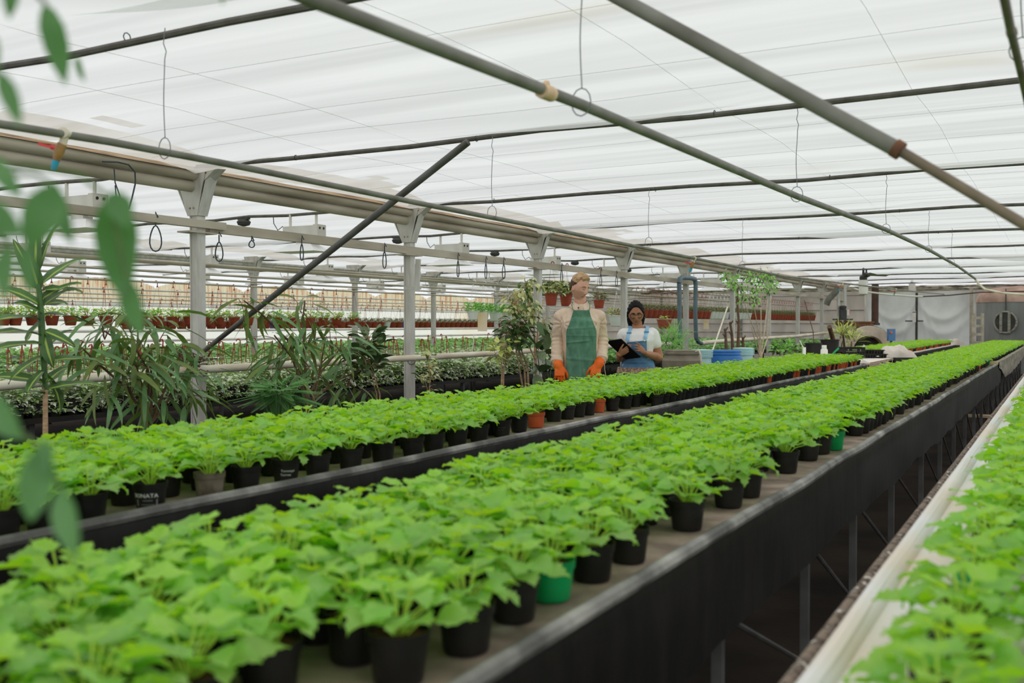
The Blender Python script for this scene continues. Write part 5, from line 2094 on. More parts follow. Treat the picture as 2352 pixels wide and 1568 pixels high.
b.build('shell', m_conc, bo)
b = MB()
b.tube([(0, 0.42, 0.66), (0, 0.40, 0.66)], r * 0.655, 40)
b.build('firebox', m_dark, bo)
for yy in (0.12, 0.5):
    b = MB()
    b.tube([((r + 0.006) * cos(2 * pi * j / 36), yy, 0.72 + (r + 0.006) * sin(2 * pi * j / 36)) for j in range(37)], 0.02, 6)
    b.build('band', m_dark, bo)
b = MB()
b.box((-0.06, 0.5, 1.42), (0.5, 0.4, 0.12))
b.box((-0.06, 0.5, 1.49), (0.56, 0.46, 0.04))
b.build('top_plate', m_rust, bo, smooth=False)
for x in (-0.4, 0.4):
    b = MB()
    b.box((x, 0.8, 0.1), (0.12, 1.3, 0.22))
    b.build('foot', m_dark, bo, smooth=False)
fl = at(2010, 700, Y=BY + 0.6)
b = MB()
b.lathe([(0.1, 1.45), (0.1, 2.62)], 18, (0, 0, 0))
root = thing('flue', 'brown steel flue rising from the old boiler', 'flue', (fl.x, fl.y, 0))
b.build('flue_pipe', m_brown, root)
b = MB()
b.lathe([(0.14, 1.40), (0.14, 1.47)], 18)
b.build('flange', m_dark, root)
fl = at(1990, 700, Y=BY + 2.6)
b = MB()
b.box((fl.x, fl.y, 1.3), (0.1, 0.1, 2.6))
tag(b.build('steel_column', m_post, smooth=False), 'pale steel column left of the brown flue', 'column')
p = at(2047, 772, Y=BY - 0.3)
root = thing('switch_box', 'blue electric switch box with orange button right of the boiler', 'switch box', (p.x, p.y, 0), TH)
b = MB()
b.box((0, 0, p.z + 0.04), (0.19, 0.14, 0.34))
b.build('box', m_bluebox, root, smooth=False)
b = MB()
b.tube([(-0.03, -0.07, p.z + 0.11), (-0.03, -0.1, p.z + 0.11)], 0.035, 12)
b.build('button', M('orange button', S(196, 104, 66), 0.5, 0.3), root)
b = MB()
b.box((0, 0, (p.z - 0.13) / 2), (0.05, 0.05, p.z - 0.13))
b.build('stand', m_dark, root, smooth=False)
p = at(1965, 762, Y=BY + 1.0)
b = MB()
b.box((p.x, p.y, 0.75), (0.9, 0.5, 1.5))
tag(b.build('steel_cabinet', m_maroon, smooth=False), 'maroon steel cabinet behind the boiler', 'cabinet')

# pump stand between two columns
p = at(1936, 735, Y=29.6)
root = thing('pump', 'dark pump unit on a shelf fixed to a post by the boiler', 'pump', (p.x, p.y, 0), TH)
s = 1.0
b = MB()
b.box((0, 0, p.z + 0.02), (0.5, 0.3, 0.04))
b.build('shelf', m_dark, root, smooth=False)
b = MB()
b.box((0.0, 0, p.z + 0.17), (0.16, 0.2, 0.26))
b.lathe([(0.08, p.z + 0.3), (0.1, p.z + 0.34), (0.1, p.z + 0.4), (0.05, p.z + 0.42)], 16)
b.build('motor', m_dark, root)
b = MB()
b.box((0.12, -0.02, p.z + 0.22), (0.08, 0.12, 0.16))
b.build('switch', m_white, root, smooth=False)
b = MB()
b.box((0.17, -0.02, p.z + 0.23), (0.02, 0.08, 0.1))
b.build('red_plate', m_redh, root, smooth=False)
for x in (-0.12, 0.12):
    b = MB()
    b.lathe([(0.06, p.z - 0.16), (0.09, p.z - 0.1), (0.09, p.z - 0.02)], 14, (x, 0, 0))
    b.build('valve', m_rust, root)
for x in (-0.09, 0.1):
    b = MB()
    b.box((x, 0.12, 1.3), (0.07, 0.07, 2.6))
    b.build('column', m_post, root, smooth=False)
qd_ = [at(x, y, Y=29.4) for x, y in ((1925, 655), (1920, 670), (1904, 686), (1898, 700))]
b = MB()
b.tube([p - qd_[0] for p in qd_], 0.09, 12)
tag(b.build('duct', m_pipe, None, loc=qd_[0]), 'thick grey elbow pipe near the last posts', 'pipe')

# ceiling fan toward the far end
p = at(1983, 655, Y=24.0)
fa = thing('ceiling_fan', 'grey ceiling fan with long blades under the film toward the far end', 'fan', (p.x, p.y, 0))
b = MB()
b.lathe([(0.05, p.z - 0.22), (0.1, p.z - 0.2), (0.105, p.z + 0.1), (0.09, p.z + 0.12)], 18)
b.build('lamp_body', m_white, fa)
b = MB()
b.lathe([(0.085, p.z + 0.12), (0.085, p.z + 0.2), (0.03, p.z + 0.24), (0.02, p.z + 0.4)], 16)
b.build('motor', m_dark, fa)
hubp = at(1990, 628, Y=24.0)
b = MB()
b.lathe([(0.03, CZ - 0.2), (0.09, CZ - 0.17), (0.09, CZ - 0.12), (0.02, CZ - 0.08), (0.02, CZ)], 16, (hubp.x - p.x, 0, 0))
b.build('hub', m_dark, fa)
for k in range(3):
    a = TH + 2.5 + 2.094 * k
    b = MB()
    dx, dy = cos(a), sin(a)
    hx_ = hubp.x - p.x
    zc = CZ - 0.15
    b.hexa([(hx_ + dx * 0.1 - dy * 0.04, dy * 0.1 + dx * 0.04, zc - 0.01), (hx_ + dx * 0.65 - dy * 0.07, dy * 0.65 + dx * 0.07, zc - 0.012), (hx_ + dx * 0.65 + dy * 0.07, dy * 0.65 - dx * 0.07, zc + 0.025),
            (hx_ + dx * 0.1 + dy * 0.04, dy * 0.1 - dx * 0.04, zc + 0.015),
            (hx_ + dx * 0.1 - dy * 0.04, dy * 0.1 + dx * 0.04, zc), (hx_ + dx * 0.65 - dy * 0.07, dy * 0.65 + dx * 0.07, zc - 0.004), (hx_ + dx * 0.65 + dy * 0.07, dy * 0.65 - dx * 0.07, zc + 0.033),
            (hx_ + dx * 0.1 + dy * 0.04, dy * 0.1 - dx * 0.04, zc + 0.023)])
    b.build('blade', m_pipe, fa, smooth=False)

# hoses strung across the far end
q = [at(x, y, Y=26) for x, y in ((1962, 663), (1990, 670), (2040, 676), (2090, 680), (2120, 681))]
b = MB()
b.tube([p - q[0] for p in q], 0.022, 8)
tag(b.build('hose', m_white, None, loc=q[0]), 'white hose strung across in front of the curtain door', 'hose')
q = [at(x, y, Y=26) for x, y in ((2118, 681), (2180, 678), (2252, 671), (2360, 669))]
b = MB()
b.tube([p - q[0] for p in q], 0.014, 8)
tag(b.build('cable', m_brown, None, loc=q[0]), 'thin dark cable strung on from the white hose to the tank', 'cable')
q = [at(x, y, Y=22) for x, y in ((2240, 640), (2248, 652), (2262, 664), (2300, 672), (2352, 676))]
b = MB()
b.tube([p - q[0] for p in q], 0.022, 8)
tag(b.build('hose', m_whitepipe, None, loc=q[0]), 'pale hose drooping from the middle water pipe toward the tank', 'hose')
p = at(2095, 655, Y=34.2)
root = thing('hanging_lamp', 'small white lamp hung under the rail above the curtain door', 'lamp', (p.x, p.y, p.z))
b = MB()
b.lathe([(0.11, -0.2), (0.12, -0.18), (0.1, 0.05), (0.04, 0.08)], 18)
b.build('shade', m_white, root)
b = MB()
b.lathe([(0.045, 0.07), (0.045, 0.14), (0.015, 0.17), (0.01, 2.68 - p.z)], 12)
b.build('socket', m_dark, root)

# upright tank with a domed top and a round hatch, and a ladder
p = at(2340, 700, Y=32.6)
tk = thing('tank', 'upright grey tank with a rusty domed top and a round hatch', 'tank', (p.x, p.y, 0))
rt = 1.12
b = MB()
b.lathe([(rt, 0.02), (rt, 2.14)], 56)
b.build('shell', m_tankg, tk)
b = MB()
b.lathe([(rt + 0.015, 2.06), (rt + 0.015, 2.14), (rt * 0.985, 2.24), (rt * 0.9, 2.35), (rt * 0.72, 2.45), (rt * 0.45, 2.515), (0.01, 2.545)], 56)
b.build('dome', m_tankr, tk)
th_ = at(2313, 740, Y=31.6)
dv = V((th_.x - p.x, 31.6 - p.y, 0)).normalized()
hb = V((dv.x * rt, dv.y * rt, th_.z))
b = MB()
b.tube([hb - dv * 0.05, hb + dv * 0.05], 0.3, 32)
b.build('hatch', m_dark, tk)
b = MB()
sd = V((-dv.y, dv.x, 0))
b.tube([hb + dv * 0.06 + sd * (0.3 * cos(a)) + V((0, 0, 0.3 * sin(a))) for a in [2 * pi * k / 32 for k in range(33)]], 0.028, 8)
for s in (-0.11, 0.11):
    b.box(hb + dv * 0.075 + sd * s, (0.07, 0.05, 0.6), rot=Matrix.Rotation(math.atan2(sd.y, sd.x), 3, 'Z'))
b.build('hatch_ring', m_steel, tk)
b = MB()
b.tube([hb + dv * 0.03 + V((0, 0, 0.3)), hb + dv * 0.03 + V((0, 0, 0.95))], 0.016, 6)
b.build('rod', m_dark, tk)
p = at(2246, 760, Y=31.2)
ld = thing('ladder', 'grey ladder standing against the tank', 'ladder', (p.x, p.y, 0), TH)
for x in (-0.13, 0.13):
    b = MB()
    b.box((x, 0, 0.87), (0.07, 0.05, 1.74))
    b.build('rail', m_gutter, ld, smooth=False)
for k in range(7):
    b = MB()
    b.box((0, 0, 0.2 + 0.235 * k), (0.2, 0.05, 0.07))
    b.build('rung', m_gutter, ld, smooth=False)
p = at(2231, 715, Y=34.4)
b = MB()
b.tube([(p.x, p.y, 0), (p.x, p.y, 2.55)], 0.05, 10)
tag(b.build('steel_column', m_gutter), 'slim pale column right of the curtain door', 'column')

# grey cloth over the far part of the middle bench edge, with a wooden end block
y0, y1 = at(2290, 842, X=B2X1).y, 30.4
b = MB()


def gc(u, v):
    yy = y0 + (y1 - y0) * u
    h = (0.02 + 0.30 * v) * (0.75 + 0.3 * sin(3.5 * u + 0.6)) * min(1, 0.35 + 5 * u)
    return (B2X1 + 0.035 + 0.02 * fb((yy * 1.5, v * 2, 0)) + 0.012 * fb((yy * 5, v * 4, 3)), yy, BZ + 0.055 - h)


b.grid(gc, 90, 8)
b.grid(lambda u, v: (B2X1 + 0.035 - 0.07 * v, y0 + (y1 - y0) * u, BZ + 0.034 + 0.012 * fb((u * 30, v, 7))), 90, 2)
tag(b.build('grey_cloth', M('grey ground cloth', S(150, 144, 134), 0.85, 0.1, S(118, 112, 104), 5, ramp=(0.35, 0.7)), None), 'grey cloth strip hanging over the far edge of the middle bench', 'cloth')
b = MB()
b.box((B2X1 - 0.10, y0 - 0.12, BZ + 0.028), (0.24, 0.12, 0.05))
tag(b.build('wood_block', m_tan, smooth=False), 'tan wooden block where the grey cloth begins on the middle bench', 'block')
p = at(2280, 958, Z=0.24)
b = MB()
b.box((p.x - 0.35, p.y, 0.25), (0.95, 0.16, 0.03))
b.box((p.x - 0.7, p.y, 0.117), (0.06, 0.1, 0.234))
b.box((p.x + 0.05, p.y, 0.117), (0.06, 0.1, 0.234))
tag(b.build('plank', m_tan, smooth=False), 'tan plank on low supports beneath the far part of the middle bench', 'plank')

# thin leaning canes behind the blue drum
q = [at(1628, 830, X=-4.9), at(1671, 705, X=-5.2)]
b = MB()
b.tube([V((-0.05, 0, -q[0].z)), V((0, 0, 0)), q[1] - q[0]], 0.013, 7)
tag(b.build('cane', m_whitepipe, None, loc=q[0]), 'thin pale cane leaning left of the blue drum', 'cane')
q = [at(1868, 762, X=-5.6), at(1848, 690, X=-5.9)]
b = MB()
b.tube([V((0.05, 0, -q[0].z)), V((0, 0, 0)), q[1] - q[0]], 0.012, 7)
tag(b.build('cane', m_stemb, None, loc=q[0]), 'thin dark cane leaning between the last posts', 'cane')
# ------------------------------------------------------------------ two people
m_skinA = M('fair skin', S(204, 156, 136, 1.3), 0.5, 0.35, S(194, 142, 122, 1.3), 14, ramp=(0.4, 0.7))
m_skinB = M('brown skin', S(160, 112, 84, 1.35), 0.45, 0.4, S(146, 98, 72, 1.35), 12, ramp=(0.4, 0.7))
m_lipA = M('pale lips', S(176, 104, 94, 1.2), 0.45, 0.4)
m_lipB = M('brown lips', S(128, 76, 66, 1.2), 0.4, 0.45)
m_blond = M('blond hair', S(190, 156, 116, 1.25), 0.5, 0.4, S(150, 116, 82, 1.2), 16, (1, 3, 5), ramp=(0.35, 0.7))
m_under = M('dark blond cropped hair', S(96, 70, 48, 1.15), 0.6, 0.3, S(70, 50, 36, 1.1), 30)
m_browA = M('blond eyebrow', S(140, 104, 74, 1.1), 0.7, 0.1)
m_eyew = M('eye white', S(214, 206, 198), 0.3, 0.5)
m_eyed = M('dark iris', S(36, 24, 20, 1), 0.2, 0.6)
m_lash = M('dark lashes', S(64, 46, 40, 1), 0.7, 0.1)
m_shirt = M('beige corduroy', S(210, 188, 168, 1.3), 0.85, 0.1, S(196, 172, 150, 1.3), 7, bump=0.25, bscale=30)
m_apron = M('green denim apron', S(86, 122, 102), 0.85, 0.12, S(66, 102, 84), 22, (1, 1, 0.5), ramp=(0.35, 0.7), bump=0.2, bscale=26)
m_glove = M('orange rubber glove', S(240, 98, 28), 0.5, 0.3, S(222, 84, 22), 9)
m_trouser = M('dark trousers', S(62, 60, 60), 0.8, 0.1)
m_shoe = M('dark shoe', S(50, 46, 42), 0.6, 0.2)
m_tee = M('white cotton tee', S(232, 230, 226, 1.2), 0.85, 0.1, S(220, 218, 216, 1.2), 5)
m_denim = M('blue denim', S(92, 128, 160), 0.85, 0.1, S(68, 102, 136), 9, ramp=(0.3, 0.7))
m_denimp = M('pale blue denim', S(140, 174, 198), 0.85, 0.1, S(104, 142, 172), 14)
m_wrap = M('black head wrap', S(30, 28, 30, 1), 0.75, 0.15, S(40, 38, 40, 1), 12)
m_frame = M('brown spectacle frame', S(58, 38, 30, 1), 0.3, 0.5)
m_tablet = M('black tablet cover', S(24, 23, 24, 1), 0.5, 0.35)
m_screen = M('dark tablet screen', S(16, 17, 20, 1), 0.15, 0.5)
m_plaid = M('beige checked cloth', S(206, 180, 160, 1.1), 0.85, 0.1, S(124, 100, 88), 46, ramp=(0.44, 0.56))


def remesh(mb, voxel, smooth=3, fn=None):
    o = mb.build('tmp', [m_skinA], smooth=False)
    md = o.modifiers.new('r', 'REMESH')
    md.mode = 'VOXEL'
    md.voxel_size = voxel
    md.use_smooth_shade = True
    if smooth:
        ms = o.modifiers.new('s', 'SMOOTH')
        ms.factor = 0.5
        ms.iterations = smooth
    dg = bpy.context.evaluated_depsgraph_get()
    dg.update()
    me = bpy.data.meshes.new_from_object(o.evaluated_get(dg))
    bpy.data.objects.remove(o)
    me.materials.clear()
    if fn:
        for v in me.vertices:
            v.co = fn(v.co, v.normal)
    me.polygons.foreach_set('use_smooth', [True] * len(me.polygons))
    me.update()
    return me


def put(me, name, mat, parent):
    for q in (mat if isinstance(mat, list) else [mat]):
        me.materials.append(q)
    o = bpy.data.objects.new(name, me)
    COL.objects.link(o)
    o.parent = parent
    return o


def sm(a, b_, x):
    t = max(0.0, min(1.0, (x - a) / (b_ - a)))
    return t * t * (3 - 2 * t)


def head_point(d, wide=1.0, lips=1.0, nose=1.0):
    """face looks along -y; head 0.235 m tall, origin mid-head at eye height"""
    x, y, z = d
    fr = sm(0.1, 0.75, -y)
    w = 0.0765 * wide * (1 - 0.30 * sm(-0.15, -1.0, z) * 1.0) * (1 - 0.05 * sm(0.5, 1, z))
    dep = 0.097 if y > 0 else 0.090
    dep *= (1 - 0.10 * sm(-0.3, -1, z)) if y < 0 else (1 - 0.35 * sm(-0.2, -0.9, z))
    p = V((x * w, y * dep, z * 0.118))
    if y < 0:
        # flatten the face a little and push the chin forward
        p.y += 0.010 * fr * (1 - sm(0.3, 0.9, z)) * sm(0.55, 0.0, abs(x)) * 0.4
        p.x *= 1 + 0.06 * fr * sm(-0.55, -0.1, z) * (1 - sm(0.1, 0.4, z))
    X, Z = p.x, p.z
    if y < 0.1:
        g = lambda cx, cz, sx, sz: exp(-((X - cx) / sx) ** 2 - ((Z - cz) / sz) ** 2)
        dy = 0.0
        # nose: bridge running into the tip
        t = sm(0.012, -0.040, Z)
        ridge = exp(-(X / (0.0085 + 0.006 * t)) ** 2)
        dy += nose * ridge * (0.006 + 0.019 * t) * sm(0.026, 0.004, Z) * sm(-0.056, -0.046, Z)
        dy += nose * 0.006 * (g(0.013, -0.045, 0.008, 0.007) + g(-0.013, -0.045, 0.008, 0.007))
        # sockets, brow, cheeks
        for s in (-1, 1):
            dy -= 0.0105 * g(s * 0.031, 0.001, 0.017, 0.011)
            dy += 0.004 * g(s * 0.029, 0.021, 0.024, 0.008)
            dy += 0.004 * g(s * 0.042, -0.028, 0.018, 0.016)
            dy += 0.0055 * g(s * 0.031, -0.0005, 0.012, 0.007)
        # mouth and chin
        dy += 0.004 * g(0, -0.070, 0.030, 0.016)
        dy += lips * 0.0048 * g(0, -0.0655, 0.019, 0.0045)
        dy += lips * 0.0055 * g(0, -0.0775, 0.016, 0.005)
        dy -= 0.0035 * g(0, -0.0715, 0.022, 0.0022)
        dy -= 0.003 * g(0, -0.0885, 0.02, 0.005)
        dy += 0.008 * g(0, -0.104, 0.020, 0.011)
        p.y -= dy
    return p


def head_mesh(b, mtx, **kw):
    n, k = 132, 100
    base = len(b.v)
    pts = []
    for i in range(k + 1):
        t = pi * i / k
        for j in range(n):
            w = 2 * pi * j / n
            p = head_point((sin(t) * cos(w), sin(t) * sin(w), cos(t)), **kw)
            pts.append(p)
            b.v.append(tuple(mtx @ p))
    for i in range(k):
        for j in range(n):
            j2 = (j + 1) % n
            b.face((base + i * n + j, base + (i + 1) * n + j, base + (i + 1) * n + j2, base + i * n + j2))
    for s in (-1, 1):   # ears
        bb = len(b.v)
        b.ball((0, 0, 0), 1.0, 14, 10)
        for q in range(bb, len(b.v)):
            v = V(b.v[q])
            cup = 0.35 * exp(-((v.y + 0.1) ** 2 + v.z ** 2) * 2.2)
            e = V((s * (0.0790 + (v.x * 0.5 - cup) * 0.012), 0.012 + v.y * 0.017 + 0.004 * v.z, -0.012 + v.z * 0.031))
            if s < 0:
                e.x = s * (0.0790 + (-v.x * 0.5 - cup) * 0.012)
            b.v[q] = tuple(mtx @ e)
    return pts


def face_at(pts, x, z):
    best, by = None, 1
    for p in pts:
        if p.y < 0:
            q = (p.x - x) ** 2 + (p.z - z) ** 2
            if best is None or q < best:
                best, by = q, p.y
    return V((x, by, z))


def limb(b, pts, rs, n=18):
    # smooth the joints with extra points
    P, Rr = [], []
    k = len(pts)
    for i in range(k - 1):
        p0, p1, p2, p3 = pts[max(i - 1, 0)], pts[i], pts[i + 1], pts[min(i + 2, k - 1)]
        for s in range(5):
            t = s / 5
            P.append(0.5 * ((2 * p1) + (p2 - p0) * t + (2 * p0 - 5 * p1 + 4 * p2 - p3) * t * t + (3 * p1 - p0 - 3 * p2 + p3) * t ** 3))
            Rr.append(rs[i] + (rs[i + 1] - rs[i]) * t)
    P.append(pts[-1])
    Rr.append(rs[-1])
    b.tube(P, Rr, n)
    b.ball(tuple(P[0]), Rr[0], 14, 8)
    b.ball(tuple(P[-1]), Rr[-1], 14, 8)


def hand(b, wrist, along, back, side_thumb, sc=1.0, curl=(0.5, 0.6, 0.65, 0.7), spread=0.05, thumb_out=0.75, thumb_curl=0.3):
    """palm and five separate fingers; along = toward the knuckles, back = outward normal of the hand's back"""
    al = V(along).normalized()
    bk = V(back)
    bk = (bk - al * bk.dot(al)).normalized()
    sd = al.cross(bk).normalized()
    if sd.dot(V(side_thumb)) < 0:
        sd = -sd
    w = V(wrist)
    # palm
    pts = []
    for t, hw, ht in ((-0.1, 0.024, 0.018), (0.25, 0.033, 0.017), (0.65, 0.041, 0.0155), (1.0, 0.040, 0.0125)):
        c = w + al * (0.088 * t * sc)
        pts.append((c, hw * sc, ht * sc))
    n = 16
    base = len(b.v)
    for c, hw, ht in pts:
        for j in range(n):
            a = 2 * pi * j / n
            b.v.append(tuple(c + sd * (hw * cos(a)) + bk * (ht * sin(a))))
    for i in range(len(pts) - 1):
        for j in range(n):
            j2 = (j + 1) % n
            b.face((base + i * n + j, base + i * n + j2, base + (i + 1) * n + j2, base + (i + 1) * n + j))
    b.face([base + j for j in reversed(range(n))])
    b.face([base + (len(pts) - 1) * n + j for j in range(n)])
    lens = (0.072, 0.080, 0.074, 0.058)
    for f in range(4):
        off = 0.031 - 0.0205 * f
        root = w + al * ((0.084 - 0.006 * abs(f - 1)) * sc) + sd * (off * sc)
        d0 = (al + sd * (spread * (1.5 - f))).normalized()
        p = root - d0 * 0.02 * sc
        chain = [p, root]
        rad = [0.0085 * sc, 0.0088 * sc]
        ang = 0.0
        for s, fr in enumerate((0.45, 0.32, 0.23)):
            ang += curl[f] * (0.75 if s == 0 else 1.0)
            dd = d0 * cos(ang) - bk * sin(ang)
            chain.append(chain[-1] + dd * (lens[f] * fr * sc))
            rad.append((0.0082 - 0.0011 * s) * sc)
        b.tube(chain, rad, 12)
        b.ball(tuple(chain[-1]), rad[-1], 10, 6)
        for q in range(2, len(chain) - 1):
            b.ball(tuple(chain[q]), rad[q] * 1.04, 10, 6)
    t0 = w + al * (0.022 * sc) + sd * (0.022 * sc)
    d0 = (sd * thumb_out + al * 0.75 - bk * thumb_curl).normalized()
    d1 = (sd * (thumb_out - 0.35) + al * 0.9 - bk * (thumb_curl + 0.15)).normalized()
    d2 = (sd * (thumb_out - 0.6) + al * 0.9 - bk * (thumb_curl + 0.3)).normalized()
    ch = [t0, t0 + d0 * 0.036 * sc, t0 + d0 * 0.036 * sc + d1 * 0.032 * sc, t0 + d0 * 0.036 * sc + d1 * 0.032 * sc + d2 * 0.024 * sc]
    b.tube(ch, [0.014 * sc, 0.0112 * sc, 0.0098 * sc, 0.0078 * sc], 12)
    b.ball(tuple(ch[-1]), 0.0078 * sc, 10, 6)


def ring_at(rings, z):
    for i in range(len(rings) - 1):
        a, c = rings[i], rings[i + 1]
        if a[0] <= z <= c[0]:
            t = (z - a[0]) / (c[0] - a[0])
            return [a[q] + (c[q] - a[q]) * t for q in range(6)]
    return list(rings[0] if z < rings[0][0] else rings[-1])


def front_y(rings, u, z, off):
    z_, cx, cy, rx, ry, ex = ring_at(rings, z)
    rx += off
    ry += off
    t = min(0.999, abs((u - cx) / rx))
    return cy - ry * (1 - t ** ex) ** (1 / ex)


def wrinkle(amp, sc_, stretch):
    def f(co, no):
        n = noise.noise(V((co.x * sc_ * stretch[0], co.y * sc_ * stretch[1], co.z * sc_ * stretch[2])))
        n2 = noise.noise(V((co.x * sc_ * 2.3 + 5, co.y * sc_ * 2.3, co.z * sc_ * 2.3 * stretch[2] + 3)))
        r = 1 - abs(n) * 2
        return co + no * (amp * (r * 0.7 + n2 * 0.5))
    return f


base_wr = wrinkle(0.010, 8, (1.3, 1.3, 0.7))


def shirt_folds(co, no):
    c = base_wr(co, no)
    k = 0.0
    for s in (-1, 1):
        ax, az = s * 0.165, 1.425
        d = sqrt((co.x - ax) ** 2 + (co.z - az) ** 2)
        a = math.atan2(co.z - az, s * (co.x - ax))
        k += 0.0075 * sin(a * 8 + 2.5 * fb((co.x * 9, co.z * 9, s))) * exp(-d / 0.13) * min(1, d / 0.04)
        if s * co.x > 0.17:
            k += 0.0045 * sin((co.z - 1.27 + 0.25 * co.y) * 150) * exp(-((co.z - 1.27) / 0.055) ** 2)
            k += 0.0040 * sin((co.z - 1.13 - 0.3 * co.y) * 170) * exp(-((co.z - 1.13) / 0.05) ** 2)
    return c + no * k


def band(b, rings, z0, z1, off, thick, hw=None):
    """a closed hoop round a torso"""
    n = 40
    base = len(b.v)
    for (zz, oo) in ((z0, off), (z1, off), (z1, off + thick), (z0, off + thick)):
        z_, cx, cy, rx, ry, ex = ring_at(rings, zz)
        for j in range(n):
            a = 2 * pi * j / n
            ca, sa = cos(a), sin(a)
            q = (abs(ca) ** ex + abs(sa) ** ex) ** (-1 / ex)
            b.v.append((cx + (rx + oo) * ca * q, cy + (ry + oo) * sa * q, zz))
    for i in range(4):
        i2 = (i + 1) % 4
        for j in range(n):
            j2 = (j + 1) % n
            b.face((base + i * n + j, base + i * n + j2, base + i2 * n + j2, base + i2 * n + j))


def sheet(b, P, nu, nv, th):
    """a thin solid sheet: P(u,v) outer face, th = inward offset vector"""
    t = V(th)
    b.grid(P, nu, nv)
    b.grid(lambda u, v: V(P(1 - u, v)) + t, nu, nv)
    b.grid(lambda u, v: V(P(u, 0)) + t * v, nu, 1)
    b.grid(lambda u, v: V(P(1 - u, 1)) + t * v, nu, 1)
    b.grid(lambda u, v: V(P(0, 1 - u)) + t * v, nv, 1)
    b.grid(lambda u, v: V(P(1, u)) + t * v, nv, 1)


def legs(b, rings, z_hip, dx, r0, r1, r2, zfoot):
    for s in (-1, 1):
        limb(b, [V((s * dx, 0.01, z_hip)), V((s * dx * 1.02, -0.005, z_hip * 0.56)), V((s * dx, 0.02, zfoot))], [r0, r1, r2])


def shoes(parent, dx):
    for s in (-1, 1):
        b = MB()
        b.loft([(0.004, s * dx, -0.05, 0.045, 0.135, 2.6), (0.03, s * dx, -0.05, 0.048, 0.138, 2.6), (0.07, s * dx, -0.03, 0.044, 0.11, 2.4), (0.12, s * dx, 0.02, 0.045, 0.055, 2.2)], 24)
        b.build('shoe', m_shoe, parent)


# ============================================================ the man
XM = -3.98
pm = at(1333, 745, X=XM)
DM = proj(pm)[2]
man = thing('person', 'blond man in a beige shirt and green apron with orange gloves, looking to the side', 'person', (pm.x, pm.y, 0), TH)
RZI = Matrix.Rotation(-TH, 3, 'Z')


def lm(px, py, dy=0.0):
    return RZI @ (at(px, py, D=DM + dy) - V((pm.x, pm.y, 0)))


mr = [(0.86, 0, 0.01, 0.160, 0.118, 2.3), (0.98, 0, 0.01, 0.168, 0.118, 2.3), (1.12, 0, 0.0, 0.142, 0.108, 2.3), (1.25, 0, 0.0, 0.143, 0.115, 2.3), (1.36, 0, 0.0, 0.158, 0.122, 2.4),
      (1.45, 0, 0.005, 0.172, 0.112, 2.4), (1.50, 0, 0.012, 0.166, 0.090, 2.2), (1.54, 0, 0.016, 0.128, 0.074, 2.0), (1.575, 0, 0.016, 0.086, 0.066, 2.0), (1.605, 0, 0.016, 0.064, 0.06, 2.0)]
b = MB()
b.loft([(z, cx, cy, rx * 0.93, ry * 0.93, ex) for z, cx, cy, rx, ry, ex in mr], 36)
limb(b, [V((0, 0.02, 1.53)), V((-0.003, 0.012, 1.60)), V((-0.004, 0.008, 1.70))], [0.062, 0.056, 0.055])
shL, elL, cuL = lm(1288, 727, 0.02), lm(1280, 784, 0.05), lm(1279, 829, -0.06)
shR, elR, cuR = lm(1376, 727, 0.02), lm(1384, 784, 0.05), lm(1381, 822, -0.06)
haL, haR = lm(1285, 846, -0.14), lm(1372, 843, -0.14)
for s_, e_, c_, h_ in ((shL, elL, cuL, haL), (shR, elR, cuR, haR)):
    limb(b, [V((s_.x * 0.75, s_.y, s_.z)), s_, e_, c_, c_.lerp(h_, 0.6)], [0.05, 0.052, 0.043, 0.034, 0.030])
legs(b, mr, 0.92, 0.088, 0.085, 0.062, 0.05, 0.1)
hm = Matrix.Translation(lm(1331.5, 660, -0.035)) @ Matrix.Rotation(radians(45), 4, 'Z') @ Matrix.Rotation(radians(13), 4, 'X') @ Matrix.Rotation(radians(2), 4, 'Y')
hpts = head_mesh(b, hm, wide=0.97, nose=1.05, lips=0.8)
for hd, al, sd in ((haL, V((0.02, -0.35, -1)), V((1, 0, 0))), (haR, V((-0.22, -0.35, -1)), V((-1, 0, 0)))):
    hand(b, hd + V((0, 0.02, 0.03)), al, V((0, -1, 0.35)), sd, 1.0, curl=(0.4, 0.45, 0.5, 0.55))
put(remesh(b, 0.0042, 2), 'body', m_skinA, man)

# hair: blond on top, cropped darker round the ears
b = MB()
n, k = 150, 100
for i in range(k + 1):
    t = pi * i / k
    for j in range(n):
        w = 2 * pi * j / n
        d = V((sin(t) * cos(w), sin(t) * sin(w), cos(t)))
        p = head_point(d, wide=0.97)
        front = sm(-0.15, -0.8, d.y)
        line = 0.66 * front + (-0.02) * (1 - front) - 0.40 * sm(0.15, 0.75, d.y)
        if abs(d.x) > 0.55 and d.y < 0.05:
            line = max(line, 0.18 + 0.55 * sm(-0.05, -0.5, d.y))
        cov = sm(line - 0.07, line + 0.10, d.z)
        vol = 0.010 + 0.014 * sm(0.25, 0.9, d.z) + 0.010 * front * sm(0.4, 0.8, d.z)
        strands = 0.0022 * sin(34 * d.x + 7 * d.y + 4 * fb((d.x * 3, d.y * 2, d.z * 3))) + 0.006 * fb((d.x * 4, d.y * 1.6, d.z * 4))
        off = -0.014 * (1 - cov) + cov * (vol + strands * sm(0.2, 0.5, d.z))
        b.v.append(tuple(hm @ (p + p.normalized() * off)))
for i in range(k):
    t = pi * (i + 0.5) / k
    for j in range(n):
        w = 2 * pi * (j + 0.5) / n
        low = cos(t) < 0.34 + 0.12 * sin(w) + 0.04 * fb((j * 0.4, i * 0.3, 0))
        j2 = (j + 1) % n
        b.face((i * n + j, (i + 1) * n + j, (i + 1) * n + j2, i * n + j2), 1 if low else 0)
b.build('hair', [m_blond, m_under], man, sharp=False)


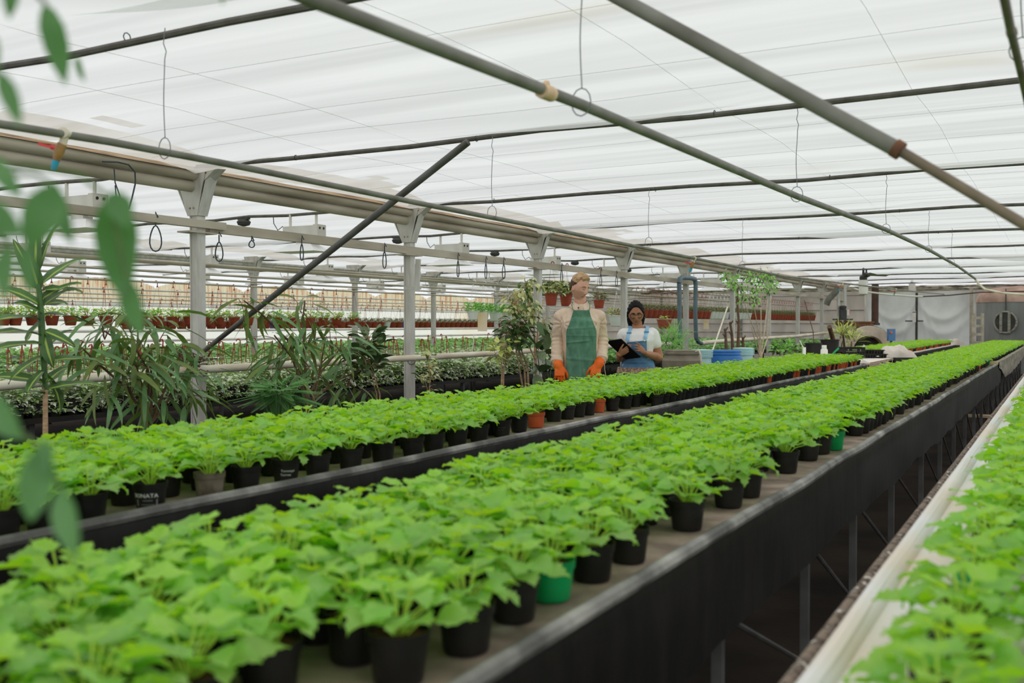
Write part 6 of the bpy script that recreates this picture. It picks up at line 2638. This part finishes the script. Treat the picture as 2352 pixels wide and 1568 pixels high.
def face_bits(parent, pts, mtx, lipm, browm, open_eye, browz=0.0215, browr=0.0032):
    for s in (-1, 1):
        b = MB()
        b.tube([mtx @ (face_at(pts, s * x, z) + V((0, -0.001, 0))) for x, z in ((0.014, browz - 0.002), (0.026, browz + 0.002), (0.038, browz + 0.002), (0.047, browz - 0.004))], [browr, browr * 1.15, browr, browr * 0.5], 7)
        b.build('eyebrow', browm, parent)
        if open_eye:
            b = MB()
            c = face_at(pts, s * 0.031, -0.001)
            b.ball(tuple(mtx @ (c + V((0, 0.0072, 0)))), 0.0085, 14, 10, sc=(1.3, 1, 0.52))
            e = b.build('eye', m_eyew, parent)
            b = MB()
            b.ball(tuple(mtx @ (c + V((-0.0015, -0.0018, -0.003)))), 0.0042, 10, 8, sc=(1, 0.5, 1))
            b.build('iris', m_eyed, e)
        b = MB()
        zl = 0.0035 if open_eye else -0.0055
        b.tube([mtx @ (face_at(pts, s * x, z) + V((0, -0.0012, 0))) for x, z in ((0.019, zl - 0.002), (0.026, zl + (0.0015 if open_eye else -0.002)), (0.034, zl + (0.0015 if open_eye else -0.002)), (0.043, zl - 0.001))], 0.0016, 6)
        b.build('lashes', m_lash, parent)
    b = MB()
    up = [(-0.021, -0.0705), (-0.011, -0.0668), (-0.004, -0.0650), (0, -0.0660), (0.004, -0.0650), (0.011, -0.0668), (0.021, -0.0705)]
    b.tube([mtx @ (face_at(pts, x, z) + V((0, 0.0008, 0))) for x, z in up], [0.0012, 0.0028, 0.0034, 0.0032, 0.0034, 0.0028, 0.0012], 8)
    lo = [(-0.020, -0.0718), (-0.010, -0.0768), (0, -0.0785), (0.010, -0.0768), (0.020, -0.0718)]
    b.tube([mtx @ (face_at(pts, x, z) + V((0, 0.0008, 0))) for x, z in lo], [0.0012, 0.0036, 0.0042, 0.0036, 0.0012], 8)
    b.build('lips', lipm, parent)


face_bits(man, hpts, hm, m_lipA, m_browA, False, browz=0.0195)

# shirt with rolled sleeves
b = MB()
mro = [(z, cx, cy, rx + 0.014, ry + 0.013, ex) for z, cx, cy, rx, ry, ex in mr[1:]]
b.loft(mro, 40)
for s_, e_, c_ in ((shL, elL, cuL), (shR, elR, cuR)):
    limb(b, [V((s_.x * 0.55, s_.y, s_.z + 0.022)), s_, s_.lerp(e_, 0.5), e_, c_], [0.05, 0.061, 0.056, 0.053, 0.048])
me = remesh(b, 0.0075, 4, shirt_folds)
put(me, 'shirt', m_shirt, man)
for c_, e_ in ((cuL, elL), (cuR, elR)):
    b = MB()
    ax_ = (c_ - e_).normalized()
    for q, r_ in ((0.0, 0.058), (0.022, 0.060), (0.042, 0.056)):
        pass
    b.tube([c_ - ax_ * 0.028, c_ - ax_ * 0.02, c_ + ax_ * 0.012, c_ + ax_ * 0.02], [0.054, 0.061, 0.060, 0.052], 22)
    b.build('rolled_cuff', m_shirt, man)
# collar
nb = lm(1330, 700, -0.02)
b = MB()


def collar(u, v):
    a = -pi / 2 + 0.30 + (2 * pi - 0.60) * u
    front = max(0.0, -sin(a)) ** 2
    r = 0.060 + 0.040 * v
    z = 1.640 - 0.034 * front - (0.044 + 0.026 * max(0.0, front) ** 1.5) * v
    return V((r * cos(a) * 1.10, 0.014 + r * sin(a) * 1.02 - 0.012 * front, z))


sheet(b, collar, 40, 6, (0, 0.004, -0.004))
b.build('collar', m_shirt, man)
b = MB()
bp = V((lm(1327, 707).x, -0.098, lm(1327, 707).z))
b.tube([bp, bp + V((0, -0.006, 0))], 0.007, 12)
b.build('button', m_lash, man)

# apron
apz = [(0.70, 0.19), (0.98, 0.150), (1.06, 0.143), (1.20, 0.140), (1.33, 0.142), (1.37, 0.138), (1.43, 0.112), (1.50, 0.088), (1.553, 0.074)]


def aw(z):
    for i in range(len(apz) - 1):
        if apz[i][0] <= z <= apz[i + 1][0]:
            t = (z - apz[i][0]) / (apz[i + 1][0] - apz[i][0])
            return apz[i][1] + (apz[i + 1][1] - apz[i][1]) * t
    return apz[-1][1]


def apron(u, v):
    z = 0.70 + (1.553 - 0.70) * v
    s = (u - 0.5) * 2
    x = 0.002 + s * aw(z)
    y = front_y(mro, x, max(z, 0.99), 0.014)
    y = min(y, -0.100 - 0.040 * (1 - abs(s)) * sm(1.6, 1.3, z) - 0.012 * sm(1.48, 1.55, z))
    fold = 0.006 * exp(-((z - 1.388 - 0.010 * s) / 0.012) ** 2) + 0.0075 * exp(-((z - 1.262 - 0.014 * s) / 0.010) ** 2) * (s < 0.55) + 0.004 * exp(-((z - 1.315) / 0.008) ** 2) + 0.005 * exp(-((z - 1.095 + 0.012 * s) / 0.013) ** 2)
    y -= fold + 0.004 * fb((x * 14, z * 9, 2)) + 0.003 * fb((x * 30, z * 22, 7)) + 0.008 * sin(9 * s + 3 * z) * sm(1.2, 0.9, z)
    if abs(s) > 0.9 and z > 1.36:
        y -= 0.003 * sin(z * 260)
    return V((x, y, z))


b = MB()
sheet(b, apron, 60, 130, (0, 0.006, 0))
b.build('apron', m_apron, man)
for s in (-1, 1):
    b = MB()
    p0 = apron(0.5 + 0.49 * s, 1.0)
    b.tube([p0 + V((0, -0.002, -0.01)), V((s * 0.086, -0.07, 1.60)), V((s * 0.076, -0.015, 1.632)), V((s * 0.05, 0.06, 1.625))], 0.0042, 7, flat=0.6)
    b.build('neck_strap', m_apron, man)
# gloves
for nm_, c_, hd, al, sd in (('glove', cuL, haL, V((0.02, -0.35, -1)), V((1, 0, 0))), ('glove', cuR, haR, V((-0.22, -0.35, -1)), V((-1, 0, 0)))):
    b = MB()
    ax_ = (hd - c_).normalized()
    limb(b, [c_ + ax_ * 0.040, c_.lerp(hd, 0.65), hd + V((0, 0.012, -0.01))], [0.045, 0.047, 0.034])
    hand(b, hd + V((0, 0.016, 0.03)), al, V((0, -1, 0.35)), sd, 1.22, curl=(0.4, 0.45, 0.5, 0.55))
    put(remesh(b, 0.0045, 5, wrinkle(0.0015, 26, (1, 1, 1))), 'glove', m_glove, man)
b = MB()
pk = lm(1388, 832, -0.07)
b.tube([pk + V((0.012 * cos(a), 0, 0.012 * sin(a))) for a in [2 * pi * q / 12 for q in range(13)]], 0.004, 6)
b.tube([pk + V((0, 0, -0.01)), pk + V((0.004, 0, -0.07)), pk + V((0.016, 0, -0.13))], 0.004, 6)
b.build('apron_tie', m_shirt, man)
b = MB()
legs(b, mr, 0.95, 0.09, 0.102, 0.078, 0.066, 0.09)
b.loft([(0.88, 0, 0.01, 0.172, 0.128, 2.3), (1.0, 0, 0.01, 0.176, 0.126, 2.3)], 30)
put(remesh(b, 0.009, 4), 'trousers', m_trouser, man)
shoes(man, 0.09)

# ============================================================ the woman
XW = -3.86
pw = at(1465, 745, X=XW)
DW = proj(pw)[2]
wom = thing('person', 'woman in a white tee, denim dungarees, black head wrap and glasses, holding a tablet', 'person', (pw.x, pw.y, 0), TH)


def lw(px, py, dy=0.0):
    return RZI @ (at(px, py, D=DW + dy) - V((pw.x, pw.y, 0)))


kz = DW / FPX      # metres per pixel at her distance


def zw(py):
    return EYE + (745 - py) * kz


WS = kz / 0.00427   # body scale relative to the sketched proportions
wr = [(zw(880), 0, 0.01, 0.165 * WS, 0.125 * WS, 2.3), (zw(850), 0, 0.01, 0.168 * WS, 0.122 * WS, 2.3), (zw(822), 0.0, 0.0, 0.135 * WS, 0.105 * WS, 2.2), (zw(800), 0, -0.005, 0.142 * WS, 0.115 * WS, 2.2),
      (zw(782), 0, -0.01, 0.150 * WS, 0.125 * WS, 2.2), (zw(768), 0, 0.0, 0.158 * WS, 0.105 * WS, 2.3), (zw(760), 0.0, 0.01, 0.148 * WS, 0.082 * WS, 2.2), (zw(754), 0, 0.014, 0.10 * WS, 0.066 * WS, 2.0), (zw(748), 0, 0.014, 0.064 * WS, 0.055 * WS, 2.0)]
b = MB()
b.loft([(z, cx, cy, rx * 0.94, ry * 0.94, ex) for z, cx, cy, rx, ry, ex in wr], 36)
limb(b, [V((0, 0.02, zw(760))), V((-0.004, 0.01, zw(745))), V((-0.008, 0.0, zw(728)))], [0.054 * WS, 0.048 * WS, 0.048 * WS])
sL, eL, wL = lw(1432, 767, 0.02), lw(1424, 821, 0.0), lw(1438, 806, -0.21)
sR, eR, wR = lw(1499, 766, 0.02), lw(1514, 820, 0.0), lw(1483, 812, -0.20)
for s_, e_, w_ in ((sL, eL, wL), (sR, eR, wR)):
    limb(b, [V((s_.x * 0.7, s_.y, s_.z)), s_, s_.lerp(e_, 0.5), e_, e_.lerp(w_, 0.35), w_], [0.045 * WS, 0.05 * WS, 0.044 * WS, 0.04 * WS, 0.041 * WS, 0.026 * WS])
legs(b, wr, zw(868), 0.085, 0.088, 0.06, 0.048, 0.09)
hw_ = Matrix.Translation(lw(1460.5, 720, -0.035)) @ Matrix.Rotation(radians(-5), 4, 'Z') @ Matrix.Rotation(radians(12), 4, 'X') @ Matrix.Rotation(radians(-2), 4, 'Y') @ Matrix.Scale(0.965 * WS, 4)
wpts = head_mesh(b, hw_, wide=1.02, nose=0.85, lips=1.25)
# tablet frame of reference
tA, tB, tC = lw(1392, 783, -0.30), lw(1427, 778, -0.36), lw(1472, 820, -0.235)
tD = tA + (tC - tB)
tx = (tC - tB).normalized()
ty = (tA - tB).normalized()
tn = tx.cross(ty).normalized()
if tn.y > 0:
    tn = -tn      # toward the camera: the back of the tablet
# supporting hand: fingers across the back of the tablet
palm = lw(1447, 805, 0.0)
tcen = (tB + tC) / 2 + ty * 0.075
hl = tcen + tn * 0.024 + tx * 0.005
hand(b, hl - V((0.055, 0, 0.035)) + tn * 0.006, V((0.9, 0, 0.55)) - tn * 0.0, tn, V((-0.4, 0, 1)), 0.95 * WS, curl=(0.12, 0.14, 0.16, 0.2), spread=0.03, thumb_out=0.9, thumb_curl=0.0)
limb(b, [wL, (wL + hl - V((0.055, 0, 0.035))) / 2, hl - V((0.055, 0, 0.035)) + tn * 0.006], [0.027 * WS, 0.026 * WS, 0.022 * WS])
# pointing hand
hr = lw(1480, 809, -0.235)
hand(b, hr, lw(1466, 796, -0.30) - hr, V((0.5, -0.8, 0.3)), V((-0.6, -0.3, 0.6)), 0.92 * WS, curl=(0.2, 0.55, 0.7, 0.85), spread=0.06, thumb_out=0.5, thumb_curl=0.5)
limb(b, [wR, hr], [0.026 * WS, 0.022 * WS])
put(remesh(b, 0.0037, 2), 'body', m_skinB, wom)
face_bits(wom, wpts, hw_, m_lipB, m_lash, True)
# white tee
b = MB()
wro = [(z, cx, cy, rx + 0.009, ry + 0.009, ex) for z, cx, cy, rx, ry, ex in wr[1:-1]]
b.loft(wro, 40)
for s_, e_ in ((sL, eL), (sR, eR)):
    limb(b, [V((s_.x * 0.6, s_.y, s_.z)), s_, s_.lerp(e_, 0.26), s_.lerp(e_, 0.44)], [0.046 * WS, 0.058 * WS, 0.060 * WS, 0.060 * WS])
put(remesh(b, 0.0065, 4, wrinkle(0.0045, 11, (1.2, 1.2, 0.7))), 't_shirt', m_tee, wom)
b = MB()
b.tube([V((0.068 * WS * cos(a), 0.006 + 0.064 * WS * sin(a), zw(752) + 0.022 * sin(a))) for a in [2 * pi * q / 28 for q in range(29)]], 0.006, 8)
b.build('neckline', m_tee, wom)
# dungarees
b = MB()
dr_ = [(zw(884), 0, 0.01, 0.178 * WS, 0.138 * WS, 2.3), (zw(852), 0, 0.01, 0.182 * WS, 0.136 * WS, 2.3), (zw(834), 0, 0.004, 0.160 * WS, 0.126 * WS, 2.2), (zw(824), 0, 0.0, 0.150 * WS, 0.120 * WS, 2.2)]
b.loft(dr_, 36)
legs(b, wr, zw(872), 0.088, 0.102, 0.074, 0.066, 0.09)
put(remesh(b, 0.008, 4, wrinkle(0.004, 10, (1, 1, 0.6))), 'trousers', m_denim, wom)


def bib(u, v):
    z = zw(832) + (zw(783) - zw(832)) * v + 0.010 * (u - 0.5) * v * 2
    s = (u - 0.5) * 2
    x = -0.028 + s * (0.108 - 0.016 * v) * WS
    y = front_y(wro, x, z, 0.014) - 0.003 - 0.003 * fb((x * 30, z * 30, 0)) - 0.004 * (v > 0.93)
    return V((x, y, z))


b = MB()
sheet(b, bib, 40, 40, (0, 0.006, 0))
b.build('bib', m_denim, wom)
b = MB()
sheet(b, lambda u, v: bib(0.25 + 0.5 * u, 0.35 + 0.45 * v) + V((0, -0.005, 0)), 16, 12, (0, 0.004, 0))
b.build('bib_pocket', m_denim, wom)
for (x0, y0_), (x1, y1_), (x2, y2_) in (((1438, 778), (1442, 764), (1447, 750)), ((1478, 774), (1482, 762), (1486, 748))):
    pts = []
    for px, py in ((x0, y0_ + 4), (x0, y0_), (x1, y1_), (x2, y2_ + 3)):
        p = lw(px, py)
        p.y = front_y(wro, p.x, min(p.z, wro[-1][0] - 0.002), 0.010) - 0.003
        pts.append(p)
    pe = lw(x2, y2_)
    pts.append(V((pe.x, 0.02, zw(748))))
    pts.append(V((pe.x * 0.8, 0.09, zw(756))))
    b = MB()
    wd = 0.019
    for sgn in (0,):
        base_ = len(b.v)
        for p in pts:
            b.v += [tuple(p + V((-wd, -0.003, 0))), tuple(p + V((wd, -0.003, 0))), tuple(p + V((wd, 0.003, 0))), tuple(p + V((-wd, 0.003, 0)))]
        for i in range(len(pts) - 1):
            for j in range(4):
                j2 = (j + 1) % 4
                b.face((base_ + i * 4 + j, base_ + i * 4 + j2, base_ + (i + 1) * 4 + j2, base_ + (i + 1) * 4 + j))
        b.face([base_ + j for j in (3, 2, 1, 0)])
        b.face([base_ + (len(pts) - 1) * 4 + j for j in range(4)])
    st_ = b.build('strap', m_denimp, wom, smooth=False)
    b = MB()
    b.box(pts[2] + V((0, -0.006, 0)), (0.05, 0.006, 0.012))
    b.build('buckle', m_denim, st_, smooth=False)
b = MB()
bt = lw(1475.5, 781)
bt.y = front_y(wro, bt.x, bt.z, 0.02) - 0.006
b.tube([bt, bt + V((0, -0.006, 0))], 0.009, 12)
b.build('button', m_wp, wom)
# checked shirt knotted round the hips
b = MB()
band(b, dr_, zw(856), zw(843), 0.006, 0.020)
b.loft([(zw(880), 0.10, -0.13, 0.02, 0.012, 2), (zw(860), 0.10, -0.15, 0.04, 0.014, 2), (zw(842), 0.09, -0.145, 0.02, 0.016, 2)], 14)
b.build('tied_shirt', m_plaid, wom)
# head wrap falling behind the shoulders
b = MB()
n, k = 96, 64
for i in range(k + 1):
    t = pi * i / k
    for j in range(n):
        w = 2 * pi * j / n
        d = V((sin(t) * cos(w), sin(t) * sin(w), cos(t)))
        p = head_point(d, wide=1.02, nose=0.0, lips=0.0)
        arch = 0.66 - 0.74 * (abs(d.x) / 0.95) ** 2.4
        front = sm(0.10, -0.25, d.y)
        line = arch * front + (-0.9) * (1 - front)
        cov = sm(line - 0.06, line + 0.06, d.z)
        pleat = 0.003 * sin(22 * math.atan2(d.z, abs(d.x) + 0.2) + 6 * d.y) + 0.004 * exp(-(d.x / 0.12) ** 2) * sm(0.4, 0.8, d.z)
        off = -0.016 * (1 - cov) + cov * (0.012 + 0.006 * sm(0.3, 1, d.z) + pleat)
        b.v.append(tuple(hw_ @ (p + p.normalized() * off)))
for i in range(k):
    for j in range(n):
        j2 = (j + 1) % n
        b.face((i * n + j, (i + 1) * n + j, (i + 1) * n + j2, i * n + j2))
b.build('head_wrap', m_wrap, wom, sharp=False)
b = MB()
for s, zb in ((-1, 752), (1, 742)):
    top_ = hw_ @ V((s * 0.075, 0.022, -0.01))
    bot = V((s * 0.058 - 0.008, 0.045, zw(zb)))
    limb(b, [top_, (top_ + bot) / 2 + V((s * 0.004, 0.01, 0)), bot], [0.018, 0.022, 0.019], 12)
b.build('wrap_tail', m_wrap, wom)
# round glasses
gl = thing('glasses', None, None, (0, 0, 0))
gl.parent = wom
b = MB()
for s in (-1, 1):
    c = face_at(wpts, s * 0.033, -0.004) + V((0, -0.012, 0))
    b.tube([hw_ @ (c + V((0.0255 * cos(a), 0.003 * abs(cos(a)), 0.0225 * sin(a) - 0.002))) for a in [2 * pi * q / 26 for q in range(27)]], 0.0027, 7)
    b.tube([hw_ @ (c + V((s * 0.0255, 0.002, 0.006))), hw_ @ V((s * 0.079, -0.045, 0.004)), hw_ @ V((s * 0.082, 0.01, 0.002))], 0.0018, 6)
c = face_at(wpts, 0, 0.004)
b.tube([hw_ @ V((-0.009, c.y - 0.006, 0.001)), hw_ @ V((0, c.y - 0.004, 0.004)), hw_ @ V((0.009, c.y - 0.006, 0.001))], 0.0018, 6)
b.build('spectacle_frame', m_frame, gl)
for s in (-1, 1):
    b = MB()
    b.ball(tuple(hw_ @ V((s * 0.0835, 0.008, -0.042))), 0.005, 10, 8)
    b.build('ear_stud', m_wp, wom)
shoes(wom, 0.086)

# the tablet she holds
tab = thing('tablet', 'black tablet in a cover held by the woman in the head wrap', 'tablet', (0, 0, 0))
W3 = Matrix.Rotation(TH, 3, 'Z')
wo = V((pw.x, pw.y, 0))
tc = (tA + tC) / 2
tab.location = wo + W3 @ tc
hx_, hy_ = (tC - tB).length / 2, (tA - tB).length / 2
ty2 = (ty - tx * ty.dot(tx)).normalized()
b = MB()
cor = []
for sx, sy in ((-1, -1), (1, -1), (1, 1), (-1, 1)):
    cor.append((tx * hx_ * sx + ty * hy_ * sy))
b.hexa([W3 @ (c_ - tn * 0.005) for c_ in cor] + [W3 @ (c_ + tn * 0.005) for c_ in cor])
b.build('cover', m_tablet, tab, smooth=False)
b = MB()
b.hexa([W3 @ (c_ * 0.94 - tn * 0.0065) for c_ in cor] + [W3 @ (c_ * 0.94 - tn * 0.0048) for c_ in cor])
b.build('screen', m_screen, tab, smooth=False)
